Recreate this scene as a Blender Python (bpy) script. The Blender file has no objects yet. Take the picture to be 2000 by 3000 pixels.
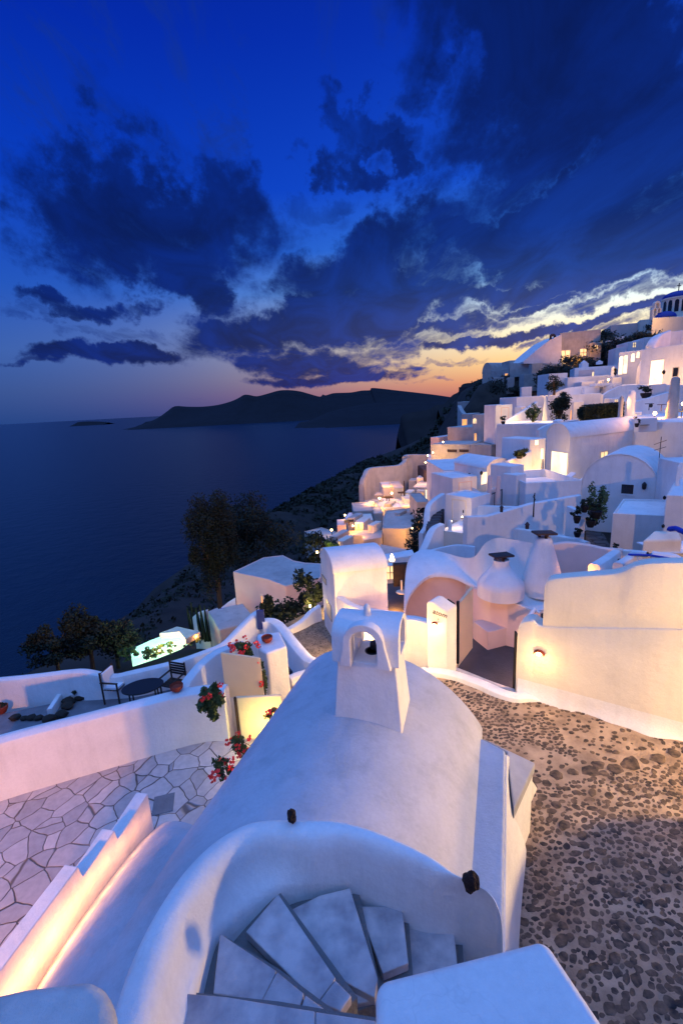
import bpy, bmesh, math, random
from mathutils import Vector, Matrix, noise
rnd = random.Random(7)
S = bpy.context.scene
COL = S.collection
R = math.radians

# ---------------------------------------------------------------- camera
PITCH, ROLL, F, CU, CV = R(13.0), R(3.07), 1059.2, 784.0, 1176.0
cam = bpy.data.cameras.new('camera'); camo = bpy.data.objects.new('camera', cam); COL.objects.link(camo)
CM = (Matrix.Rotation(math.pi/2-PITCH, 3, 'X') @ Matrix.Rotation(-ROLL, 3, 'Z'))
camo.matrix_world = CM.to_4x4()
cam.sensor_fit = 'VERTICAL'; cam.sensor_height = 36; cam.sensor_width = 24
cam.lens = 36*F/2352; cam.clip_start = 0.05; cam.clip_end = 90000
S.camera = camo

# ---------------------------------------------------------------- exposure
S.view_settings.view_transform = 'Standard'; S.view_settings.look = 'None'
S.view_settings.exposure = 0.0; S.view_settings.gamma = 1.0
S.cycles.use_denoising = True
S.cycles.max_bounces = 5; S.cycles.diffuse_bounces = 3; S.cycles.glossy_bounces = 2
S.cycles.sample_clamp_indirect = 4
SEA = -118.0

# ---------------------------------------------------------------- placing helpers (survey of the site: sight lines from the viewpoint)
def ray(u, v): return CM @ Vector(((u-CU)/F, -(v-CV)/F, -1))
def P(u, v=None, q=None):
    """point on the sight line at height q (q < 0) or at distance y = q (q > 0)"""
    if q is None: u, v, q = u[0], u[1], v
    r = ray(u, v)
    return r*(q/r.z) if q < 0 else r*(q/r.y)
def zat(p, v):
    """height above plan point p seen at row v"""
    lo, hi = -60.0, 60.0
    for _ in range(40):
        m = (lo+hi)/2
        c = CM.transposed() @ Vector((p.x, p.y, m))
        vv = CV + F*c.y/c.z if c.z < -1e-6 else 9e9
        if vv > v: lo = m
        else: hi = m
    return (lo+hi)/2
def crop(ox, oy, k): return lambda x, y: (ox+k*x, oy+k*y)
ca = crop(940.8, 627.2, .4); cb = crop(940.8, 823.2, .2); cc = crop(1254.4, 901.6, .2)
cd = crop(1254.4, 627.2, .2); ce = crop(705.6, 1019.2, .2); cf = crop(392, 1097.6, .4)
cg = crop(392, 1254.4, .25); ch = crop(940.8, 1097.6, .25); ci = crop(862.4, 1176, .45)
cj = crop(0, 1372, .3); ck = crop(901.6, 1254.4, .15); cl = crop(0, 1764, .5); cm_ = crop(784, 1646.4, .5)
cn = crop(0, 1332.8, .45)

# ---------------------------------------------------------------- sky
def azel(u, v):
    r = ray(u, v); return math.degrees(math.atan2(r.x, r.y)), math.degrees(math.atan2(r.z, math.hypot(r.x, r.y)))
W = bpy.data.worlds.new('World'); S.world = W; W.use_nodes = True
nt = W.node_tree; nt.nodes.clear(); N = nt.nodes; LK = nt.links
def nd(t, **k):
    n = N.new(t)
    for a, b in k.items(): setattr(n, a, b)
    return n
def val(x):
    return x
def setin(sock, x):
    if isinstance(x, (int, float)): sock.default_value = x
    elif isinstance(x, (tuple, list)): sock.default_value = x
    else: LK.new(x, sock)
def M(op, a, b=None, c=None, clamp=False):
    n = nd('ShaderNodeMath', operation=op, use_clamp=clamp); setin(n.inputs[0], a)
    if b is not None: setin(n.inputs[1], b)
    if c is not None: setin(n.inputs[2], c)
    return n.outputs[0]
def smooth(x, a, b, lo=0.0, hi=1.0):
    n = nd('ShaderNodeMapRange', interpolation_type='SMOOTHSTEP'); setin(n.inputs[0], x)
    for i, q in enumerate((a, b, lo, hi)): n.inputs[i+1].default_value = q
    return n.outputs[0]
def mixc(f, a, b):
    n = nd('ShaderNodeMix', data_type='RGBA'); setin(n.inputs[0], f)
    for s, q in ((n.inputs[6], a), (n.inputs[7], b)):
        setin(s, (*q, 1) if isinstance(q, tuple) else q)
    return n.outputs[2]
def ramp(x, stops):
    n = nd('ShaderNodeValToRGB'); cr = n.color_ramp
    while len(cr.elements) < len(stops): cr.elements.new(0.5)
    for e, (p, c) in zip(cr.elements, stops): e.position = p; e.color = (*c, 1)
    setin(n.inputs[0], x); return n.outputs[0]
def comb(x, y, z):
    n = nd('ShaderNodeCombineXYZ')
    for i, q in enumerate((x, y, z)): setin(n.inputs[i], q)
    return n.outputs[0]
def noi(vec, scale, det=5, rough=.55, dist=0.0):
    n = nd('ShaderNodeTexNoise'); LK.new(vec, n.inputs['Vector'])
    n.inputs['Scale'].default_value = scale; n.inputs['Detail'].default_value = det
    n.inputs['Roughness'].default_value = rough; n.inputs['Distortion'].default_value = dist
    return n.outputs['Fac']
tc = nd('ShaderNodeTexCoord'); sp = nd('ShaderNodeSeparateXYZ'); LK.new(tc.outputs['Generated'], sp.inputs[0])
X, Y, Zc = sp.outputs
hyp = M('SQRT', M('ADD', M('MULTIPLY', X, X), M('MULTIPLY', Y, Y)))
EL = M('MULTIPLY', M('ARCTAN2', Zc, hyp), 180/math.pi)
AZ = M('MULTIPLY', M('ARCTAN2', X, Y), 180/math.pi)
e01 = M('DIVIDE', EL, 60.0, clamp=True)
def st(*l): return [(e/60.0, c) for e, c in l]
base = ramp(e01, st((0, (.014,.060,.24)), (3, (.028,.085,.30)), (7, (.032,.110,.42)), (13, (.012,.085,.50)), (22, (.0015,.046,.52)), (33, (.0004,.022,.40)), (46, (.0003,.010,.21)), (60, (.0003,.007,.13))))
glow = ramp(e01, st((0, (.60,.17,.13)), (1.8, (.95,.38,.16)), (3.8, (1.15,.70,.28)), (6.5, (1.2,1.0,.60)), (9, (.95,1.05,1.0)), (12.5, (.30,.64,1.1)), (16.5, (.04,.22,.85)), (22, (.006,.08,.64)), (40, (.001,.022,.36))))
SUNAZ = 29.0
da = M('DIVIDE', M('SUBTRACT', AZ, SUNAZ), 30.0)
g = M('POWER', 2.718, M('MULTIPLY', M('MULTIPLY', da, da), -1.0))
g = M('MULTIPLY', g, smooth(EL, 20, 44, 1, .25))
skyc = mixc(g, base, glow)
# faint darker far-left vignette of night side
wn = nd('ShaderNodeTexNoise'); LK.new(tc.outputs['Generated'], wn.inputs['Vector']); wn.inputs['Scale'].default_value = 7; wn.inputs['Detail'].default_value = 6
wn.inputs['Roughness'].default_value = .62
sw = nd('ShaderNodeSeparateColor'); LK.new(wn.outputs['Color'], sw.inputs[0])
AZw = M('ADD', AZ, M('MULTIPLY', M('SUBTRACT', sw.outputs[0], .5), 26.0))
wamp = smooth(EL, 2, 26, 5.0, 26.0)
ELw = M('ADD', EL, M('MULTIPLY', M('SUBTRACT', sw.outputs[1], .5), wamp))
BL = [  # cloud banks: column, row, half width, half height, tilt, strength
 (1330,130,430,200,0,1.1),(1300,330,330,130,-6,1.0),(1050,120,170,110,20,.75),(1330,560,420,95,-6,1.1),(1000,520,150,60,-20,.8),
 (860,610,220,85,-28,1.05),(770,735,310,52,-10,1.15),(900,660,260,60,-12,.9),(1050,630,170,30,-10,.9),(560,770,110,32,-5,.9),
 (360,520,240,120,14,1.0),(430,660,110,50,18,1.05),(300,400,160,120,10,.35),(250,805,150,22,0,1.15),(100,822,90,9,0,.8),(190,697,120,20,4,.9),(280,760,100,14,8,.5),
 (850,270,100,50,20,.7),(880,350,100,42,30,.85),(720,440,90,50,-20,.6),(740,835,150,28,4,1.0),(800,865,150,13,-3,1.1),(920,800,200,20,-8,.75),(700,800,80,20,0,.6),
 (1180,778,260,12,-9,1.1),(1400,738,210,11,-11,1.1),(1290,655,230,26,-9,1.1),(1480,470,200,110,-8,1.0),(1500,330,150,90,0,.9),(1250,420,260,70,-10,.9),(1180,250,160,110,0,.8),(1500,620,120,34,-16,1.0),(1420,690,160,12,-13,.8),(1080,735,110,12,-5,.7),(930,850,60,7,-4,.8),(1010,870,50,4,-3,.5),(1060,828,90,5,-6,.6),
 (640,520,160,60,-30,.35),(1010,762,200,15,-8,.95),(1250,702,160,13,-12,.95),(1110,690,170,24,-8,1.0),(1330,775,120,8,-11,.8),(700,745,200,34,-6,.9),(60,715,110,12,2,.5)]
cov = None
for (u, v, ru, rv, tl, s_) in BL:
    a0, e0 = azel(u, v)
    t = R(tl); c_, s2 = math.cos(t), math.sin(t)
    a1, e1 = azel(u+ru*c_, v+ru*s2); a2, e2 = azel(u+rv*s2, v-rv*c_)
    A1 = Vector((a1-a0, e1-e0)); A2 = Vector((a2-a0, e2-e0))
    # inverse map so each bank is an ellipse in azimuth and elevation
    det = A1.x*A2.y-A1.y*A2.x
    dx = M('SUBTRACT', AZw, a0); dy = M('SUBTRACT', ELw, e0)
    p = M('MULTIPLY_ADD', dx, A2.y/det, M('MULTIPLY', dy, -A2.x/det))
    q = M('MULTIPLY_ADD', dx, -A1.y/det, M('MULTIPLY', dy, A1.x/det))
    rr = M('ADD', M('MULTIPLY', p, p), M('MULTIPLY', q, q))
    b = smooth(rr, 3.2, 0.0, 0.0, s_*1.15)
    cov = b if cov is None else M('MAXIMUM', cov, b)
zc = M('ADD', M('MAXIMUM', Zc, 0), .10)
cv_ = comb(M('DIVIDE', X, zc), M('DIVIDE', Y, zc), 0)
mpn = nd('ShaderNodeMapping'); LK.new(cv_, mpn.inputs[0]); mpn.inputs['Rotation'].default_value = (0, 0, R(28)); mpn.inputs['Scale'].default_value = (1.55, .62, 1)
n1 = noi(mpn.outputs[0], 1.7, 9, .60, .9); n2 = noi(mpn.outputs[0], 5.0, 7, .68, .6)
dens = M('ADD', cov, M('MULTIPLY', M('SUBTRACT', n1, .5), M('SUBTRACT', 1.75, M('MULTIPLY', cov, .85))))
dens = M('ADD', dens, M('MULTIPLY', M('SUBTRACT', n2, .5), .6))
alpha = smooth(dens, .22, 1.10)
thin = smooth(M('ADD', n2, M('MULTIPLY', M('SUBTRACT', n1, .5), .9)), .52, .80, 0, .5)
thin = M('MULTIPLY', thin, smooth(EL, 14, 26))
g2 = M('MULTIPLY', g, smooth(EL, 30, 4))
cd1 = mixc(smooth(n1, .32, .72), (.0010, .008, .080), (.0012, .018, .20))
cd2 = mixc(smooth(n1, .3, .7), (.0015, .016, .17), (.004, .042, .34))
cloudc = mixc(g2, cd1, cd2)
cloudc = mixc(smooth(dens, 1.1, .5, 0, .14), cloudc, skyc)
skyt = mixc(thin, skyc, (.008, .035, .22))
fin = mixc(M('MULTIPLY', alpha, .96), skyt, cloudc)
# the sky behind the viewpoint: clear and still bright
back = smooth(Y, .1, -.5)
fin = mixc(back, fin, (.045, .085, .33))
nish = nd('ShaderNodeTexSky'); nish.sky_type = 'NISHITA'; nish.sun_disc = False
nish.sun_elevation = R(-4); nish.sun_rotation = R(SUNAZ)
bg1 = nd('ShaderNodeBackground'); LK.new(fin, bg1.inputs[0]); bg1.inputs[1].default_value = 1.0
bg2 = nd('ShaderNodeBackground'); LK.new(nish.outputs[0], bg2.inputs[0]); bg2.inputs[1].default_value = .05
ad = nd('ShaderNodeAddShader'); LK.new(bg1.outputs[0], ad.inputs[0]); LK.new(bg2.outputs[0], ad.inputs[1])
wo = nd('ShaderNodeOutputWorld'); LK.new(ad.outputs[0], wo.inputs[0])
W.cycles.sampling_method = 'MANUAL'; W.cycles.sample_map_resolution = 512

# twilight: one wide soft sun stands for the bright half of the dusk sky behind the viewer
sl = bpy.data.lights.new('sun', 'SUN'); sl.energy = 2.5; sl.color = (.17, .39, 1.0); sl.angle = R(100)
so = bpy.data.objects.new('sun', sl); COL.objects.link(so); so.rotation_euler = (R(6), R(-4), 0)

# ---------------------------------------------------------------- materials
MATS = {}
def mat(name, col, rough=.8, bump=0.0, bscale=20, mott=0.0, mscale=2.0, col2=None, emit=None, estr=0, spec=.3, metal=0, trans=0):
    m = bpy.data.materials.new(name); m.use_nodes = True
    t = m.node_tree; b = t.nodes['Principled BSDF']
    b.inputs['Base Color'].default_value = (*col, 1); b.inputs['Roughness'].default_value = rough
    b.inputs['Specular IOR Level'].default_value = spec; b.inputs['Metallic'].default_value = metal
    b.inputs['Transmission Weight'].default_value = trans
    tcn = t.nodes.new('ShaderNodeTexCoord')
    if mott or col2:
        n = t.nodes.new('ShaderNodeTexNoise'); n.inputs['Scale'].default_value = mscale; n.inputs['Detail'].default_value = 6
        t.links.new(tcn.outputs['Object'], n.inputs['Vector'])
        mx = t.nodes.new('ShaderNodeMix'); mx.data_type = 'RGBA'
        mx.inputs[6].default_value = (*col, 1)
        c2 = col2 or tuple(c*(1-mott) for c in col)
        mx.inputs[7].default_value = (*c2, 1)
        mr = t.nodes.new('ShaderNodeMapRange'); mr.inputs[1].default_value = .35; mr.inputs[2].default_value = .72
        t.links.new(n.outputs['Fac'], mr.inputs[0]); t.links.new(mr.outputs[0], mx.inputs[0])
        t.links.new(mx.outputs[2], b.inputs['Base Color'])
    if bump:
        n = t.nodes.new('ShaderNodeTexNoise'); n.inputs['Scale'].default_value = bscale; n.inputs['Detail'].default_value = 8
        n.inputs['Roughness'].default_value = .6
        t.links.new(tcn.outputs['Object'], n.inputs['Vector'])
        bm_ = t.nodes.new('ShaderNodeBump'); bm_.inputs['Strength'].default_value = bump; bm_.inputs['Distance'].default_value = .05
        t.links.new(n.outputs['Fac'], bm_.inputs['Height']); t.links.new(bm_.outputs[0], b.inputs['Normal'])
    if emit:
        b.inputs['Emission Color'].default_value = (*emit, 1); b.inputs['Emission Strength'].default_value = estr
    MATS[name] = m; return m
def limewash(name, col, stain, bump=.35, scale=1.0):
    m = mat(name, col, .86); t = m.node_tree; n_ = t.nodes; l = t.links; b = n_['Principled BSDF']
    tc_ = [q for q in n_ if q.type == 'TEX_COORD'][0]
    def nz(sc, det, ro, mp=None):
        n = n_.new('ShaderNodeTexNoise'); n.inputs['Scale'].default_value = sc*scale; n.inputs['Detail'].default_value = det; n.inputs['Roughness'].default_value = ro
        if mp:
            q = n_.new('ShaderNodeMapping'); q.inputs['Scale'].default_value = mp; l.new(tc_.outputs['Object'], q.inputs[0]); l.new(q.outputs[0], n.inputs['Vector'])
        else: l.new(tc_.outputs['Object'], n.inputs['Vector'])
        return n.outputs['Fac']
    def mr(x, a, b_, lo, hi):
        n = n_.new('ShaderNodeMapRange'); l.new(x, n.inputs[0])
        for i, q in enumerate((a, b_, lo, hi)): n.inputs[i+1].default_value = q
        return n.outputs[0]
    def mul(x, y):
        n = n_.new('ShaderNodeMath'); n.operation = 'MULTIPLY'; l.new(x, n.inputs[0]); l.new(y, n.inputs[1]); return n.outputs[0]
    broad = mr(nz(.9, 6, .6), .35, .7, 1.0, 1-stain); drip = mr(nz(3.0, 5, .65, (1, 1, .16)), .50, .78, 1.0, 1-stain*.9); grain = mr(nz(26, 4, .7), .2, .8, 1-stain*.45, 1.05)
    vo = n_.new('ShaderNodeTexVoronoi'); vo.feature = 'DISTANCE_TO_EDGE'; vo.inputs['Scale'].default_value = .75*scale
    wq = n_.new('ShaderNodeVectorMath'); wq.operation = 'MULTIPLY_ADD'; wn_ = n_.new('ShaderNodeTexNoise'); wn_.inputs['Scale'].default_value = 2.5; wn_.inputs['Detail'].default_value = 4; l.new(tc_.outputs['Object'], wn_.inputs['Vector'])
    l.new(wn_.outputs['Color'], wq.inputs[0]); wq.inputs[1].default_value = (.6, .6, .6); l.new(tc_.outputs['Object'], wq.inputs[2]); l.new(wq.outputs[0], vo.inputs['Vector'])
    gate = mr(nz(.55, 2, .5), .52, .60, 0, 1); ck = mr(vo.outputs['Distance'], .0008, .003, .06, 0); inv = n_.new('ShaderNodeMath'); inv.operation = 'SUBTRACT'; inv.inputs[0].default_value = 1; l.new(mul(ck, gate), inv.inputs[1])
    f = mul(mul(mul(broad, drip), grain), inv.outputs[0])
    mx = n_.new('ShaderNodeMix'); mx.data_type = 'RGBA'; mx.inputs[6].default_value = (*[c*.32 for c in col], 1); mx.inputs[7].default_value = (*col, 1); l.new(mr(f, .35, 1.0, 0, 1), mx.inputs[0]); l.new(mx.outputs[2], b.inputs['Base Color'])
    hs = n_.new('ShaderNodeMath'); hs.operation = 'MULTIPLY_ADD'; l.new(nz(5, 6, .6), hs.inputs[0]); hs.inputs[1].default_value = 1.0
    g2_ = mr(nz(38, 4, .7, (1, 1, .4)), 0, 1, 0, .28); l.new(g2_, hs.inputs[2])
    bp = n_.new('ShaderNodeBump'); bp.inputs['Strength'].default_value = bump; bp.inputs['Distance'].default_value = .04; l.new(hs.outputs[0], bp.inputs['Height']); l.new(bp.outputs[0], b.inputs['Normal'])
limewash('plaster', (.83, .82, .80), .13)
limewash('plaster_near', (.84, .83, .81), .14, .42)
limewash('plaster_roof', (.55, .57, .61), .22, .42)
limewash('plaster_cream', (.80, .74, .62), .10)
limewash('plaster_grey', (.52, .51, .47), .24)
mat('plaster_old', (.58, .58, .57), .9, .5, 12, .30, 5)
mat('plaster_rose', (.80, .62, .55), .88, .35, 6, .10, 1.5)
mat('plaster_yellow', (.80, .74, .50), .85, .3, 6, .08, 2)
mat('wood_cream', (.82, .66, .42), .6, .15, 30, .06, 3)
mat('wood_dark', (.05, .03, .02), .6, .3, 18, .5, 9)
mat('wood_blue', (.03, .05, .20), .6)
mat('dark_metal', (.015, .015, .018), .45)
mat('dark_glass', (.01, .012, .02), .15, spec=.6)
mat('terracotta', (.30, .05, .025), .7, .3, 20, .3, 14)
mat('lava', (.035, .02, .018), .9, 1.0, 30, .5, 12)
mat('slate', (.06, .045, .05), .8, .5, 14, .4, 8)
mat('asphalt_dark', (.075, .075, .085), .85, .3, 20, .3, 2)
mat('floor_grey', (.20, .20, .22), .85, .3, 12, .3, 3)
mat('leaf', (.035, .07, .02), .6, mott=.5, mscale=3, col2=(.075, .11, .03))
mat('leaf_dark', (.016, .028, .013), .7, mott=.5, mscale=2)
mat('leaf_olive', (.018, .024, .012), .7, mott=.5, mscale=1)
mat('bark', (.09, .06, .04), .9, .6, 12, .4, 6)
mat('flower', (.9, .04, .02), .6, mott=.4, mscale=20, col2=(.85, .07, .08))
mat('cloth_white', (.80, .80, .80), .8)
mat('cloth_blue', (.02, .05, .42), .8)
mat('dome_blue', (.012, .03, .30), .45, .1, 6, .2, 3)
mat('rock', (.016, .014, .012), .95, 1.0, 1.2, .5, .25, col2=(.045, .036, .028))
mat('marble', (.60, .53, .52), .6, .35, 14, .3, 5.5, col2=(.27, .24, .26))
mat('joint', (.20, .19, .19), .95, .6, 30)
mat('candle', (1, .8, .5), .5, emit=(1, .62, .25), estr=14)
mat('bulb', (1, .8, .5), .5, emit=(1, .66, .30), estr=12)
mat('lit_pane', (1, .8, .5), .5, emit=(1, .66, .24), estr=1.5)
mat('lit_white', (1, .9, .7), .5, emit=(1, .80, .42), estr=1.7)
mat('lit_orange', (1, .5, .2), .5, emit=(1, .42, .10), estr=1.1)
mat('pool_glow', (.8, 1, .9), .2, emit=(.45, 1, .62), estr=1.0)
mat('chrome', (.5, .5, .55), .3, metal=1)
mat('plaster_stripe', (.42, .42, .44), .7, .3, 8, .3, 3)

for nm_ in ('lit_pane', 'lit_white', 'lit_orange'):
    t = MATS[nm_].node_tree; b = t.nodes['Principled BSDF']; tq = t.nodes.new('ShaderNodeTexCoord'); nq = t.nodes.new('ShaderNodeTexNoise'); nq.inputs['Scale'].default_value = 1.1; nq.inputs['Detail'].default_value = 3
    t.links.new(tq.outputs['Object'], nq.inputs['Vector']); rq = t.nodes.new('ShaderNodeMapRange'); e_ = b.inputs['Emission Strength'].default_value
    rq.inputs[1].default_value = .3; rq.inputs[2].default_value = .7; rq.inputs[3].default_value = e_*.45; rq.inputs[4].default_value = e_*1.25; t.links.new(nq.outputs['Fac'], rq.inputs[0]); t.links.new(rq.outputs[0], b.inputs['Emission Strength'])
# paving: irregular slabs / pebbles set in mortar
def paving(name, scale, joint, c1, c2, jc, bumpd, warp=.15, stretch=1.0, big=None):
    m = bpy.data.materials.new(name); m.use_nodes = True; t = m.node_tree; n_ = t.nodes; l = t.links
    b = n_['Principled BSDF']; b.inputs['Roughness'].default_value = .75; b.inputs['Specular IOR Level'].default_value = .3
    tc_ = n_.new('ShaderNodeTexCoord')
    nz = n_.new('ShaderNodeTexNoise'); nz.inputs['Scale'].default_value = scale*.8; nz.inputs['Detail'].default_value = 2
    l.new(tc_.outputs['Object'], nz.inputs['Vector'])
    vm = n_.new('ShaderNodeVectorMath'); vm.operation = 'MULTIPLY_ADD'
    l.new(nz.outputs['Color'], vm.inputs[0]); vm.inputs[1].default_value = (warp/scale*3,)*3; l.new(tc_.outputs['Object'], vm.inputs[2])
    mp = n_.new('ShaderNodeMapping'); l.new(vm.outputs[0], mp.inputs[0]); mp.inputs['Scale'].default_value = (1, stretch, 0); mp.inputs['Rotation'].default_value = (0, 0, .5)
    v1 = n_.new('ShaderNodeTexVoronoi'); v1.feature = 'DISTANCE_TO_EDGE'; v1.inputs['Scale'].default_value = scale; l.new(mp.outputs[0], v1.inputs['Vector'])
    v2 = n_.new('ShaderNodeTexVoronoi'); v2.feature = 'F1'; v2.inputs['Scale'].default_value = scale; l.new(mp.outputs[0], v2.inputs['Vector'])
    sc = n_.new('ShaderNodeSeparateColor'); l.new(v2.outputs['Color'], sc.inputs[0])
    fine = n_.new('ShaderNodeTexNoise'); fine.inputs['Scale'].default_value = scale*4; fine.inputs['Detail'].default_value = 6; l.new(tc_.outputs['Object'], fine.inputs['Vector'])
    rp = n_.new('ShaderNodeMix'); rp.data_type = 'RGBA'; rp.inputs[6].default_value = (*c1, 1); rp.inputs[7].default_value = (*c2, 1)
    l.new(sc.outputs[0], rp.inputs[0])
    rp2 = n_.new('ShaderNodeMix'); rp2.data_type = 'RGBA'; rp2.blend_type = 'MULTIPLY'; rp2.inputs[0].default_value = .7
    l.new(rp.outputs[2], rp2.inputs[6])
    gr = n_.new('ShaderNodeMapRange'); gr.inputs[3].default_value = .6; gr.inputs[4].default_value = 1.3; l.new(fine.outputs['Fac'], gr.inputs[0])
    l.new(gr.outputs[0], rp2.inputs[7])
    # joint width varies from stone to stone
    jw = n_.new('ShaderNodeMath'); jw.operation = 'MULTIPLY_ADD'; l.new(sc.outputs[1], jw.inputs[0]); jw.inputs[1].default_value = joint*1.4; jw.inputs[2].default_value = joint*.5
    sb = n_.new('ShaderNodeMath'); sb.operation = 'SUBTRACT'; l.new(v1.outputs['Distance'], sb.inputs[0]); l.new(jw.outputs[0], sb.inputs[1])
    ms = n_.new('ShaderNodeMapRange'); ms.interpolation_type = 'SMOOTHSTEP'; ms.inputs[1].default_value = -.01; ms.inputs[2].default_value = joint*.5+.01; l.new(sb.outputs[0], ms.inputs[0])
    if big:
        # pebbles: round each cell off
        rd = n_.new('ShaderNodeMath'); rd.operation = 'MULTIPLY_ADD'; l.new(sc.outputs[2], rd.inputs[0]); rd.inputs[1].default_value = .22; l.new(v2.outputs['Distance'], rd.inputs[2])
        r5 = n_.new('ShaderNodeMapRange'); r5.interpolation_type = 'SMOOTHSTEP'; r5.inputs[1].default_value = .66; r5.inputs[2].default_value = .52; l.new(rd.outputs[0], r5.inputs[0])
        mn = n_.new('ShaderNodeMath'); mn.operation = 'MULTIPLY'; l.new(r5.outputs[0], mn.inputs[0]); l.new(ms.outputs[0], mn.inputs[1]); ms = mn
    fx = n_.new('ShaderNodeMix'); fx.data_type = 'RGBA'
    jm = n_.new('ShaderNodeMix'); jm.data_type = 'RGBA'; jm.inputs[6].default_value = (*jc, 1); jm.inputs[7].default_value = (*[c*.6 for c in jc], 1)
    j2 = n_.new('ShaderNodeTexNoise'); j2.inputs['Scale'].default_value = scale*.35; j2.inputs['Detail'].default_value = 5; l.new(tc_.outputs['Object'], j2.inputs['Vector'])
    j3 = n_.new('ShaderNodeMapRange'); j3.inputs[1].default_value = .4; j3.inputs[2].default_value = .65; l.new(j2.outputs['Fac'], j3.inputs[0]); l.new(j3.outputs[0], jm.inputs[0])
    l.new(ms.outputs[0], fx.inputs[0]); l.new(jm.outputs[2], fx.inputs[6]); l.new(rp2.outputs[2], fx.inputs[7])
    l.new(fx.outputs[2], b.inputs['Base Color'])
    hs = n_.new('ShaderNodeMath'); hs.operation = 'MULTIPLY_ADD'; l.new(fine.outputs['Fac'], hs.inputs[0]); hs.inputs[1].default_value = .25; l.new(ms.outputs[0], hs.inputs[2])
    bp = n_.new('ShaderNodeBump'); bp.inputs['Strength'].default_value = .9; bp.inputs['Distance'].default_value = bumpd
    l.new(hs.outputs[0], bp.inputs['Height']); l.new(bp.outputs[0], b.inputs['Normal'])
    MATS[name] = m; return m
paving('crazy_paving', 2.6, .010, (.66, .56, .53), (.40, .35, .35), (.17, .13, .12), .02, .16)
paving('cobbles', 6.8, .04, (.028, .024, .026), (.12, .09, .075), (.36, .27, .20), .03, .12, 1.25, big=True)
paving('cobbles_fine', 12, .12, (.08, .06, .05), (.18, .14, .11), (.28, .22, .16), .012, .2)
paving('flagstones', 1.6, .03, (.10, .10, .11), (.06, .06, .07), (.02, .02, .02), .02, .1, 1.6)

mat('cobble_stone', (.032, .026, .026), .75, .5, 30, .5, 9, col2=(.19, .13, .09))
mat('mortar', (.50, .37, .26), .92, .9, 26, .4, 3.0, col2=(.22, .155, .11))
# sea
m = bpy.data.materials.new('sea_water'); m.use_nodes = True; t = m.node_tree; b = t.nodes['Principled BSDF']
b.inputs['Base Color'].default_value = (.001, .012, .020, 1); b.inputs['Roughness'].default_value = .32; b.inputs['IOR'].default_value = 1.33
tcn = t.nodes.new('ShaderNodeTexCoord'); n1_ = t.nodes.new('ShaderNodeTexNoise'); n1_.inputs['Scale'].default_value = .07; n1_.inputs['Detail'].default_value = 8; n1_.inputs['Roughness'].default_value = .62
t.links.new(tcn.outputs['Object'], n1_.inputs['Vector']); bp = t.nodes.new('ShaderNodeBump'); bp.inputs['Strength'].default_value = .55; bp.inputs['Distance'].default_value = 3.0
t.links.new(n1_.outputs['Fac'], bp.inputs['Height']); t.links.new(bp.outputs[0], b.inputs['Normal']); MATS['sea'] = m

# ---------------------------------------------------------------- object helpers
def tag(o, label, cat, group=None, kind=None):
    if label: o['label'] = label
    if cat: o['category'] = cat
    if group: o['group'] = group
    if kind: o['kind'] = kind
    return o
def thing(name, label, cat, loc=(0, 0, 0), group=None):
    o = bpy.data.objects.new(name, None); o.empty_display_size = .2; COL.objects.link(o); o.location = Vector(loc)
    return tag(o, label, cat, group)
def mk(name, vs, fs, m, parent=None, bevel=0, smooth=True, seg=3, sub=0, local=False, ang=38):
    me = bpy.data.meshes.new(name); me.from_pydata([tuple(v) for v in vs], [], fs)
    bm = bmesh.new(); bm.from_mesh(me)
    bmesh.ops.remove_doubles(bm, verts=bm.verts, dist=1e-5)
    bmesh.ops.recalc_face_normals(bm, faces=bm.faces); bm.to_mesh(me); bm.free()
    if smooth: me.shade_smooth(); me.set_sharp_from_angle(angle=R(ang))
    me.materials.append(MATS[m] if isinstance(m, str) else m)
    o = bpy.data.objects.new(name, me); COL.objects.link(o)
    if parent:
        o.parent = parent
        if not local: o.matrix_parent_inverse = Matrix.Translation(-root_loc(parent))
    if bevel:
        b = o.modifiers.new('bevel', 'BEVEL'); b.width = bevel; b.segments = seg; b.limit_method = 'ANGLE'; b.angle_limit = R(30)
        b.harden_normals = True
    if sub:
        s = o.modifiers.new('sub', 'SUBSURF'); s.levels = sub; s.render_levels = sub
    return o
def root_loc(o):
    # children keep world coordinates: undo the empty's own place (a mesh parent already sits at the origin)
    return o.location if o.type == 'EMPTY' else Vector((0, 0, 0))
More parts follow.
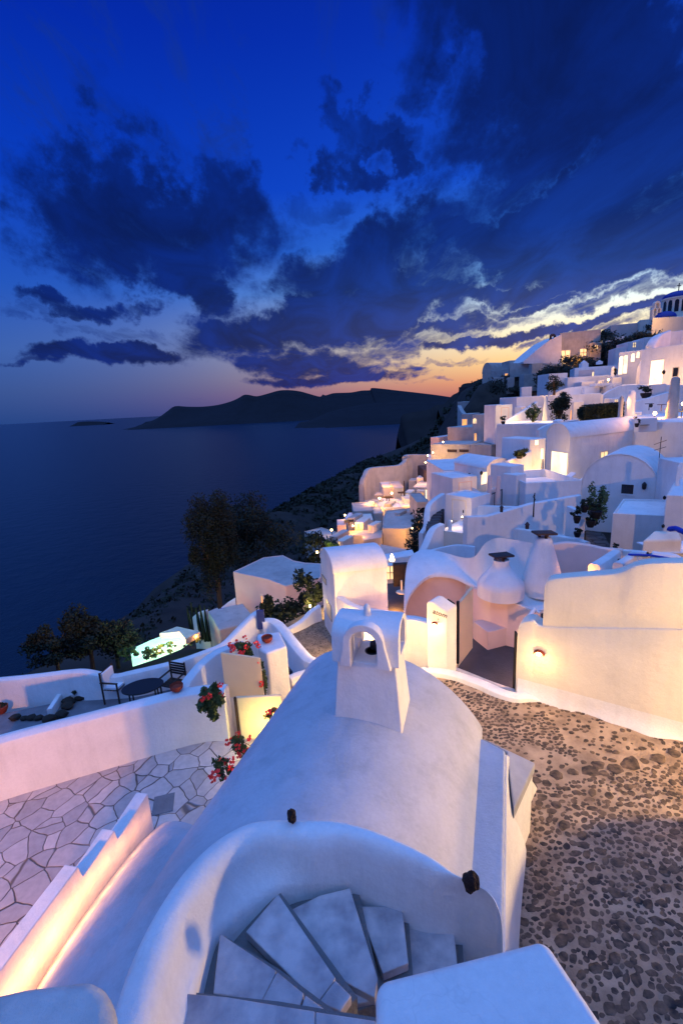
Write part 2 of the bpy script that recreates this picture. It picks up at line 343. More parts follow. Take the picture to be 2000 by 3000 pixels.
class MB:
    def __init__(s): s.v = []; s.f = []
    def add(s, vs, fs):
        k = len(s.v); s.v += [Vector(p) for p in vs]; s.f += [tuple(i+k for i in f) for f in fs]
    def prism(s, pts, zb, zt):
        n = len(pts); zbs = zb if isinstance(zb, (list, tuple)) else [zb]*n; zts = zt if isinstance(zt, (list, tuple)) else [zt]*n
        vs = [(p[0], p[1], a) for p, a in zip(pts, zbs)] + [(p[0], p[1], a) for p, a in zip(pts, zts)]
        s.add(vs, [tuple(range(n))[::-1], tuple(range(n, 2*n))] + [(i, (i+1) % n, (i+1) % n+n, i+n) for i in range(n)])
    def box(s, c, h, ax=(1, 0, 0), up=(0, 0, 1)):
        a = Vector(ax).normalized(); u = Vector(up).normalized(); w = u.cross(a).normalized(); c = Vector(c)
        vs = [c+a*(i*h[0])+w*(j*h[1])+u*(k*h[2]) for k in (-1, 1) for j in (-1, 1) for i in (-1, 1)]
        s.add(vs, [(0, 1, 3, 2), (4, 5, 7, 6), (0, 1, 5, 4), (2, 3, 7, 6), (0, 2, 6, 4), (1, 3, 7, 5)])
    def tube(s, path, r, n=8, cap=True):
        path = [Vector(p) for p in path]; rs = r if isinstance(r, (list, tuple)) else [r]*len(path); rings = []
        for i, p in enumerate(path):
            d = (path[min(i+1, len(path)-1)]-path[max(i-1, 0)]).normalized()
            a = d.orthogonal().normalized() if abs(d.z) < .9 else Vector((1, 0, 0)); a = (a-d*a.dot(d)).normalized(); b = d.cross(a)
            rings.append([p+(a*math.cos(2*math.pi*k/n)+b*math.sin(2*math.pi*k/n))*rs[i] for k in range(n)])
        vs = [q for rg in rings for q in rg]
        fs = [(i*n+k, i*n+(k+1) % n, (i+1)*n+(k+1) % n, (i+1)*n+k) for i in range(len(path)-1) for k in range(n)]
        if cap: fs += [tuple(range(n))[::-1], tuple(range((len(path)-1)*n, len(path)*n))]
        s.add(vs, fs)
    def lathe(s, c, prof, n=24, sx=1, sy=1):
        c = Vector(c); vs = []
        for r, z in prof: vs += [c+Vector((r*sx*math.cos(2*math.pi*k/n), r*sy*math.sin(2*math.pi*k/n), z)) for k in range(n)]
        fs = [(i*n+k, i*n+(k+1) % n, (i+1)*n+(k+1) % n, (i+1)*n+k) for i in range(len(prof)-1) for k in range(n)]
        fs += [tuple(range(n))[::-1], tuple(range((len(prof)-1)*n, len(prof)*n))]
        s.add(vs, fs)
    def grid(s, rows):
        m = len(rows[0]); s.add([p for r in rows for p in r], [(i*m+j, i*m+j+1, (i+1)*m+j+1, (i+1)*m+j) for i in range(len(rows)-1) for j in range(m-1)])
    def build(s, name, m, parent=None, **k): return mk(name, s.v, s.f, m, parent, **k)
def catmull(pts, n=6):
    pts = [Vector(p) for p in pts]; out = []
    for i in range(len(pts)-1):
        p0 = pts[max(i-1, 0)]; p1 = pts[i]; p2 = pts[i+1]; p3 = pts[min(i+2, len(pts)-1)]
        for k in range(n):
            t = k/n; out.append(.5*((2*p1)+(p2-p0)*t+(2*p0-5*p1+4*p2-p3)*t*t+(3*p1-p0-3*p2+p3)*t**3))
    out.append(pts[-1]); return out
def flat(p): return Vector((p.x, p.y, 0))
def wallrun(mb, top, zb, th, away=True, rnd_top=.06):
    """wall under a 3-D top line; thickness goes away from the viewpoint; rounded top edge"""
    top = [Vector(p) for p in top]; n = len(top); zbs = zb if isinstance(zb, (list, tuple)) else [zb]*n
    rows = []
    for i, p in enumerate(top):
        d = flat(top[min(i+1, n-1)]-top[max(i-1, 0)]).normalized(); q = Vector((-d.y, d.x, 0))
        if q.dot(flat(p)) < 0: q = -q
        if not away: q = -q
        r = min(rnd_top, th*.45)
        pr = [(0, zbs[i]), (0, p.z-r), (r*.3, p.z-r*.3), (r, p.z), (th-r, p.z), (th-r*.3, p.z-r*.3), (th, p.z-r), (th, zbs[i])]
        rows.append([Vector((p.x, p.y, 0))+q*a+Vector((0, 0, z)) for a, z in pr])
    k = len(mb.v); m_ = 8
    mb.grid(rows)
    mb.f.append(tuple(k+j for j in range(m_))); mb.f.append(tuple(k+(n-1)*m_+j for j in range(m_))[::-1])
    mb.f += [(k+i*m_+m_-1, k+i*m_, k+(i+1)*m_, k+(i+1)*m_+m_-1) for i in range(n-1)]
def run_wall(name, label, cat, pts, vb=None, zb=None, th=.25, m='plaster', sm=0, group=None, rt=.06, away=True, parent=None):
    """pts: (u, v, q). The wall's foot: height zb, or rows vb"""
    tp = [P(*p) for p in pts]
    if sm: tp = catmull(tp, sm)
    if zb is None:
        z0 = [zat(t_, v_) for t_, v_ in zip([P(*p) for p in pts], vb if isinstance(vb, (list, tuple)) else [vb]*len(pts))]
        zb = min(z0)
    mb = MB(); wallrun(mb, tp, zb, th, away, rt)
    o = mb.build(name, m, parent)
    if not parent: tag(o, label, cat, group)
    return o
def onplane(u, v, A, B):
    d = flat(B-A).normalized(); n = Vector((-d.y, d.x, 0)); r = ray(u, v)
    return r*(A.dot(n)/r.dot(n)) if abs(r.dot(n)) > 1e-6 else A.copy()
def openwin(root, A, B, a, b, kind='window', pane='dark_glass', frame='plaster', fw=.06, proud=.03, name=None, arch=False, handle=False, inset=True):
    """opening with a proud frame on the facade through A, B; a, b: corners (column, row)"""
    n = Vector((-(B-A).y, (B-A).x, 0)).normalized()
    if n.dot(flat(A)) > 0: n = -n
    p = onplane(*a, A, B); q = onplane(*b, A, B)
    d = flat(q-p); L = max(d.length, .05); d.normalize()
    z1, z0 = max(p.z, q.z), min(p.z, q.z)
    if z1-z0 < .05: z1 = z0+.05
    o = flat(p)
    def pt(s, z, off): return o+d*s+n*off+Vector((0, 0, z))
    def outline(g):
        if not arch: return [(-g, z0-g), (L+g, z0-g), (L+g, z1+g), (-g, z1+g)]
        r = L/2+g; zz = max(z1-L/2, z0+.05)
        return [(-g, z0-g), (L+g, z0-g)] + [(L/2+r*math.cos(t), zz+r*math.sin(t)) for t in [math.pi*k/8 for k in range(9)]]
    oi, oo = outline(0), outline(fw)
    k = len(oi); mb = MB()
    vs = [pt(s, z, proud) for s, z in oi]+[pt(s, z, proud) for s, z in oo]+[pt(s, z, .004) for s, z in oi]+[pt(s, z, -.03) for s, z in oo]
    fs = []
    for i in range(k):
        j = (i+1) % k
        fs += [(i, j, j+k, i+k), (i+k, j+k, j+3*k, i+3*k), (i, j, j+2*k, i+2*k)]
    mb.add(vs, fs)
    fr = mb.build(name or kind, frame, root, smooth=False)
    if pane == 'lit_pane' and not arch and L > .25:
        mg = MB(); bw_ = .022*max(1, p.length/30); zm = (z0+z1)/2
        for a0, a1, c0, c1 in ((L/2-bw_, L/2+bw_, z0, z1), (0, L, zm-bw_, zm+bw_)):
            mg.add([pt(s, z, o__) for o__ in (.012, .03) for s, z in ((a0, c0), (a1, c0), (a1, c1), (a0, c1))], [(0, 1, 2, 3), (4, 5, 6, 7), (0, 1, 5, 4), (1, 2, 6, 5), (2, 3, 7, 6), (3, 0, 4, 7)])
        mg.build('glazing_bar', 'wood_cream' if kind == 'window' else 'wood_dark', fr, smooth=False)
    mp = MB(); mp.add([pt(s, z, .008) for s, z in oi]+[pt(s, z, -.02) for s, z in oi], [tuple(range(k)), tuple(range(k, 2*k))[::-1]]+[(i, (i+1) % k, (i+1) % k+k, i+k) for i in range(k)])
    pn = mp.build('pane' if kind == 'window' else 'door_panel', pane, fr, smooth=False)
    if handle:
        mh = MB(); mh.box(pt(L*.85, (z0+z1)/2, .03), (.02, .02, .08), d); mh.build('handle', 'dark_metal', fr, smooth=False)
    return fr
def rimmed(root, pts, zb, zt, m='plaster', rim=.14, dep=.10, bevel=.04, roofm=None):
    """walls with a low parapet and a sunk roof"""
    c = sum((Vector((p[0], p[1], 0)) for p in pts), Vector())/len(pts)
    ins = []
    n = len(pts); pp = [Vector((p[0], p[1], 0)) for p in pts]
    area = sum(pp[i].x*pp[(i+1) % n].y-pp[(i+1) % n].x*pp[i].y for i in range(n))
    if area < 0: pp.reverse()
    for i in range(n):
        a = (pp[i]-pp[i-1]).normalized(); b = (pp[(i+1) % n]-pp[i]).normalized()
        na = Vector((-a.y, a.x, 0)); nb = Vector((-b.y, b.x, 0)); k = (na+nb); k = k/max(k.length_squared, .4)*2
        ins.append(pp[i]+k*rim*.5*1.0*1.0)
    mb = MB()
    V = [p+Vector((0, 0, zb)) for p in pp]+[p+Vector((0, 0, zt)) for p in pp]+[p+Vector((0, 0, zt)) for p in ins]+[p+Vector((0, 0, zt-dep)) for p in ins]
    fs = [tuple(range(n))[::-1]]
    for i in range(n):
        j = (i+1) % n; fs += [(i, j, j+n, i+n), (i+n, j+n, j+2*n, i+2*n), (i+2*n, j+2*n, j+3*n, i+3*n)]
    fs.append(tuple(range(3*n, 4*n)))
    mb.add(V, fs); w = mb.build('wall', m, root, bevel=bevel)
    mb = MB(); mb.prism([(p.x, p.y) for p in ins], zt-dep-.05, zt-dep+.02); mb.build('roof', roofm or m, root, smooth=False)
    return w
class H: pass
def blk(name, label, cat, a, b, da, db, th, vb, m='plaster', group=None, rim=True, dz=2.0, rimw=.14, roofm=None, dep=.10):
    """house from its visible facade: a, b upper corners (column,row), da, db their distances, th depth behind, vb foot row"""
    A = P(*a, da); B = P(*b, db); B.z = A.z
    d = flat(B-A).normalized(); n = Vector((-d.y, d.x, 0))
    if n.dot(flat(A)) < 0: n = -n
    zb = zat(A, vb)
    h = H(); h.A, h.B, h.n, h.zb, h.zt, h.d = A, B, n, zb, A.z, d
    base = (A+B)/2; base.z = zb
    h.root = thing(name, label, cat, base, group)
    pts = [flat(A), flat(B), flat(B)+n*th, flat(A)+n*th]
    if rim: rimmed(h.root, pts, zb-dz, A.z, m, rim=rimw, roofm=roofm, dep=dep)
    else:
        mb = MB(); mb.prism(pts, zb-dz, A.z); mb.build('wall', m, h.root, bevel=.05)
    return h
def rp(name, label, cat, pts, q, vb=None, h=2.5, m='plaster', group=None, rim=.14, dep=.10, fi=(0, 1), roofm=None, dz=1.0):
    """house from its visible roof outline at height q (< 0)"""
    pp = [P(*p, q) for p in pts]; o = H()
    o.A, o.B = pp[fi[0]], pp[fi[1]]; o.zt = q
    o.zb = zat(o.A, vb) if vb else q-h
    c = sum(pp, Vector())/len(pp); c.z = o.zb
    o.root = thing(name, label, cat, c, group)
    if rim: rimmed(o.root, pp, o.zb-dz, q, m, rim=rim, dep=dep, roofm=roofm)
    else:
        mb = MB(); mb.prism(pp, o.zb-dz, q); mb.build('wall', m, o.root, bevel=.05)
    return o
def vault(name, label, cat, a, b, da, db, length, vb, rise, m='plaster', group=None, dz=1.5, over=.04, axis=None, nseg=14, zs=None):
    """barrel vaulted house; gable between springing points a, b facing the viewer, going back by length"""
    A = P(*a, da); B = P(*b, db); B.z = A.z
    d = flat(B-A); Wd = d.length; d.normalize(); n = Vector((-d.y, d.x, 0))
    if n.dot(flat(A)) < 0: n = -n
    if axis is not None: n = Vector((math.sin(R(axis)), math.cos(R(axis)), 0))
    h = H(); h.A, h.B, h.n, h.d = A, B, n, d; h.zb = zat(A, vb); h.zt = A.z
    base = (A+B)/2; base.z = h.zb
    h.root = thing(name, label, cat, base, group)
    arc = [(Wd/2-Wd/2*math.cos(math.pi*k/nseg), A.z+rise*math.sin(math.pi*k/nseg)) for k in range(nseg+1)]
    prof = [(0, h.zb-dz)]+arc+[(Wd, h.zb-dz)]
    mb = MB(); k = len(prof); o = flat(A)
    mb.add([o+d*s+Vector((0, 0, z)) for s, z in prof]+[o+d*s+n*length+Vector((0, 0, z)) for s, z in prof],
           [tuple(range(k)), tuple(range(k, 2*k))[::-1]]+[(i, (i+1) % k, (i+1) % k+k, i+k) for i in range(k)])
    mb.build('wall', m, h.root, bevel=.03, seg=2)
    # roof shell a little proud of the vault
    mr = MB(); t_ = .05
    inn = [(s, z+.003) for s, z in arc]
    out = [(Wd/2-(Wd/2+t_)*math.cos(math.pi*i/nseg), A.z+(rise+t_)*math.sin(math.pi*i/nseg)) for i in range(nseg+1)]
    pr = out+inn[::-1]; k = len(pr)
    mr.add([o+d*s+n*(-over)+Vector((0, 0, z)) for s, z in pr]+[o+d*s+n*(length+over)+Vector((0, 0, z)) for s, z in pr],
           [(i, (i+1) % k, (i+1) % k+k, i+k) for i in range(k)]+[(i, i+1, k-2-i, k-1-i) for i in range(nseg)]+[(k+i, k+i+1, 2*k-2-i, 2*k-1-i) for i in range(nseg)])
    mr.build('roof', m, h.root, bevel=.015, seg=2)
    return h
def light(loc, W_, col=(1, .62, .28), r=.08, parent=None, name='point_light', spot=None):  # also places bare fill lights that have no lamp around them
    l = bpy.data.lights.new(name, 'POINT'); l.energy = W_*BOOST; l.color = col; l.shadow_soft_size = r
    o = bpy.data.objects.new(name, l); COL.objects.link(o); o.location = loc
    if parent: o.parent = parent; o.matrix_parent_inverse = Matrix.Translation(-parent.location)
    return o
WARM, ORANGE, CREAM = (1, .50, .13), (1, .38, .06), (1, .60, .19)
BOOST = 1.75
def globe(p, W_, label, col=WARM, size=.09, post=.0, group=None, cat='lamp', toward=.25):
    """small glass globe lamp, on a short post or a bracket"""
    p = Vector(p); r = thing('garden_lamp', label, cat, p-Vector((0, 0, post+.05)), group)
    mb = MB(); size *= .62; mb.lathe(p, [(.001, -size), (size*.7, -size*.7), (size, 0), (size*.7, size*.7), (.001, size)], 10); mb.build('bulb', 'bulb', r)
    mb = MB(); mb.lathe(p+Vector((0, 0, -post-.05)), [(.06, 0), (.06, .03), (.025, .05), (.02, post+.05-size)], 8); mb.build('base', 'dark_metal', r)
    dirn = -p.normalized()*toward; light(p+dirn+Vector((0, 0, .12)), W_, col, size*1.3, r)
    return r
def foliage(mb, c, rad, n, size, rr=rnd, flatn=.5, clumps=0):
    c = Vector(c); rad = Vector(rad)
    cl = []
    for _ in range(max(clumps, 1)):
        v = Vector((rr.gauss(0, 1), rr.gauss(0, 1), rr.gauss(0, 1))).normalized()*(rr.random()**.45) if clumps else Vector()
        cl.append((Vector((v.x*rad.x, v.y*rad.y, v.z*rad.z)), rr.uniform(.25, .5) if clumps else 1))
    for _ in range(n):
        o, k = rr.choice(cl)
        v = Vector((rr.gauss(0, 1), rr.gauss(0, 1), rr.gauss(0, 1))).normalized()*(rr.random()**.5)*k
        p = c+o+Vector((v.x*rad.x, v.y*rad.y, v.z*rad.z))
        a = Vector((rr.gauss(0, 1), rr.gauss(0, 1), rr.gauss(0, 1))).normalized(); b = a.orthogonal().normalized()
        L = size*rr.uniform(.6, 1.4); w = L*.45
        mb.add([p-a*L, p+b*w, p+a*L, p-b*w], [(0, 1, 2, 3)])
def tree(name, label, cat, base, h, crad, n, leaf, m='leaf_dark', trunk=.08, group=None, clumps=14, cz=.62):
    base = Vector(base); r = thing(name, label, cat, base, group)
    mb = MB(); top = base+Vector((rnd.uniform(-.1, .1)*h, 0, h*.75))
    mb.tube([base-Vector((0, 0, .3)), base+Vector((.02*h, 0, h*.3)), top], [trunk, trunk*.75, trunk*.2], 7)
    for k in range(6):
        a = rnd.uniform(0, 6.28); s = base+Vector((0, 0, h*rnd.uniform(.25, .5)))
        e = base+Vector((math.cos(a)*crad[0]*.6, math.sin(a)*crad[1]*.6, h*rnd.uniform(.5, .85)))
        mb.tube([s, (s+e)/2+Vector((0, 0, .05*h)), e], [trunk*.5, trunk*.3, trunk*.1], 5)
    mb.build('trunk', 'bark', r)
    mb = MB(); foliage(mb, base+Vector((0, 0, h*cz)), crad, n, leaf, clumps=clumps); mb.build('crown', m, r, smooth=False)
    return r
def cutbox(o, cut):
    md = o.modifiers.new('cut', 'BOOLEAN'); md.object = cut; md.operation = 'DIFFERENCE'; md.solver = 'EXACT'
    dg = bpy.context.evaluated_depsgraph_get(); me = bpy.data.meshes.new_from_object(o.evaluated_get(dg))
    o.modifiers.clear(); o.data = me
    me.shade_smooth(); me.set_sharp_from_angle(angle=R(38))
    cme = cut.data; bpy.data.objects.remove(cut); bpy.data.meshes.remove(cme)
# ================================================================= SETTING
mb = MB(); k = 60000.0
mb.add([(-k, -3000, SEA), (k, -3000, SEA), (k, k, SEA), (-k, k, SEA)], [(0, 1, 2, 3)])
tag(mb.build('sea', 'sea', smooth=False), None, None, kind='structure')
def fbm(p, s): return noise.fractal(Vector(p)*s, 1.0, 2.0, 5)
# hillside: rows across the slope, cliff falling to the sea on the left
ROWS = [
 (-8, [(-13, -9.5), (-6, -9), (3, -7.6), (15, -7), (40, -5)]),
 (8, [(-13.5, -10), (-9, -9.2), (0, -8.6), (8, -7.8), (20, -6.5), (45, -3)]),
 (14, [(-14, -10.6), (-8, -9.8), (0, -9.0), (8, -8.0), (20, -7), (45, -3)]),
 (20, [(-14.4, -11.2), (-9, -11), (-2, -10.6), (4, -9.2), (12, -8.2), (22, -7.4), (50, 2)]),
 (30, [(-16.5, -15.4), (-10, -15), (-3, -14), (5, -11.5), (13, -8.2), (22, -7.8), (30, -5), (60, 5)]),
 (36, [(-15.6, -16.2), (-8, -17), (-1, -15.5), (7, -12.5), (14, -9), (26, -8.2), (34, -4.5), (65, 6)]),
 (46, [(-17.5, -18.4), (-10, -20), (0, -18), (10, -12.5), (20, -8.8), (30, -5.5), (45, -2), (70, 7)]),
 (60, [(-20, -21.8), (-8, -23), (3, -21), (13, -15), (23, -9.5), (33, -5), (45, -1), (60, 5)]),
 (90, [(-16, -21.6), (-6, -25), (8, -24), (20, -15), (30, -7), (42, -3), (60, 5), (75, 9)]),
 (110, [(-11.5, -22.3), (-2, -25), (12, -22), (26, -8), (33, 2.6), (46, 5.6), (62, 10.5), (95, 18)]),
 (130, [(-6.3, -22.6), (4, -25), (22, -20), (34, -6), (41, 3.4), (56, 7), (72, 12), (110, 20)]),
 (160, [(4, -22.6), (20, -24), (34, -14), (44, 2), (52, 5.0), (66, 8), (90, 14), (130, 22)]),
 (180, [(10.5, -22.7), (24, -24), (38, -14), (47, 2.5), (53, 5.2), (66, 8), (90, 14), (130, 22)]),
 (230, [(30, -22.3), (40, -20), (48, -14), (55, -3), (63, 2), (80, 6), (100, 10), (140, 14)]),
 (300, [(62, -22), (70, -16), (78, -8), (90, 0), (100, 2), (120, 4), (140, 6), (180, 8)]),
]
def interp(pr, x):
    for (x0, z0), (x1, z1) in zip(pr, pr[1:]):
        if x <= x1: return z0+(z1-z0)*(x-x0)/(x1-x0)
    return pr[-1][1]
def rowat(y):
    for (y0, p0), (y1, p1) in zip(ROWS, ROWS[1:]):
        if y <= y1: t = (y-y0)/(y1-y0); return t, p0, p1
    return 1.0, ROWS[-2][1], ROWS[-1][1]
def cross(y, s):
    t, p0, p1 = rowat(y)
    xa = p0[0][0]+(p0[-1][0]-p0[0][0])*s; xb = p1[0][0]+(p1[-1][0]-p1[0][0])*s
    return xa+(xb-xa)*t, interp(p0, xa)*(1-t)+interp(p1, xb)*t
ys = [-8+i for i in range(0, 50, 2)]+[42+i*2.5 for i in range(28)]+[112+i*5 for i in range(38)]
rows = []
for y in ys:
    r_ = []; x0, z0 = cross(y, 0)
    for dx, dz in ((-130, -112), (-95, -88), (-70, -62), (-50, -42), (-34, -26), (-22, -15), (-13, -8), (-7, -3.6), (-3, -1.2)):
        zz = z0+dz*((z0-SEA+12)/112); a = .35+min(1.6, -dx*.05)
        r_.append(Vector((x0+dx+fbm((dx, y, 1), .06)*a*3, y, zz+fbm((dx, y, 0), .11)*a*2)))
    for i in range(56):
        s = i/55; x, z = cross(y, s); a = min(1.0, max(0.12, (y-18)/60))
        r_.append(Vector((x, y+fbm((x, y, 3), .1)*a, z+fbm((x, y, 0), .13)*a*1.1)))
    rows.append(r_)
mb = MB(); mb.grid(rows); hill = mb.build('hillside', 'rock', ang=180); tag(hill, None, None, kind='structure')
# rocky headland past the village
def ridge(name, m, crest, d, foot, depth, label=None, rough=1.0, nz=10, sub=4):
    c = [P(u, v, d) for u, v in crest]; c = catmull(c, sub); rows = []
    for j in range(-3, nz+1):
        t = j/nz; row = []
        for i, p in enumerate(c):
            if j < 0: f = 1+j*.33; y = p.y-j*depth*.3; z = SEA-5+(p.z-SEA+5)*max(f, 0)
            else: y = p.y-depth*t; z = p.z+(foot-p.z)*(t**.8)
            a = rough*(0 if j == 0 else 1)*(1-abs(2*max(t, 0)-1)*.3)
            k_ = .02/(d/300)
            row.append(Vector((p.x+fbm((p.x, y, 5), k_)*a*d*.006, y, max(z+fbm((p.x, y, 9), k_)*a*d*.012*(0 if j == nz else 1), foot-2))))
        rows.append(row)
    mb = MB(); mb.grid(rows); o = mb.build(name, m, ang=180); tag(o, label, None, kind='structure'); return o
mat('far_hill', (.010, .011, .014), .95, mott=.4, mscale=.02)
mat('headland_rock', (.022, .019, .018), .95, .8, .2, .5, .08)
ridge('island_hills', 'far_hill', [(335, 969), (350, 966), (370, 955), (385, 944), (402, 933), (430, 934), (465, 934), (500, 930), (530, 922), (548, 914), (560, 907), (572, 907), (590, 910), (615, 904), (640, 897), (665, 896), (690, 899), (715, 906), (735, 911), (741, 906), (748, 908), (765, 903), (790, 902), (808, 901), (830, 897), (850, 896), (853, 891), (880, 893), (905, 896), (950, 901), (1000, 907), (1050, 914), (1120, 920)], 5200, SEA, 900, rough=.45, sub=3)
ridge('island_hills', 'far_hill', [(690, 969), (710, 966), (735, 955), (760, 945), (800, 935), (860, 925), (930, 922), (1000, 922), (1080, 925)], 3300, SEA, 700, rough=.5)
ridge('headland', 'headland_rock', [(912, 1000), (918, 975), (922, 955), (940, 948), (965, 944), (985, 940), (1000, 931), (1020, 929), (1045, 926), (1060, 922), (1120, 900)], 430, -60, 90, rough=.6)
ridge('headland', 'headland_rock', [(1005, 940), (1022, 925), (1038, 908), (1052, 900), (1060, 884), (1072, 880), (1082, 879), (1094, 874), (1110, 868), (1130, 862), (1160, 850)], 235, -30, 60, rough=.45)
ridge('islet', 'far_hill', [(178, 970), (190, 968.5), (210, 968), (235, 968.5), (250, 970)], 9000, SEA, 300, rough=.1)
# scrub on the cliff
mb = MB(); r2 = random.Random(3)
for _ in range(1500):
    y = r2.uniform(22, 200) if r2.random() < .8 else r2.uniform(100, 200)
    x0, z0 = cross(y, 0); s = r2.random()**1.6; w = 16+(y-20)*.12
    x, z = cross(y, 0); x = x0-6+s*w
    t, p0, p1 = rowat(y)
    z = interp(p0, max(x, p0[0][0]))*(1-t)+interp(p1, max(x, p1[0][0]))*t
    if x < x0: z = z0+(x-x0)*.5
    k = r2.uniform(.3, .9)*(.7+y/130)
    foliage(mb, (x, y, z+k*.2), (k, k, k*.6), 16, .22*k+.02*y/10*k, r2)
for _ in range(420):
    y = r2.uniform(112, 185); s = r2.uniform(.36, .62); x, z = cross(y, s)
    k = r2.uniform(.6, 1.8); foliage(mb, (x, y, z+k*.2), (k, k, k*.5), 14, .45*k, r2)
tag(mb.build('scrub', 'leaf_olive', smooth=False), 'dark low scrub covering the cliff above the sea', 'scrub', kind='stuff')

# ================================================================= NEAR BUILDING WITH THE CHIMNEY
AX = Vector((.334, .943, 0)).normalized(); BX = Vector((AX.y, -AX.x, 0))
def L3(s, p, z): return AX*s+BX*p+Vector((0, 0, z))
near = thing('vaulted_house', 'white house in the foreground with a broad rounded roof and chimney', 'house', L3(4.5, -1.6, -6.4))
pc, hw, zs0, rise = -1.80, 1.62, -4.97, .93
def roofz(p, s):
    t = max(-1, min(1, (p-pc)/hw)); return zs0+rise*max(0, 1-abs(t)**2.15)**(.62 if t < 0 else .85)
rows = []
for i in range(15):
    s = 1.6+(6.72-1.6)*i/14; row = []
    for j in range(41):
        t = -math.cos(math.pi*j/40); p = pc+hw*t
        ss = s
        if i == 14: ss = s+.35*max(0, -t)-.25*max(0, t)
        row.append(L3(ss, p, roofz(p, s)))
    rows.append(row)
mb = MB(); mb.grid(rows)
# rim at the far end of the roof
k = len(mb.v); last = rows[-1]
mb.add([q for q in last]+[Vector((q.x, q.y, zs0-.25)) for q in last], [(j, j+1, 41+j+1, 41+j) for j in range(40)])
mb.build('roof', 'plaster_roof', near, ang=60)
# body walls
mb = MB(); mb.prism([L3(2.2, pc-hw+.03, 0)[:2], L3(2.2, pc+hw+.0, 0)[:2], L3(6.42, pc+hw+.0, 0)[:2], L3(7.0, pc-hw+.03, 0)[:2]], -7.0, zs0-.002)
mb.build('wall', 'plaster_near', near, bevel=.03)
# flat ledge with outer wall on the path side
e0, e1 = P(1160, 1722, -4.9), P(1155, 2130, -4.9)
dl = flat(e1-e0).normalized(); nl = Vector((dl.y, -dl.x, 0)); nl = -nl if nl.x < 0 else nl
ext = e1+dl*1.2
mb = MB(); inner0 = L3(6.30, pc+hw-.12, -4.9); inner1 = L3(1.6, pc+hw-.12, -4.9)
mb.prism([inner0[:2], (e0.x, e0.y), (ext.x, ext.y), inner1[:2]], -6.9, [-4.95, -4.91, -4.91, -4.95])
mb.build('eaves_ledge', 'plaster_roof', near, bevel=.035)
# battered foot of that wall spreading onto the path
mb = MB(); rws = []
foot = [P(1232, 1812, -6.39), P(1215, 1850, -6.39), P(1192, 1885, -6.39), P(1196, 1925, -6.39), P(1208, 1955, -6.39), P(1200, 2040, -6.39), P(1192, 2150, -6.39), P(1185, 2330, -6.39)]
tops = [e0+dl*x for x in (-.02, .12, .3, .6, .85, 1.3, 1.9, 2.9)]
for a, b in zip(catmull(tops, 3), catmull(foot, 3)):
    rws.append([Vector((a.x, a.y, -5.0))-nl*.05, Vector((a.x, a.y, -5.0))+nl*.02, a.lerp(b, .45)*1.0+Vector((0, 0, 0)), a.lerp(b, .8), b+Vector((0, 0, .02)), b+Vector((0, 0, -.3))])
for r_ in rws:
    r_[2].z = -5.5; r_[3].z = -6.05; 
mb.grid(rws); mb.build('buttress', 'plaster_near', near, ang=70)
# lean-to shelf with the grey striped top beside the eaves
pts = [P(1104, 1690, -5.05), P(1228, 1756, -5.25), P(1179, 1866, -5.25), P(1163, 1724, -5.05)]
mb = MB(); mb.prism([p[:2] for p in pts], -5.38, [-5.08, -5.22, -5.22, -5.08]); mb.build('canopy_top', 'plaster_stripe', near, bevel=.02)
cc_ = sum(pts, Vector())/4
mb = MB(); mb.prism([(p.x+(cc_.x-p.x)*.05, p.y+(cc_.y-p.y)*.05) for p in pts], -6.9, -5.385); mb.build('canopy_wall', 'plaster_near', near, bevel=.04)
# side vault falling away at the left
mb = MB()
outer = [P(352, 1908, -5.75), P(300, 1958, -5.75), P(240, 2030, -5.75), P(170, 2125, -5.75), P(118, 2205, -5.75), P(70, 2290, -5.75), P(20, 2400, -5.75)]
innr = [L3(s_, pc-hw+w_, roofz(pc-hw+w_, 0)-d_) for s_, w_, d_ in ((3.72, .02, .03), (3.5, .10, .02), (3.2, .18, .02), (2.85, .28, .02), (2.4, .38, .02), (1.9, .5, .02), (1.2, .6, .02))]
rws = []
for o_, i_ in zip(catmull(outer, 4), catmull(innr, 4)):
    row = [o_+Vector((0, 0, -1.2))]
    for k in range(13):
        t = k/12; q = i_.lerp(o_, t); q.z = i_.z+(o_.z-i_.z)*(.55*t+.45*t**2.4); row.append(q)
    row = row[1:]+[row[0]]
    rws.append(row)
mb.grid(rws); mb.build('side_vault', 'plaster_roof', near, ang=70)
# small lump of drain stone stains omitted; chimney is part of the house
ch_s0, ch_p0 = 5.02, -2.04
c_bl = P(768, 1645, -4.05); c_br = P(922, 1675, -4.1)
chx = flat(c_br-c_bl).normalized(); chy = Vector((-chx.y, chx.x, 0))
def CH(a, b, z): return flat(c_bl)+chx*a+chy*b+Vector((0, 0, z))
mb = MB(); wb, db_ = .90, .72; zt = -3.24; i_ = .065
lo = [CH(0, 0, -4.6), CH(wb, 0, -4.6), CH(wb, db_, -4.6), CH(0, db_, -4.6)]
i2 = -i_*.45/.82
lo = [CH(i2, i2, -4.5), CH(wb-i2, i2, -4.5), CH(wb-i2, db_-i2, -4.5), CH(i2, db_-i2, -4.5)]
hi = [CH(i_, i_, zt), CH(wb-i_, i_, zt), CH(wb-i_, db_-i_, zt), CH(i_, db_-i_, zt)]
mb.add(lo+hi, [(3, 2, 1, 0), (4, 5, 6, 7), (0, 1, 5, 4), (1, 2, 6, 5), (2, 3, 7, 6), (3, 0, 4, 7)])
chim = mb.build('chimney', 'plaster_near', near, bevel=.02)
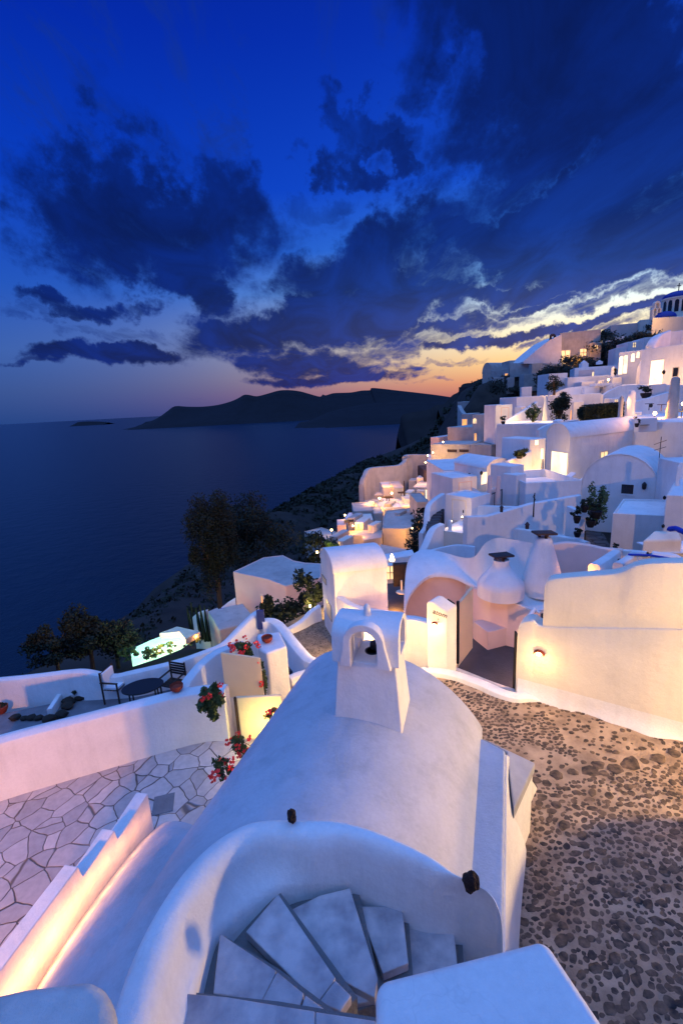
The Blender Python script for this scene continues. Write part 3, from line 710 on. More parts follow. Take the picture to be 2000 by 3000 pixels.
# hood: barrel across, arched mouths on front, back and sides
hx0, hx1, hy0, hy1 = .015, .885, .03, .69
zb_ = zt+.002; r_h = (hy1-hy0)/2; zsp = zt+.33
prof = [(hy0-.02, zb_), (hy0, zsp)]+[(hy0+r_h-r_h*math.cos(math.pi*k/14), zsp+r_h*.62*math.sin(math.pi*k/14)**.8) for k in range(1, 14)]+[(hy1, zsp), (hy1+.02, zb_)]
mb = MB(); k = len(prof)
mb.add([CH(hx0, b, z) for b, z in prof]+[CH(hx1, b, z) for b, z in prof], [tuple(range(k)), tuple(range(k, 2*k))[::-1]]+[(i, (i+1) % k, (i+1) % k+k, i+k) for i in range(k)])
hood = mb.build('hood', 'plaster_near', chim)
def archcut(c0, c1, half, z0, zsp_, along):
    """arched cutter between two points along an axis"""
    a = (c1-c0); sd = Vector((-a.y, a.x, 0)).normalized()
    pr = [(-half, z0), (half, z0), (half, zsp_)]+[(half*math.cos(math.pi*k/12), zsp_+half*math.sin(math.pi*k/12)) for k in range(1, 12)]+[(-half, zsp_)]
    m2 = MB(); n_ = len(pr)
    m2.add([flat(c0)+sd*x+Vector((0, 0, z)) for x, z in pr]+[flat(c1)+sd*x+Vector((0, 0, z)) for x, z in pr], [tuple(range(n_)), tuple(range(n_, 2*n_))[::-1]]+[(i, (i+1) % n_, (i+1) % n_+n_, i+n_) for i in range(n_)])
    return m2.build('cutter', 'plaster_near', None, smooth=False)
cutbox(hood, archcut(CH(.45, -.3, 0), CH(.45, 1.2, 0), .17, zb_-.05, zsp-.01, 0))
cutbox(hood, archcut(CH(-.3, .36, 0), CH(1.3, .36, 0), .19, zb_+.08, zsp-.02, 0))
b_ = hood.modifiers.new('bevel', 'BEVEL'); b_.width = .018; b_.segments = 2; b_.limit_method = 'ANGLE'; b_.angle_limit = R(40)
# proud arch band round the front mouth
mb = MB(); ri, ro_ = .17, .265; arc_i = [(-ri, zb_-.02)]+[(ri*-math.cos(math.pi*k/14), zsp-.01+ri*math.sin(math.pi*k/14)) for k in range(15)]+[(ri, zb_-.02)]
arc_o = [(-ro_-.06, zb_-.02)]+[(ro_*-math.cos(math.pi*k/14), zsp-.01+ro_*math.sin(math.pi*k/14)) for k in range(15)]+[(ro_+.08, zb_-.02)]
n_ = len(arc_i); vs = []
for y_ in (-.05, .10):
    vs += [CH(.45+x, y_, z) for x, z in arc_i]+[CH(.45+x, y_, z) for x, z in arc_o]
fs = []
for i in range(n_-1):
    fs += [(i, i+1, n_+i+1, n_+i), (2*n_+i, 3*n_+i, 3*n_+i+1, 2*n_+i+1), (i, 2*n_+i, 2*n_+i+1, i+1), (n_+i, n_+i+1, 3*n_+i+1, 3*n_+i)]
fs += [(0, n_, 3*n_, 2*n_), (n_-1, 2*n_-1, 4*n_-1, 3*n_-1)]
mb.add(vs, fs); mb.build('arch_band', 'plaster_near', chim, bevel=.015)
mb = MB(); mb.lathe(CH(.42, .36, zsp+r_h*.62-.03), [(.055, 0), (.05, .06), (.045, .12), (.035, .155), (.015, .175), (.001, .18)], 14); mb.build('finial', 'plaster_near', chim)
mb = MB(); mb.lathe(CH(.47, .36, zt+.004), [(.10, 0), (.10, .012), (.08, .012), (.075, -.0)], 18)
mb.lathe(CH(.5, .42, zt+.02), [(.07, 0), (.075, .03), (.07, .08), (.03, .09)], 12); mb.build('flue', 'dark_metal', chim)

# ================================================================= SPIRAL STAIR
stair = thing('spiral_staircase', 'curved stair of grey marble slabs inside the round white parapet', 'stairs', (0, 1.6, -4.2))
SL = [  # slab outlines and their height
 ([(380, 2400), (412, 2281), (520, 2290), (635, 2309), (628, 2400)], -3.22),
 ([(638, 2310), (722, 2323), (722, 2400), (632, 2400)], -3.22),
 ([(727, 2325), (860, 2345), (875, 2400), (727, 2400)], -3.225),
 ([(507, 2147), (633, 2231), (599, 2299), (492, 2281), (497, 2230)], -3.36),
 ([(637, 2234), (697, 2283), (686, 2317), (603, 2300)], -3.362),
 ([(702, 2287), (757, 2328), (692, 2317)], -3.364),
 ([(640, 2058), (768, 2247), (727, 2301), (568, 2143)], -3.50),
 ([(770, 2254), (806, 2290), (782, 2325), (733, 2304)], -3.50),
 ([(672, 2094), (735, 2062), (803, 2045), (864, 2246), (858, 2290), (776, 2246)], -3.64),
 ([(824, 2086), (922, 2086), (936, 2213), (879, 2236)], -3.78),
 ([(788, 2249), (858, 2238), (864, 2300), (810, 2310)], -3.70),
 ([(940, 2134), (1041, 2148), (1052, 2260), (946, 2240)], -3.92)]
for pts, z in SL:
    pp = [P(*p, z) for p in pts]; ct = sum(pp, Vector())/len(pp); pp = [ct+(p-ct)*1.035 for p in pp]; z += .0015*SL.index((pts, z))
    mb = MB(); mb.prism([p[:2] for p in pp], z-.075, z); mb.build('step', 'marble', stair, bevel=.008, seg=2)
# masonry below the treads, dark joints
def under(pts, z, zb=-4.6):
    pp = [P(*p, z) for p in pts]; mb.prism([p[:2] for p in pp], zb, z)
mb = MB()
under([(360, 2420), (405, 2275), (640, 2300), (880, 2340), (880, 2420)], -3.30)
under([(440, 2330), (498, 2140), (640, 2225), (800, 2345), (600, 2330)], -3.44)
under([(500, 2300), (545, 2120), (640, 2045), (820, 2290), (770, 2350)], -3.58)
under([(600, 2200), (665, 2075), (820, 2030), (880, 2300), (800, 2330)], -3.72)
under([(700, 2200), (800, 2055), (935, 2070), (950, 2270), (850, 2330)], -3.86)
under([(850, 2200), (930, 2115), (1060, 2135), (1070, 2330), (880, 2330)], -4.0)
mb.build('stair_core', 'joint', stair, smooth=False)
# parapet
opx = [(225, 2420), (262, 2300), (300, 2195), (350, 2095), (418, 1995), (490, 1925), (560, 1886), (620, 1875), (690, 1875), (770, 1877), (850, 1897), (930, 1930), (1000, 1966), (1052, 2004), (1100, 2030), (1140, 2062), (1152, 2110)]
zp = [-2.85, -2.9, -2.95, -3.0, -3.07, -3.13, -3.17, -3.19, -3.2, -3.2, -3.21, -3.24, -3.28, -3.33, -3.37, -3.40, -3.42]
ib = [(395, 2440), (440, 2340), (462, 2250), (500, 2160), (545, 2118), (592, 2085), (640, 2052), (680, 2045), (720, 2040), (770, 2035), (820, 2045), (880, 2075), (930, 2100), (980, 2130), (1030, 2145), (1080, 2160), (1120, 2175)]
zi = [-3.2, -3.25, -3.3, -3.4, -3.45, -3.5, -3.55, -3.6, -3.62, -3.64, -3.68, -3.74, -3.78, -3.85, -3.9, -3.95, -4.0]
O_ = catmull([P(*p, z) for p, z in zip(opx, zp)], 5); I_ = catmull([P(*p, z) for p, z in zip(ib, zi)], 5)
rws = []
for i in range(len(O_)):
    o_, q = O_[i], I_[i]
    dn = flat(q-o_); Ld = dn.length; dn.normalize(); w = min(.21, Ld*.8)
    row = [Vector((o_.x, o_.y, -5.6))-dn*.06, o_-dn*.035+Vector((0, 0, -.25)), o_-dn*.012+Vector((0, 0, -.07)), o_+dn*.02+Vector((0, 0, -.012))]
    for t, z in ((.07, 0), (.12, -.004), (.165, -.02), (.2, -.055), (.225, -.11), (.24, -.19)):
        row.append(flat(o_)+dn*(t*w/.21)+Vector((0, 0, o_.z+z)))
    a = row[-1]; bq = Vector((q.x, q.y, min(q.z, a.z-.12)))
    row += [a.lerp(bq, .4)+Vector((0, 0, -.03)), a.lerp(bq, .75), bq, Vector((bq.x, bq.y, -4.6))+dn*.02]
    rws.append(row)
mb = MB(); mb.grid(rws)
par = mb.build('parapet_wall', 'plaster_near', None, ang=80, sub=1); tag(par, 'thick rounded white parapet curving round the marble stair', 'wall')
# rocks on the parapet
def rock(p, rad, label, m='lava'):
    mb = MB(); r3 = random.Random(int(p.x*100)); prof = []
    me = bmesh.new(); bmesh.ops.create_icosphere(me, subdivisions=3, radius=1)
    vs = []
    for v in me.verts:
        k = 1+.35*noise.noise(v.co*1.7+Vector((p.x, 0, 0)))+.15*noise.noise(v.co*5)
        vs.append(Vector((v.co.x*rad[0], v.co.y*rad[1], v.co.z*rad[2]))*k+p)
    mb.add(vs, [tuple(v.index for v in f.verts) for f in me.faces]); me.free()
    return tag(mb.build('lava_stone', m, None, ang=20), label, 'stone')
rock(P(670, 1873, -3.13), (.035, .035, .06), 'small dark pointed stone on the crest of the curved parapet')
rock(P(1081, 2026, -3.27), (.055, .05, .075), 'larger porous brown stone on the right shoulder of the parapet')
# blocks beside the viewpoint
mb = MB(); pp = [P(862, 2246, -2.3), P(1252, 2148, -2.3), P(1420, 2395, -2.3), P(1450, 2480, -2.3), P(862, 2480, -2.3)]
mb.prism([p[:2] for p in pp], -4.6, -2.3)
tag(mb.build('stair_pillar', 'plaster_near', None, bevel=.05, seg=5), 'flat topped white masonry block at the bottom edge right of the stair', 'pillar')
mb = MB(); pp = [P(-60, 2282, -2.3), P(60, 2256, -2.3), P(215, 2236, -2.3), P(262, 2285, -2.32), P(275, 2460, -2.3), P(-90, 2460, -2.3)]
mb.prism([p[:2] for p in pp], -4.8, -2.3)
tag(mb.build('stair_pillar', 'plaster_old', None, bevel=.10, seg=6), 'weathered rounded white block in the bottom left corner', 'pillar')

# ================================================================= LEFT TERRACE
zt_ = -6.5
mb = MB(); pp = [P(-150, 1880, zt_), P(0, 1825, zt_), P(290, 1738, zt_), P(470, 1680, zt_), P(560, 1700, zt_), P(700, 1650, zt_)]
mb.prism([p[:2] for p in pp]+[(0.5, 6.5), (-1.6, 2.5), (-3, 1), (-9, 1)], -8.2, zt_)
tag(mb.build('terrace_paving', 'crazy_paving', smooth=False), None, None, kind='structure')
mb = MB(); q = [P(352, 1832, zt_), P(400, 1800, zt_), P(405, 1860, zt_), P(360, 1890, zt_)]
c0 = P(376, 1847, zt_)
mb.box(c0+Vector((0, 0, .006)), (.17, .2, .006), (1, .25, 0)); tag(mb.build('drain_cover', 'floor_grey', smooth=False, bevel=.003), 'small square grey drain cover let into the stone terrace', 'drain cover')
# wall between the paved terrace and the lower one
run_wall('terrace_wall', 'long waist-high white wall along the paved terrace at left', 'wall',
         [(-260, 1785, -5.38), (0, 1707, -5.38), (200, 1655, -5.38), (430, 1597, -5.38), (512, 1590, -5.38)], zb=-8.4, th=.36, m='plaster_near', rt=.12, sm=4)
# stepped wall in the foreground
a0 = P(340, 1822, -4.95); segs = []
def on_line(u, v, z): return P(u, v, z)
tops_ = [((340, 1822), (292, 1903), -4.95), ((266, 1884), (194, 1982), -4.83), ((164, 1965), (-60, 2330), -4.71)]
A_ = P(352, 1908, -5.05); 
L0 = P(340, 1822, -4.95); L1 = P(62, 2146, -4.71); dd = flat(L1-L0).normalized(); nn = Vector((-dd.y, dd.x, 0)); nn = nn if nn.x < 0 else -nn
def par_s(u, v, z): return flat(P(u, v, z)-L0).dot(dd)
s_a = par_s(290, 1903, -4.95); s_b = par_s(192, 1982, -4.83); s_e = s_b+2.4
prof = [(0, -6.6), (0, -4.95), (s_a, -4.95), (s_a+.04, -4.80), (s_b, -4.80), (s_b+.04, -4.65), (s_e, -4.65), (s_e, -6.6)]
prof = [(0, -6.6), (0, -4.95), (s_a, -5.0), (s_a+.10, -5.0), (s_a+.13, -4.84), (s_b, -4.88), (s_b+.10, -4.88), (s_b+.13, -4.71), (s_e, -4.74), (s_e, -6.6)]
mb = MB(); k = len(prof); f0 = flat(L0); f0n, dd0, nn0 = f0.copy(), dd.copy(), nn.copy()
mb.add([f0+dd*s+Vector((0, 0, z)) for s, z in prof]+[f0+dd*s+nn*.17+Vector((0, 0, z)) for s, z in prof], [tuple(range(k)), tuple(range(k, 2*k))[::-1]]+[(i, (i+1) % k, (i+1) % k+k, i+k) for i in range(k)])
tag(mb.build('stepped_wall', 'plaster_near', bevel=.012), 'white wall with a notched stepped top, glowing orange at lower left', 'wall')
# lower terrace beyond
zl = -7.35
mb = MB(); pp = [P(-200, 1660, zl), P(0, 1640, zl), P(200, 1600, zl), P(600, 1470, zl)]
mb.prism([p[:2] for p in pp]+[(-2.4, 9.3), (-3.2, 8.6), (-7, 7.3), (-12, 6)], -9.5, zl)
tag(mb.build('terrace_floor', 'floor_grey', smooth=False), None, None, kind='structure')
run_wall('sea_wall', 'low wavy white wall on the sea side of the furnished terrace', 'wall',
         [(-200, 1590, -6.66), (-60, 1570, -6.64), (60, 1558, -6.6), (150, 1547, -6.53), (190, 1546, -6.53), (250, 1556, -6.7), (300, 1548, -6.65), (400, 1524, -6.6), (470, 1500, -6.45), (520, 1478, -6.3), (560, 1440, -6.05), (588, 1412, -5.85), (600, 1404, -5.8)],
         zb=-10, th=.3, m='plaster_near', rt=.13, sm=4)
# ================================================================= PATH
zp_ = -6.4
mb = MB(); pts = [(1.0, 1.0), (9, 1.0), (8.5, 6.0), P(1568, 1702, zp_)[:2], P(1200, 1617, zp_)[:2], P(1100, 1590, zp_)[:2], P(985, 1550, zp_)[:2], P(900, 1530, zp_)[:2], (-1.2, 9.6), (-1.6, 7.4), (0.2, 6.4)]
rows = []
for i in range(96):
    y = .6+i*.1; row = []
    for j in range(112):
        x = -2.2+j*.1; row.append(Vector((x, y, zp_+.035*fbm((x, y, 0), .7)+.012*noise.noise(Vector((x*3, y*3, 0))))))
    rows.append(row)
def inside(x, y, pg):
    c = False
    for (x0, y0), (x1, y1) in zip(pg, pg[1:]+pg[:1]):
        if (y0 > y) != (y1 > y) and x < (x1-x0)*(y-y0)/(y1-y0)+x0: c = not c
    return c
PG = [(-2.2, .3), (9, .3), (9, 6.0)]+[tuple(P(*p)[:2]) for p in ((1700, 1740, zp_), (1568, 1690, zp_), (1400, 1650, zp_), (1260, 1620, zp_), (1195, 1600, zp_), (1150, 1588, zp_), (1090, 1562, zp_), (1020, 1540, zp_), (968, 1536, zp_))]+[(.3, 9.9), (-1.5, 9.7), (-1.7, 7.6), (-.2, 6.6)]
mb.grid(rows); mb.f = [f for f in mb.f if inside(*((mb.v[f[0]]+mb.v[f[2]])/2)[:2], PG)]; path = mb.build('cobbled_path', 'mortar', ang=180); tag(path, None, None, kind='structure')
# every pebble set in the mortar, one mesh with the path's own surface
mb = MB(); r3 = random.Random(21); placed = {}
bandA, bandB = P(1228, 1795, zp_), P(1600, 1728, zp_); bd_ = flat(bandB-bandA).normalized(); bn_ = Vector((-bd_.y, bd_.x, 0))
me0 = bmesh.new(); bmesh.ops.create_icosphere(me0, subdivisions=2, radius=1); IV = [v.co.copy() for v in me0.verts if v.co.z > -.3]; idx = {v.index: k for k, v in enumerate([v for v in me0.verts if v.co.z > -.3])}; IF = [tuple(idx[v.index] for v in f.verts) for f in me0.faces if all(v.index in idx for v in f.verts)]; me0.free()
tries = 0
while tries < 42000:
    tries += 1; x, y = r3.uniform(.6, 7.2), r3.uniform(2.4, 9.6)
    if not inside(x, y, PG): continue
    off = (Vector((x, y, 0))-flat(bandA)).dot(bn_)
    if off > .12: rr0 = r3.uniform(.022, .05)
    elif off > -.12: rr0 = r3.uniform(.07, .13)
    else: rr0 = r3.choice((.025, .03, .035, .04, .045, .05, .06, .07))*r3.uniform(.85, 1.15)
    if off > .12 and (noise.noise(Vector((x*1.1, y*1.1, 4))) > .0 or x > 4) and r3.random() < .93: continue
    el = r3.uniform(1.0, 1.7); key = (int(x/.25), int(y/.25)); ok = True
    for i in (-1, 0, 1):
        for j in (-1, 0, 1):
            for (px_, py_, pr_) in placed.get((key[0]+i, key[1]+j), ()):
                if (px_-x)**2+(py_-y)**2 < (pr_+rr0*math.sqrt(el))**2*.70: ok = False; break
            if not ok: break
        if not ok: break
    if not ok: continue
    placed.setdefault(key, []).append((x, y, rr0*math.sqrt(el)))
    a = r3.uniform(-.6, .6)+.35; ca_, sa_ = math.cos(a), math.sin(a); o_ = Vector((r3.uniform(0, 99), 0, 0))
    z0 = zp_+.035*fbm((x, y, 0), .7)+.012*noise.noise(Vector((x*3, y*3, 0)))
    hgt = rr0*r3.uniform(.07, .13)
    vs = []
    for c in IV:
        k = 1+.38*noise.noise(c*1.6+o_); X_, Y_ = c.x*rr0*el*k, c.y*rr0*k
        vs.append(Vector((x+ca_*X_-sa_*Y_, y+sa_*X_+ca_*Y_, z0+c.z*hgt)))
    mb.add(vs, IF)
co = mb.build('cobbles', 'cobble_stone', path, ang=180)
# dark broken edge stones and a drain strip on the path
mb = MB(); 
for a, b, z in (((1105, 1695), (1240, 1850), -6.3),):
    pass
# lower court beyond the white kerb
mb = MB(); pp = [P(640, 1540, -6.9), P(985, 1556, -6.9), P(1215, 1625, -6.9), P(1300, 1560, -6.9), P(1250, 1430, -6.9), P(1000, 1330, -6.9), P(860, 1330, -6.9), P(640, 1440, -6.9)]
mb.prism([p[:2] for p in pp], -8.6, -6.9); tag(mb.build('court_floor', 'asphalt_dark', smooth=False), None, None, kind='structure')
mb = MB(); pp = [P(655, 1472, -6.72), P(760, 1380, -6.72), P(820, 1420, -6.72), P(800, 1530, -6.72), P(700, 1540, -6.72)]
mb.prism([p[:2] for p in pp], -7.2, -6.72); tag(mb.build('pebble_path', 'cobbles_fine', smooth=False), None, None, kind='structure')
# white kerb
run_wall('kerb', 'low white rounded kerb in front of the gateway', 'kerb', [(968, 1545, -6.28), (1020, 1548, -6.28), (1090, 1570, -6.28), (1150, 1596, -6.28), (1188, 1605, -6.28), (1215, 1604, -6.30), (1250, 1612, -6.36)], zb=-7.3, th=.30, m='plaster_near', rt=.09, sm=4)
run_wall('kerb', 'weathered whitewashed rubble edging just beyond the white kerb', 'kerb', [(1030, 1532, -6.5), (1075, 1550, -6.5), (1130, 1572, -6.5), (1190, 1592, -6.5)], zb=-7.3, th=.14, m='plaster_old', rt=.04, sm=3)

# ================================================================= CREAM WALL AT RIGHT
w0, w1 = P(1187, 1590, zp_), P(1568, 1700, zp_); dw = flat(w1-w0).normalized(); nw = Vector((-dw.y, dw.x, 0)); nw = nw if nw.dot(w0) > 0 else -nw
gw = thing('boundary_wall', 'tall cream-lit wall with a ledge and wavy top beside the cobbled path', 'wall', (w0+w1)/2)
def onw(u, v): return onplane(u, v, w0, w1)
def wallz(u, v): return onw(u, v).z
lowtop = [(1187, 1468), (1190, 1440), (1200, 1430), (1222, 1427), (1250, 1440), (1400, 1443), (1568, 1446), (1700, 1448)]
tp = [onw(*p) for p in lowtop]; wend = w0+dw*7.5
mb = MB(); T = catmull(tp, 4); T.append(Vector((wend.x, wend.y, T[-1].z)))
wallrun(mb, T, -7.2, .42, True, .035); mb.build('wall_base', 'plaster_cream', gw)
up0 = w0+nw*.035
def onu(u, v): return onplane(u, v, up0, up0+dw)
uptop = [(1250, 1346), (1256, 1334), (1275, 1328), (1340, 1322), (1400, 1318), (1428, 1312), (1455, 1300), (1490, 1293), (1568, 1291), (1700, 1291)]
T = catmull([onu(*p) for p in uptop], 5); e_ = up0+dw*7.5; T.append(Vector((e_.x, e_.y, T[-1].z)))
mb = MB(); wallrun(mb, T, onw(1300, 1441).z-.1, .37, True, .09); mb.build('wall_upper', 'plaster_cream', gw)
# spreading rounded foot
mb = MB(); rws = []
for i in range(30):
    s = .0+i*.26; b0 = w0+dw*s; ww = .10+.05*math.sin(i*.9)+.03*math.sin(i*2.1)
    rws.append([Vector((b0.x, b0.y, zp_+.36))-nw*.004, b0-nw*.02+Vector((0, 0, .22)), b0-nw*(ww*.5)+Vector((0, 0, .10)), b0-nw*ww+Vector((0, 0, .02)), b0-nw*(ww+.05)+Vector((0, 0, -.1))])
mb.grid(rws); mb.build('wall_foot', 'plaster_near', gw, ang=180)
# arched sconce
def sconce(A, B, u, v, w, label, power, cat='wall lamp', col=CREAM, lr=.06, off=.16):
    p = onplane(u, v, A, B); d = flat(B-A).normalized(); n = Vector((-d.y, d.x, 0)); n = -n if n.dot(flat(A)) > 0 else n
    r = thing('wall_lamp', label, cat, p)
    mb = MB(); rws = []
    for k in range(13):
        t = math.pi*k/12; rws.append([p+d*(w*math.cos(t)*a)+Vector((0, 0, w*.75*math.sin(t)*a))+n*(o_) for a, o_ in ((1.0, 0), (1.02, .05), (1.0, .10), (.88, .11), (.84, .10), (.84, 0))])
    mb.grid(rws); mb.build('lamp_shade', 'terracotta', r)
    mb = MB(); mb.lathe(p+n*.06+Vector((0, 0, .01)), [(.001, -w*.3), (w*.38, -w*.2), (w*.45, 0), (w*.3, w*.28), (.001, w*.35)], 12); mb.build('bulb', 'bulb', r)
    light(p+n*off+Vector((0, 0, -.08)), power, col, lr, r); return r
sconce(w0-nw*.004, w1-nw*.004, 1238, 1500, .11, 'glowing arched sconce low on the tall cream wall', 9, off=.34)
# recess with pipe at the wall's left end
mb = MB(); a_ = onw(1187, 1590)
for k in range(6):
    pass
# ================================================================= GATEWAY
g0, g1 = P(980, 1545, -6.55), P(1026, 1552, -6.55)
A_, B_ = g0, g1
gp = thing('gate_pillar', 'narrow white gate pillar with rounded top and small lit arch lamp', 'pillar', (A_+B_)/2)
d_ = flat(B_-A_).normalized(); n_v = Vector((-d_.y, d_.x, 0)); Lp = flat(B_-A_).length
topL, topR = onplane(978, 1385, A_, B_).z, onplane(1022, 1402, A_, B_).z
dpt = .62; prf = [(0, -7.3), (0, topL-.02), (.05, topL+.05), (Lp*.35, topL+.03), (Lp*.7, topR+.05), (Lp, topR-.03), (Lp, -7.3)]
bdir = (P(1052, 1395, topR)-P(1024, 1402, topR)); bdir = flat(bdir).normalized() if bdir.length > .01 else n_v
bdir = (n_v*.8+d_*.6).normalized()
mb = MB(); k = len(prf); f0 = flat(A_)
mb.add([f0+d_*s+Vector((0, 0, z)) for s, z in prf]+[f0+d_*s+bdir*dpt*.55+Vector((0, 0, z+(.07 if z > -7 else 0))) for s, z in prf], [tuple(range(k)), tuple(range(k, 2*k))[::-1]]+[(i, (i+1) % k, (i+1) % k+k, i+k) for i in range(k)])
mb.build('wall', 'plaster_near', gp, bevel=.035)
sconce(A_, B_, 998, 1432, .07, 'little arched lamp on the narrow gate pillar', 5, lr=.04, off=.14)
# lettering cut on the pillar
def text(s, p, d, up, size, m, parent, name='lettering'):
    c = bpy.data.curves.new(name, 'FONT'); c.body = s; c.size = size; c.extrude = .003; c.align_x = 'CENTER'
    to = bpy.data.objects.new(name, c); COL.objects.link(to); n = d.cross(up).normalized()
    Mx = Matrix((d.normalized(), up.normalized(), n)).transposed().to_4x4(); Mx.translation = p
    dg = bpy.context.evaluated_depsgraph_get(); me = bpy.data.meshes.new_from_object(to.evaluated_get(dg)); bpy.data.objects.remove(to)
    me.transform(Mx); me.materials.clear(); me.materials.append(MATS[m]); o = bpy.data.objects.new(name, me); COL.objects.link(o)
    o.parent = parent; o.matrix_parent_inverse = Matrix.Translation(-root_loc(parent)); return o
nf = -n_v if n_v.dot(flat(A_)) > 0 else n_v
mat('letter', (.10, .05, .05), .7)
text('atom', onplane(1009, 1414, A_, B_)+nf*.006, (d_-Vector((0, 0, .28))).normalized(), (Vector((0, 0, 1))+d_*.28).normalized(), .17, 'letter', gp)
text('ti', onplane(1006, 1424, A_, B_)+nf*.004, d_, Vector((0, 0, 1)), .07, 'letter', gp)
# curved wall from the pillar to behind the chimney
run_wall('garden_wall', 'curved brightly lit white wall between chimney and gate pillar', 'wall', [(870, 1418, -5.35), (918, 1422, -5.35), (950, 1424, -5.38), (980, 1432, -5.42)], zb=-7.3, th=.3, m='plaster_near', sm=4, rt=.06)
# stone doorpost and cream door leaf
dp0, dp1 = P(1026, 1540, -6.6), P(1044, 1528, -6.6)
mb = MB(); q0 = flat(dp0); q1 = flat(dp1)
zt1 = onplane(1030, 1402, A_, B_).z-.06
mb.prism([(q0.x, q0.y), (q1.x, q1.y), (q1.x-.1, q1.y+.28), (q0.x-.1, q0.y+.28)], -7.3, zt1)
tag(mb.build('stone_doorpost', 'rock', bevel=.02), 'rough dark stone jamb beside the cream door leaf', 'doorpost')
l0, l1 = P(1048, 1524, -6.6), P(1085, 1476, -6.6)
lz0 = zat(l0, 1394)
dl_ = thing('gate_leaf', 'tall cream boarded gate leaf standing open at the gateway', 'gate', (l0+l1)/2)
mb = MB(); dd_ = flat(l1-l0).normalized(); nn_ = Vector((-dd_.y, dd_.x, 0)); top1 = zat(l1, 1348)
for i in range(4):
    a = l0.lerp(l1, i/4); b = l0.lerp(l1, (i+1)/4)-dd_*.012
    mb.prism([(a.x, a.y), (b.x, b.y), (b.x+nn_.x*.06, b.y+nn_.y*.06), (a.x+nn_.x*.06, a.y+nn_.y*.06)], -6.75, [lz0+(top1-lz0)*i/4, lz0+(top1-lz0)*(i+1)/4, lz0+(top1-lz0)*(i+1)/4, lz0+(top1-lz0)*i/4])
mb.build('boards', 'wood_cream', dl_, smooth=False)
mb = MB(); mb.box((l0.lerp(l1, .02)+Vector((0, 0, (lz0-(-6.75))*.5)))-nn_*.02, (.03, .03, (lz0+6.75)/2), dd_); mb.build('gate_frame', 'dark_metal', dl_, smooth=False)

# rosy building behind the gate: wall parts and rounded roof
rb = thing('rounded_house', 'rosy white house with a broad rounded roof behind the gate pillar', 'house', P(1080, 1450, -7))
# end gable (lit rose): arch from (935,1420) up through (1000,1330) to (1085,1350)
ga, gb = P(928, 1420, -6.9), P(1100, 1430, -6.9)
gdir = flat(gb-ga).normalized(); gn = Vector((-gdir.y, gdir.x, 0))
def arcpoly(pts): return [onplane(u, v, ga, gb) for u, v in pts]
arc = arcpoly([(926, 1440), (928, 1412), (932, 1390), (943, 1365), (962, 1340), (985, 1325), (1010, 1322), (1040, 1326), (1068, 1335), (1084, 1344)])
arc = catmull(arc, 3)
mb = MB(); k = len(arc); base_ = [Vector((p.x, p.y, -8.5)) for p in (arc[0], arc[-1])]
poly = [base_[0]]+arc+[base_[1]]; k = len(poly)
back = 1.9
mb.add(poly+[p+gn*back+gdir*0.15+(Vector((0, 0, .0))) for p in poly], [tuple(range(k)), tuple(range(k, 2*k))[::-1]]+[(i, (i+1) % k, (i+1) % k+k, i+k) for i in range(k)])
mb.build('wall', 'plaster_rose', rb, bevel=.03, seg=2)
# roof sweep: from that arch back to the ridge line seen against the flat roofs
bk = [(930, 1330, -5.4), (936, 1290, -5.2), (955, 1268, -5.05), (985, 1262, -4.95), (1030, 1272, -4.85), (1060, 1280, -4.8), (1090, 1278, -4.6), (1113, 1248, -4.2), (1140, 1236, -4.1), (1165, 1238, -4.1), (1210, 1245, -4.2), (1250, 1255, -4.3)]
fr_ = [(926, 1440, -6.1), (928, 1410, -5.9), (943, 1362, -5.55), (985, 1322, -5.3), (1040, 1323, -5.3), (1088, 1345, -5.4), (1120, 1357, -5.45), (1150, 1370, -5.5), (1180, 1384, -5.55), (1215, 1398, -5.65), (1232, 1402, -5.7), (1250, 1400, -5.7)]
Bk = catmull([P(*p) for p in bk], 4); Fr = catmull([P(*p) for p in fr_], 4)
rws = []
for a, b in zip(Fr, Bk):
    row = [Vector((a.x, a.y, a.z-.10))]
    for k in range(13):
        t = k/12; q = a.lerp(b, t); w_ = min(1, max(0, (len(rws)-11)/11)); q.z = a.z+(b.z-a.z)*((1-w_)*(1-(1-t)**1.8)+w_*t**4)+(1-w_)*.10*math.sin(math.pi*t); row.append(q)
    row.append(Vector((b.x, b.y, -8)))
    rws.append(row)
mb = MB(); mb.grid(rws); mb.build('roof', 'plaster', rb, ang=60)
# parapet strip down to the right (blue edge) with the salmon wall beneath it
sl0 = [(1086, 1350, -5.42), (1120, 1362, -5.47), (1150, 1374, -5.5), (1180, 1387, -5.58), (1218, 1402, -5.68), (1240, 1408, -5.72)]
tp = [P(*p) for p in sl0]
mb = MB(); wallrun(mb, catmull(tp, 3), -8.0, .22, True, .03); mb.build('side_wall', 'plaster_rose', rb)
# lower step (white triangular bench) and side block
mb = MB(); pp = [P(1085, 1426, -6.35), P(1140, 1418, -6.35), P(1196, 1437, -6.35), P(1185, 1436, -6.35), P(1120, 1452, -6.35)]
mb.prism([p[:2] for p in pp], -6.95, -6.35); mb.build('bench', 'plaster_rose', rb, bevel=.02)
# gutter arm and dark jamb at the cream wall's end
mb = MB(); mb.tube([P(1240, 1408, -5.66), P(1228, 1398, -5.6), P(1196, 1440, -5.9), P(1190, 1456, -6.0)], .055, 8); mb.build('gutter', 'plaster', rb)
mb = MB(); a = P(1182, 1596, -6.6); b = P(1188, 1600, -6.6); mb.prism([a[:2], b[:2], (b.x+.05, b.y+.3), (a.x+.05, a.y+.3)], -7.2, zat(a, 1462))
tag(mb.build('stone_doorpost', 'rock', bevel=.02), 'dark stone edge at the left end of the tall cream wall', 'doorpost')

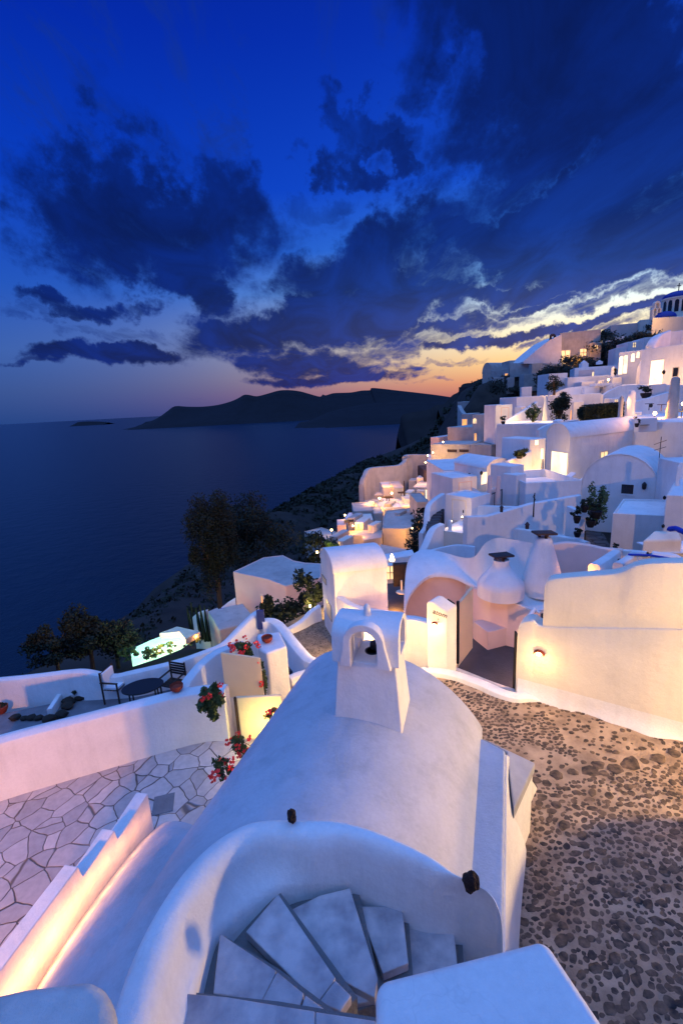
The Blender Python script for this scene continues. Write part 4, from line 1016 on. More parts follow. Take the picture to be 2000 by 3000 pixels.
# conical chimneys
def conechim(name_label, base, prof, cap, tilt):
    r = thing('conical_chimney', name_label, 'chimney', base)
    mb = MB(); mb.lathe(base, prof, 32); body = mb.build('shaft', 'plaster', r, ang=60)
    z = prof[-1][1]; w = cap
    mb = MB()
    for k in range(3):
        mb = MB(); t = 2*math.pi*k/3+.5; mb.box(base+Vector((math.cos(t)*prof[-1][0]*.75, math.sin(t)*prof[-1][0]*.75, z+.04)), (.03, .03, .07)); mb.build('prop', 'lava', r, smooth=False)
    mb = MB(); mb.box(base+Vector((0, 0, z+.13)), (w, w*.62, .03), (1, tilt, -.05)); mb.build('cap', 'slate', r, bevel=.015)
    return r
b1 = P(1149, 1336, -5.10)
conechim('squat white chimney like a flask with a slate cap', b1, [(.64, -.4), (.64, -.12), (.63, -.02), (.55, .10), (.43, .25), (.31, .38), (.235, .46), (.215, .53), (.21, .66)], .30, .28)
b2 = P(1244, 1330, -5.2)
conechim('tall white conical chimney with a slate cap', b2, [(.57, -.4), (.57, -.05), (.53, .08), (.44, .40), (.35, .72), (.265, 1.0), (.22, 1.16), (.20, 1.22), (.17, 1.26)], .30, .05)
# ================================================================= TALL VAULT HOUSE
th_ = thing('arched_house', 'tall narrow white house with a rounded vault roof left of the gateway', 'house', P(760, 1490, -6.85))
Aq = Vector((-.31, 11.95, 0)); Bq = Vector((1.19, 12.2, 0)); Cq = Vector((-.72, 13.4, 0)); gx = (Cq-Aq)
zsp = zat(Aq, 1318); wdt = 1.0
pr = [(0, -8.5)]+[(.5-.5*math.cos(math.pi*k/18), zsp+.46*math.sin(math.pi*k/18)) for k in range(19)]+[(1, -8.5)]
mb = MB(); k = len(pr)
mb.add([Aq+gx*t+Vector((0, 0, z)) for t, z in pr]+[Bq+gx*t+Vector((0, 0, z)) for t, z in pr], [tuple(range(k)), tuple(range(k, 2*k))[::-1]]+[(i, (i+1) % k, (i+1) % k+k, i+k) for i in range(k)])
mb.build('wall', 'plaster_near', th_, bevel=.04)
mb = MB(); ov = (Aq-Bq).normalized()*.02
po = [(.5-.52*math.cos(math.pi*k/18), zsp+.49*math.sin(math.pi*k/18)) for k in range(19)]+[(.5-.498*math.cos(math.pi*k/18), zsp+.455*math.sin(math.pi*k/18)) for k in range(18, -1, -1)]
k = len(po)
mb.add([Aq+ov+gx*t+Vector((0, 0, z)) for t, z in po]+[Bq-ov+gx*t+Vector((0, 0, z)) for t, z in po], [(i, (i+1) % k, (i+1) % k+k, i+k) for i in range(k)]+[(i, i+1, 36-i, 37-i) for i in range(18)]+[(k+i, k+i+1, k+36-i, k+37-i) for i in range(18)])
mb.build('roof', 'plaster_near', th_, bevel=.02, seg=2)
# flared foot of its corner
mb = MB(); rws = []
for t in range(9):
    a = -1.9+t*.42; o = Vector((math.cos(a), math.sin(a), 0)); c = Aq+Vector((.02, .25, 0))
    rws.append([c+o*(.20+k_*.02)+Vector((0, 0, z)) for k_, z in ((3, -5.9), (4, -6.3), (6, -6.6), (11, -6.78), (17, -6.9))])
mb.grid(rws); mb.build('wall_foot', 'plaster_near', th_, ang=180)
for a, b in (((cg(1392, 262)), cg(1430, 355)), (cg(1430, 490), cg(1480, 690))):
    openwin(th_, Aq, Cq, a, b, 'window', 'wood_cream', 'dark_metal', fw=.015, proud=.01)
run_wall('garden_wall', 'sloping blue-topped white wall from the arched house to the chimney', 'wall', [(765, 1364, -5.12), (785, 1380, -5.2), (808, 1393, -5.27), (836, 1401, -5.3), (880, 1408, -5.3), (920, 1412, -5.3)], zb=-7.4, th=.22, m='plaster_near', sm=3, rt=.05)
# white wall curving down to the right of the dark shrubs
run_wall('garden_wall', 'low curved wall glowing at its end beside the pebble path', 'wall', [(634, 1452, -6.6), (665, 1446, -6.55), (700, 1425, -6.45), (720, 1404, -6.3), (737, 1392, -6.2)], zb=-8, th=.22, m='plaster_near', sm=4, rt=.06)
# diagonal parapet running down from behind the flowers to the near roof
run_wall('garden_wall', 'white diagonal wall running down to the big near roof', 'wall', [(604, 1430, -6.05), (616, 1428, -6.05), (632, 1440, -6.1), (655, 1470, -6.15), (690, 1512, -6.2), (705, 1520, -6.2), (722, 1528, -6.2), (770, 1536, -6.2), (800, 1536, -6.2)], zb=-8, th=.34, m='plaster_near', sm=4, rt=.10)
run_wall('garden_wall', 'short white wall with rounded hump between path and big near roof', 'wall', [(670, 1560, -6.25), (700, 1548, -6.25), (740, 1548, -6.2), (790, 1558, -6.2)], zb=-8, th=.25, m='plaster_near', sm=4, rt=.08)

# ================================================================= GARDEN GATE WITH FLOWERS (left of the near roof)
tg0, tg1 = P(507, 1612, -5.75), P(612, 1602, -5.75)
# wall block behind the flowers: from (520,1480) to (665,1470) with white flat top carrying a red dish
bx = thing('gate_wall', 'white block wall with a flat top beside the cream terrace gate', 'wall', P(620, 1600, -6.5))
pp = [P(613, 1501, -5.05), P(659, 1484, -5.05), P(642, 1450, -5.05), P(590, 1456, -5.05), P(594, 1490, -5.05)]
mb = MB(); mb.prism([p[:2] for p in pp], -6.9, -5.05); mb.build('wall', 'plaster_near', bx, bevel=.05)
# curved shoulder down to the long wall
run_wall('shoulder_wall', 'curved white shoulder wall rising from the terrace wall to the gate', 'wall', [(432, 1588, -5.42), (440, 1566, -5.36), (455, 1545, -5.3), (475, 1522, -5.22), (500, 1502, -5.15), (525, 1490, -5.1), (560, 1480, -5.07)], zb=-8, th=.26, m='plaster_near', sm=4, rt=.08)
# upper leaf
u0, u1 = P(519, 1600, -5.9), P(606, 1598, -5.9)
ul = thing('terrace_gate', 'flat cream wooden gate leaf with a small dark latch', 'gate', P(560, 1600, -6.5))
mb = MB(); t0, t1 = zat(u0, 1500), zat(u1, 1512)
dd_ = flat(u1-u0).normalized(); nn_ = Vector((-dd_.y, dd_.x, 0))
mb.prism([u0[:2], u1[:2], (u1.x+nn_.x*.05, u1.y+nn_.y*.05), (u0.x+nn_.x*.05, u0.y+nn_.y*.05)], [-5.92]*4, [t0, t1, t1, t0]); mb.build('panel', 'wood_cream', ul, bevel=.008)
mb = MB(); hp = onplane(525, 1584, u0, u1)-nn_*.03; mb.tube([hp+Vector((0, 0, .11)), hp+Vector((0, 0, .05))-nn_*.03, hp+Vector((0, 0, -.05))-nn_*.03, hp+Vector((0, 0, -.11))], .012, 6); mb.build('handle', 'dark_metal', ul)
mb = MB(); mb.prism([(u0.x+nn_.x*.06, u0.y+nn_.y*.06), (u1.x+nn_.x*.06, u1.y+nn_.y*.06), (u1.x+nn_.x*.3, u1.y+nn_.y*.3), (u0.x+nn_.x*.3, u0.y+nn_.y*.3)], -7, -5.93)
mb.prism([u0[:2], (u0.x+dd_.x*.42, u0.y+dd_.y*.42), (u0.x+dd_.x*.42+nn_.x*.05, u0.y+nn_.y*.05), (u0.x+nn_.x*.05, u0.y+nn_.y*.05)], -7, -5.93); mb.build('sill', 'plaster_near', ul, bevel=.01)
# lower, brightly lit yellow leaf
v0, v1 = P(549, 1694, -6.45), P(650, 1690, -6.45)
yl = thing('terrace_gate', 'brightly lit yellow gate leaf behind the red geraniums', 'gate', P(590, 1690, -6.5))
t0 = zat(v0, 1602); v1b = onplane(645, 1680, v0, v1); t1 = t0
mb = MB(); dd_ = flat(v1-v0).normalized(); nn_ = Vector((-dd_.y, dd_.x, 0)); we = (onplane(646, 1602, v0, v1)-v0).dot(dd_)
v2 = v0+dd_*we
mb.prism([(v0.x+dd_.x*.05, v0.y+dd_.y*.05), v2[:2], (v2.x+nn_.x*.05, v2.y+nn_.y*.05), (v0.x+nn_.x*.05, v0.y+nn_.y*.05)], -6.5, t0); mb.build('panel', 'plaster_yellow', yl, bevel=.02)
mb = MB(); mb.box(Vector((v0.x, v0.y, (t0-6.5)/2))+dd_*.01, (.02, .03, (t0+6.5)/2), dd_); mb.build('gate_frame', 'wood_dark', yl, bevel=.005)
# dark blue shutter at the end of the sea wall
mb = MB(); a = P(597, 1437, -6.2); mb.box(Vector((a.x+.05, a.y-.02, -6.0)), (.11, .03, .30), (1, .1, 0)); tag(mb.build('blue_door', 'wood_blue', bevel=.01), 'small dark blue door at the upper end of the sea wall', 'door')

# ---------------- geraniums
def bush(name, label, c, rad, nl, nf, leafsz=.05, m='leaf', base=None, cat='plant', group=None, fl='flower', stems=True):
    c = Vector(c); r = thing(name, label, cat, c-Vector((0, 0, rad[2])), group)
    mb = MB(); foliage(mb, c, rad, nl, leafsz, clumps=9); mb.build('leaves', m, r, smooth=False)
    if stems:
        mb = MB()
        for _ in range(7):
            e = c+Vector((rnd.uniform(-.6, .6)*rad[0], rnd.uniform(-.6, .6)*rad[1], rnd.uniform(-.2, .6)*rad[2]))
            mb.tube([c-Vector((0, 0, rad[2]*1.05)), (c+e)/2-Vector((0, 0, rad[2]*.3)), e], [.014, .010, .005], 5)
        mb.build('stem', 'bark', r)
    for _ in range(nf):
        a = rnd.uniform(0, 6.28); q = rnd.uniform(-.2, 1.0)
        p = c+Vector((math.cos(a)*rad[0]*1.0, math.sin(a)*rad[1]*.9-rad[1]*.2, q*rad[2]))
        mb = MB()
        for _k in range(12):
            o = Vector((rnd.gauss(0, 1), rnd.gauss(0, 1), rnd.gauss(0, 1))).normalized()*.045
            x = Vector((rnd.gauss(0, 1), rnd.gauss(0, 1), rnd.gauss(0, 1))).normalized(); y = x.orthogonal().normalized(); s_ = .026
            mb.add([p+o-x*s_, p+o+y*s_, p+o+x*s_, p+o-y*s_], [(0, 1, 2, 3)])
        mb.build('flower', fl, r, smooth=False)
    return r
bush('geranium', 'red geranium growing over the top of the cream gate', P(563, 1488, -5.0), (.30, .22, .16), 420, 13)
bush('geranium', 'leafy geranium in front of the terrace wall left of the gate', P(482, 1600, -5.22), (.24, .2, .36), 900, 6, .055)
bush('geranium', 'thin geranium climbing between gate leaf and white block', P(606, 1560, -5.55), (.07, .07, .5), 170, 3, .04)
bush('geranium', 'bright red geranium lit beneath the yellow gate leaf', P(548, 1714, -5.85), (.20, .16, .20), 260, 9, .04)
bush('geranium', 'red geranium at the edge of the near roof over the stone terrace', P(510, 1768, -5.75), (.22, .18, .16), 260, 8, .04)
bush('geranium', 'single red geranium against the lit yellow leaf', P(620, 1640, -5.55), (.13, .1, .14), 110, 4, .03)
# red dishes / lanterns on walls
def dish(p, r_, label):
    mb = MB(); mb.lathe(p, [(r_*.55, 0), (r_*.95, .05), (r_*1.05, .12), (r_, .13), (r_*.85, .08), (.01, .07)], 20)
    return tag(mb.build('clay_bowl', 'terracotta'), label, 'bowl')
dish(P(614, 1474, -5.045), .12, 'dark red clay bowl on the flat top of the gate wall')
dish(P(407, 1586, -5.375), .125, 'mossy red clay bowl on the end of the long terrace wall')

# ---------------- furniture of the lower terrace
fz = -7.345
def table_oval(c, rx, ry, h, ang, label):
    c = Vector(c); r = thing('terrace_table', label, 'table', c)
    ca_, sa_ = math.cos(ang), math.sin(ang); mb = MB(); n = 32
    o = [(c.x+ca_*rx*math.cos(2*math.pi*k/n)-sa_*ry*math.sin(2*math.pi*k/n), c.y+sa_*rx*math.cos(2*math.pi*k/n)+ca_*ry*math.sin(2*math.pi*k/n)) for k in range(n)]
    mb.prism(o, c.z+h-.035, c.z+h); mb.build('tabletop', 'dark_metal', r, bevel=.008)
    for sx in (-1, 1):
        for sy in (-1, 1):
            q = c+Vector((ca_*rx*.6*sx-sa_*ry*.5*sy, sa_*rx*.6*sx+ca_*ry*.5*sy, 0)); mb = MB()
            mb.tube([q, q+Vector((0, 0, h-.036))], .022, 6); mb.build('leg', 'dark_metal', r)
    mb = MB()
    for sy in (-1, 1):
        a = c+Vector((ca_*-rx*.6-sa_*ry*.5*sy, sa_*-rx*.6+ca_*ry*.5*sy, .25)); b = c+Vector((ca_*rx*.6-sa_*ry*.5*sy, sa_*rx*.6+ca_*ry*.5*sy, .25)); mb.tube([a, b], .014, 5)
    mb.build('stretcher', 'dark_metal', r); return r
tp_ = P(328, 1575, -6.62)
table_oval((tp_.x, tp_.y, fz), .50, .34, .72, .25, 'dark oval table on the furnished terrace by the sea wall')
def chair(c, rz, label, cushion=True, name='garden_chair', m='wood_dark', group=None, s=1.0):
    c = Vector(c); r = thing(name, label, 'chair', (0, 0, 0), group)
    def bx_(nm, mm, lst, par):
        mb = MB()
        for c_, h_, *ax in lst: mb.box(Vector(c_)*s, [q*s for q in h_], *(ax or [(1, 0, 0)]))
        return mb.build(nm, mm, par, bevel=.006*s, seg=2, local=True)
    for x in (-.24, .24):
        for y, h_ in ((-.22, .31), (.22, .46)):
            bx_('leg', m, [((x, y, h_), (.018, .018, h_))], r)
        bx_('armrest', m, [((x, 0, .63), (.025, .25, .014))], r)
    bx_('seat', m, [((0, -.02+k*.085-.17, .42), (.24, .035, .012)) for k in range(5)], r)
    bx_('backrest', m, [((0, .225, .56+k*.075), (.225, .012, .026)) for k in range(5)], r)
    if cushion:
        bx_('cushion', 'cloth_white', [((0, -.01, .46), (.22, .2, .03)), ((0, .19, .68), (.21, .03, .19))], r)
    r.location = c; r.rotation_euler = (0, 0, rz); return r
cp = P(272, 1606, fz); chair((cp.x, cp.y, fz), R(80), 'dark wooden armchair with a white cushion beside the oval table')
chair((tp_.x+.55, tp_.y+.55, fz), R(-20), 'dark wooden armchair behind the oval table by the sea wall', False)
def pot(p, r_, h_, label, plant='leaf_dark', m='plaster_near', pr=.2, ph=.2, n=160, cat='plant pot', group=None):
    p = Vector(p); r = thing('plant_pot', label, cat, p, group)
    mb = MB(); mb.lathe(p, [(r_*.6, 0), (r_*.95, h_*.6), (r_, h_), (r_*.85, h_), (r_*.8, h_*.85)], 16); mb.build('pot', m, r)
    mb = MB(); foliage(mb, p+Vector((0, 0, h_+ph*.8)), (pr, pr, ph), n, pr*.28, clumps=6); mb.build('plant', plant, r, smooth=False)
    return r
pot(P(177, 1603, fz), .15, .2, 'pale pot with a flowering plant on the furnished terrace', pr=.19, ph=.15)
pot(P(143, 1601, fz), .13, .2, 'dark potted shrub standing by the low white divider', m='dark_metal', pr=.2, ph=.22, n=240)
pot(P(466, 1524, -7.3), .1, .15, 'small potted shrub at the foot of the sea wall', m='dark_metal', pr=.15, ph=.15)
pot(P(6, 1636, fz), .16, .18, 'large round clay pot at the left edge of the terrace', m='terracotta', pr=.12, ph=.06, n=60)
# low divider with rubble bed
d0, d1 = P(123, 1645, fz), P(158, 1590, fz)
mb = MB(); wallrun(mb, [Vector((p.x, p.y, fz+.22)) for p in (d0, d1)], fz-.05, .12, True, .02); tag(mb.build('divider_wall', 'plaster_near'), 'short low white divider beside the rubble bed on the terrace', 'wall')
rr = random.Random(5)
for i in range(14):
    t = rr.random(); q = d0.lerp(d1, t)+Vector((rr.uniform(.15, .55), rr.uniform(-.1, .1), 0)) if i < 8 else P(rr.uniform(30, 120), rr.uniform(1648, 1660)-0, fz)
    mb = MB(); me = bmesh.new(); bmesh.ops.create_icosphere(me, subdivisions=2, radius=1); k = rr.uniform(.07, .14)
    mb.add([Vector((v.co.x*k*1.2, v.co.y*k, v.co.z*k*.7))*(1+.3*noise.noise(v.co*2+Vector((i, 0, 0))))+Vector((q.x, q.y, fz+k*.5)) for v in me.verts], [tuple(v.index for v in f.verts) for f in me.faces]); me.free()
    tag(mb.build('bed_stone', 'rock', ang=30), 'rough dark stone in the rubble bed of the lower terrace', 'stone', 'stones in the terrace bed')

# ================================================================= POOL AND HOUSES BELOW THE SEA WALL
pz = -9.6
pa = thing('plunge_pool', 'glowing pale green cave pool below the sea wall', 'pool', P(370, 1480, pz))
pp = [P(cj(1000, 400)[0], cj(1000, 400)[1], pz), P(*cj(1150, 330), pz), P(*cj(1300, 275), pz), P(*cj(1380, 262), pz), P(*cj(1450, 300), pz), P(*cj(1380, 350), pz), P(*cj(1200, 420), pz), P(*cj(1010, 480), pz)]
mb = MB(); mb.prism([p[:2] for p in pp], pz-.3, pz); mb.build('water', 'pool_glow', pa, smooth=False)
rp('flat_house', 'flat grey roof over the glowing pool', 'house', [cj(1220, 275), cj(1355, 222), cj(1535, 262), cj(1420, 320), cj(1375, 262), cj(1300, 270)], -9.0, h=.25, m='plaster_grey', rim=.05, dep=.03, dz=0)
light(P(*cj(1250, 330), -8.9), 60, (.6, 1, .7), .3, pa)
for i, (x, y) in enumerate([(1010, 420), (960, 430), (1180, 400), (1260, 385), (1460, 330), (1160, 430)]):
    q = P(*cj(x, y), -9.3); mb = MB(); foliage(mb, q, (.35, .3, .25), 90, .09, clumps=5)
    tag(mb.build('shrub', 'leaf', smooth=False), 'small shrub beside the glowing pool below the sea wall', 'shrub', 'shrubs round the pool')
for i, (x, y) in enumerate([(1340, 350), (1410, 350), (1505, 320), (1222, 408)]):
    globe(P(*cj(x, y), -9.35), 14, 'small orange garden light among plants by the pool', ORANGE, .07, .1, 'lights by the pool')
h = blk('small_house', 'small grey-roofed house with lit green and orange front beyond the pool', 'house', cg(345, 600), cg(440, 720), 19.5, 17.6, 1.6, 1480, m='plaster_grey', rim=False)
h = rp('flat_house', 'tiny sloping roof with blue slats beside the beige house', 'house', [cg(340, 600), cg(430, 565), cg(530, 690), cg(430, 720)], -8.8, h=1.6, m='plaster_grey', rim=0.05, dep=.02)
light(P(*cg(290, 640), -9.3), 26, WARM, .15, h.root); light(P(*cg(240, 680), -9.6), 16, (.7, 1, .7), .15, h.root)
mb = MB(); wallrun(mb, [P(*cg(200, 650), -9.3), P(*cg(250, 610), -9.0), P(*cg(330, 590), -8.8)], -11, .2); tag(mb.build('garden_wall', 'plaster'), 'greenish lit white wall left of the tiny grey roof', 'wall')
mb = MB(); wallrun(mb, [P(*cg(470, 570), -8.9), P(*cg(530, 520), -8.7), P(*cg(590, 480), -8.5)], -10, .15); tag(mb.build('garden_wall', 'plaster'), 'small white terrace wall left of the beige house', 'wall')
for i, (x, y) in enumerate([(215, 690), (300, 720), (340, 740)]):
    q = P(*cg(x, y+60), -9.9); r = thing('cactus', 'tall dark cactus by the small lit house', 'cactus', q, 'cacti by the small lit house'); mb = MB()
    for k in range(3): mb.tube([q+Vector((k*.14-.14, 0, -.4)), q+Vector((k*.17-.17, 0, .5)), q+Vector((k*.2-.2, .02, 1.1+rnd.uniform(-.2, .3)))], [.07, .07, .03], 7)
    mb.build('stem', 'leaf_dark', r)
for i, (u, v) in enumerate([(450, 1392), (527, 1372)]):
    pass
r = thing('loungers_deck', 'small deck with blue and white sunbeds left of the beige house', 'sunbed', P(*cg(540, 590), -8.9))
mb = MB(); c_ = P(*cg(520, 590), -8.9); mb.box(c_, (.35, .22, .05), (1, .3, 0)); mb.build('bed', 'cloth_white', r, bevel=.02); mb = MB(); mb.box(c_+Vector((0, .05, .07)), (.3, .1, .02), (1, .3, 0)); mb.build('cushion', 'cloth_blue', r, bevel=.01)

# beige flat-roofed house
h = rp('flat_house', 'beige house with a wavy flat roof and dark shrubs before it', 'house', [(535, 1313), (614, 1330), (655, 1346), (690, 1338), (737, 1326), (737, 1294), (700, 1292), (674, 1287), (650, 1275), (605, 1280)], -7.5, vb=1430, m='plaster_rose', rim=.10, dep=.05, roofm='plaster_grey')
h2 = openwin(h.root, h.A, P(614, 1330, -7.5), cg(832, 455), cg(858, 590), 'window', 'lit_orange', 'plaster_cream')
A_ = P(614, 1330, -7.5); B_ = P(655, 1346, -7.5)
openwin(h.root, A_, B_, cg(925, 470), cg(938, 560), 'window', 'lit_pane', 'plaster_cream')
light(P(*cg(990, 520), 16.5), 40, WARM, .2, h.root)
mb = MB(); foliage(mb, P(640, 1415, 15.5), (1.1, .8, .55), 1500, .09, clumps=20); tag(mb.build('shrub', 'leaf_dark', smooth=False), 'wide dark shrub in front of the beige house', 'shrub')
mb = MB(); foliage(mb, P(712, 1370, 15.0), (.55, .5, 1.0), 1100, .09, clumps=16); tag(mb.build('shrub', 'leaf_dark', smooth=False), 'tall dark shrub between the beige house and the arched house', 'shrub')
mb = MB(); foliage(mb, P(612, 1395, 15.2), (.22, .22, .55), 380, .07, clumps=10); tag(mb.build('shrub', 'leaf_dark', smooth=False), 'slim dark shrub before the lit window of the beige house', 'shrub')
mb = MB(); foliage(mb, P(728, 1282, 30), (1.0, .6, .8), 420, .13, clumps=12); tag(mb.build('shrub', 'leaf_dark', smooth=False), 'dark bush hung with small lights above the beige house roof', 'shrub')

# trees on the cliff
tree('pine_tree', 'tall dark wispy tree rising beside the beige house', 'tree', P(505, 1405, 24), 6.2, (1.25, 1.0, 2.6), 19000, .065, 'leaf_olive', .16, clumps=34, cz=.68)
tree('pine_tree', 'broad dark tree crown right of the wispy tree', 'tree', P(565, 1330, 30), 5.6, (3.0, 2, 2.6), 15000, .09, 'leaf_olive', .16, clumps=30, cz=.5)
tree('pine_tree', 'dark tree above the left part of the sea wall', 'tree', P(215, 1545, 17), 2.9, (1.0, .9, 1.0), 5000, .07, 'leaf_olive', .10, clumps=22, cz=.55)
tree('pine_tree', 'low dark tree farthest left above the sea wall', 'tree', P(135, 1545, 16), 2.0, (.8, .8, .7), 3500, .065, 'leaf_olive', .08, clumps=18, cz=.6)
tree('pine_tree', 'dark shrubby tree left of the glowing pool', 'tree', P(270, 1520, 18), 2.2, (1.3, 1, .8), 4000, .07, 'leaf_olive', .09, clumps=20, cz=.5)
# ================================================================= TOWN ON THE SLOPE: right of the gateway
G = None
# near right: cream low house and umbrella terrace
rp('flat_house', 'low cream-fronted house with a flat sloping roof above the rosy roof', 'house', [ca(175, 1478), ca(360, 1500), ca(480, 1450), ca(600, 1395), ca(430, 1400), ca(330, 1395)], -6.3, vb=1260, m='plaster_cream', rim=.05, dep=.03, roofm='plaster')
wl = [(ca(340, 1525), -6.3), (ca(505, 1452), -6.0), (ca(660, 1475), -6.05), (ca(960, 1530), -6.1), (ca(1000, 1545), -6.1)]
run_wall('terrace_wall', 'low lavender wall bending behind the two conical chimneys', 'wall', [(*p, q) for p, q in wl], zb=-9, th=.3, rt=.08)
# low roof with a sunken light well to the left of the chimneys
run_wall('terrace_wall', 'thin pale parapet edging the roof left of the squat chimney', 'wall', [(*ck(340, 130), -5.4), (*ck(560, 70), -5.3), (*ck(760, 20), -5.25), (*ck(1000, -20), -5.2), (*ck(1250, 10), -5.15)], zb=-6.5, th=.12, sm=3)
# salmon lit wall right of tall chimney, beams, and terrace with folding chairs
run_wall('terrace_wall', 'salmon lit low wall right of the tall conical chimney', 'wall', [(*cc(60, 1750), -5.2), (*cc(240, 1725), -5.1), (*cc(480, 1755), -5.15), (*cc(640, 1790), -5.2), (*cc(880, 1810), -5.2)], zb=-6.6, th=.25, sm=3, m='plaster_rose', rt=.06)
light(P(1268, 1335, -5.2)+Vector((.8, -.2, .25)), 10, ORANGE, .1)
run_wall('terrace_wall', 'broad blue-grey sloping parapet running back from the cream wall', 'wall', [(*cc(480, 1960), -4.7), (*cc(600, 1890), -4.85), (*cc(740, 1800), -5.1)], zb=-7, th=.3, away=False, rt=.08)
run_wall('terrace_wall', 'second blue-grey parapet beside the folded sunshade', 'wall', [(*cc(760, 1945), -4.5), (*cc(880, 1880), -4.75), (*cc(950, 1830), -4.95)], zb=-7, th=.25, away=False, rt=.07)
run_wall('terrace_wall', 'long low wall behind the terrace with the candle table', 'wall', [(*cc(880, 1815), -5.25), (*cc(1200, 1830), -5.2), (*cc(1500, 1850), -5.2), (*cc(1800, 1860), -5.2)], zb=-7, th=.2, rt=.05)
# sunshade lying folded (blue cloths)
r = thing('folded_sunshade', 'folded blue and white sunshade behind the top of the cream wall', 'sunshade', P(*cc(1150, 1900), -4.6))
mb = MB(); mb.tube(catmull([P(*cc(960, 1850), -4.85), P(*cc(1100, 1852), -4.72), P(*cc(1280, 1875), -4.7), P(*cc(1560, 1915), -4.7)], 3), [.03]+[.09]*4+[.12]*4+[.05], 8); mb.build('cloth', 'cloth_white', r)
mb = MB(); mb.tube([P(*cc(940, 1862), -4.8), P(*cc(1180, 1868), -4.62), P(*cc(1568, 1930), -4.6)], .035, 6); mb.build('pole', 'cloth_blue', r)
mb = MB(); mb.box(P(*cc(870, 1935), -4.75), (.10, .08, .05)); mb.build('foot', 'slate', r, bevel=.01)
# candle table under white umbrella top, and cushions
up = P(*cc(1380, 1740), -5.0)
r = thing('candle_table', 'white square table with a burning candle glass at right edge', 'table', up-Vector((0, 0, 1)))
mb = MB(); pp = [P(*cc(1030, 1715), -4.98), P(*cc(1600, 1700), -4.98), P(*cc(1720, 1830), -4.98), P(*cc(1350, 1845), -4.98)]; mb.prism([p[:2] for p in pp], -5.02, -4.98); mb.build('tabletop', 'cloth_white', r, bevel=.01)
mb = MB(); c_ = sum(pp, Vector())/4; mb.tube([c_-Vector((0, 0, 1.6)), c_-Vector((0, 0, .045))], .06, 8); mb.build('leg', 'plaster', r)
cn0 = P(*cc(1382, 1745), -4.95); r2_ = thing('candle', 'small candle in a glass glowing on the white table', 'candle', cn0)
mb = MB(); mb.lathe(cn0, [(.05, -.02), (.06, .02), (.06, .10), (.05, .10)], 12); mb.build('glass', 'candle', r2_); light(cn0+Vector((0, -.02, .25)), 3, WARM, .05, r2_)
mb = MB(); pp = [P(*cc(1100, 1700), -4.6), P(*cc(1235, 1580), -4.4), P(*cc(1520, 1600), -4.4), P(*cc(1560, 1695), -4.6)]; mb.prism([p[:2] for p in pp], [-5.2]*4, [p.z for p in pp])
tag(mb.build('bench_cushion', 'plaster_cream', bevel=.06), 'beige cushioned bench behind the candle table', 'bench')
mb = MB(); mb.tube(catmull([P(*cc(1380, 1575), -4.3), P(*cc(1480, 1560), -4.2), P(*cc(1568, 1600), -4.2), P(*cc(1700, 1620), -4.2)], 3), [.02]+[.08]*8+[.08], 8); tag(mb.build('blue_canopy', 'cloth_blue'), 'bright blue rolled canopy at the right edge above the beige bench', 'canopy')
# pots row
# T1 box
h = rp('flat_house', 'square flat-roofed white block with a raised rim beside the paved lane', 'house', [ca(1163, 1378), ca(1465, 1392), ca(1476, 1300), ca(1222, 1296)], -5.7, vb=627.2+.4*1590, rim=.16, dep=.12)
h = rp('flat_house', 'white house corner at the right edge beside the beige bench', 'house', [ca(1472, 1275), ca(1800, 1290), ca(1850, 1170), ca(1535, 1165)], -4.4, vb=627.2+.4*1500, rim=.1, dep=.06)
# lane
mb = MB(); pp = [P(*cc(450, 1760), -8.1), P(*cc(900, 1790), -8.1), P(*cc(800, 1300), -8.1), P(*cc(600, 1250), -8.1), P(*cc(450, 1300), -8.1)]
mb.prism([p[:2] for p in pp], -9.5, -8.1); tag(mb.build('lane', 'flagstones', smooth=False), None, None, kind='structure')
# white pier with pots beside the lane
p0 = P(*cc(415, 1380), 19.5)
h = blk('wall_pier', 'narrow white wall end carrying dark plant pots beside the lane', 'wall', cc(390, 1372), cc(455, 1372), 19.5, 19.5, 1.3, cc(0, 1730)[1], rim=False)
pots = [((430, 1375), .16, .28, 'dark shrub pot on top of the white wall end', .22), ((345, 1500), .15, .3, 'bushy potted plant halfway along the wall end', .24), ((350, 1660), .15, .22, 'round dark pot low beside the wall end', .15), ((500, 1545), .2, .3, 'dark pot on the lane side of the wall end', .2), ((560, 1440), .25, .3, 'large pot holding the tall bush by the lane', .2)]
for (x, y), a, b, lab, pr_ in pots: pot(P(*cc(x, y), 18.8), a, b, lab, m='dark_metal', pr=pr_, ph=pr_, n=220)
mb = MB(); foliage(mb, P(*cc(585, 1270), 20.5), (.42, .4, .92), 1500, .08, clumps=22); tag(mb.build('shrub', 'leaf', smooth=False), 'tall conical green bush standing by the lane', 'shrub')
# long lower roof with sloping parapet
h = rp('flat_house', 'long pale flat roof stepping up beside the chimney lantern', 'house', [ca(600, 1470), ca(960, 1530), ca(990, 1480), ca(975, 1400), ca(720, 1430), ca(640, 1440)], -6.6, h=1.6, rim=.06, dep=.03)
run_wall('ramp_wall', 'long white wall rising gently to the right behind the flat roofs', 'wall', [(*ca(330, 1400), 20.0), (*ca(450, 1397), 20.5), (*ca(700, 1325), 21), (*ca(985, 1275), 21.5)], zb=-9.6, th=.3)
h = blk('flat_house', 'white terrace block in front of the lit doorway', 'house', ca(665, 1205), ca(985, 1215), 25, 25, 4.5, ca(0, 1330)[1], rimw=.2, dep=.5)
run_wall('terrace_wall', 'narrow white ledge wall under the three pink pillars', 'wall', [(*ca(350, 1335), 23.5), (*ca(500, 1340), 23.5), (*ca(665, 1345), 23.5)], vb=627.2+.4*1400, th=.3)
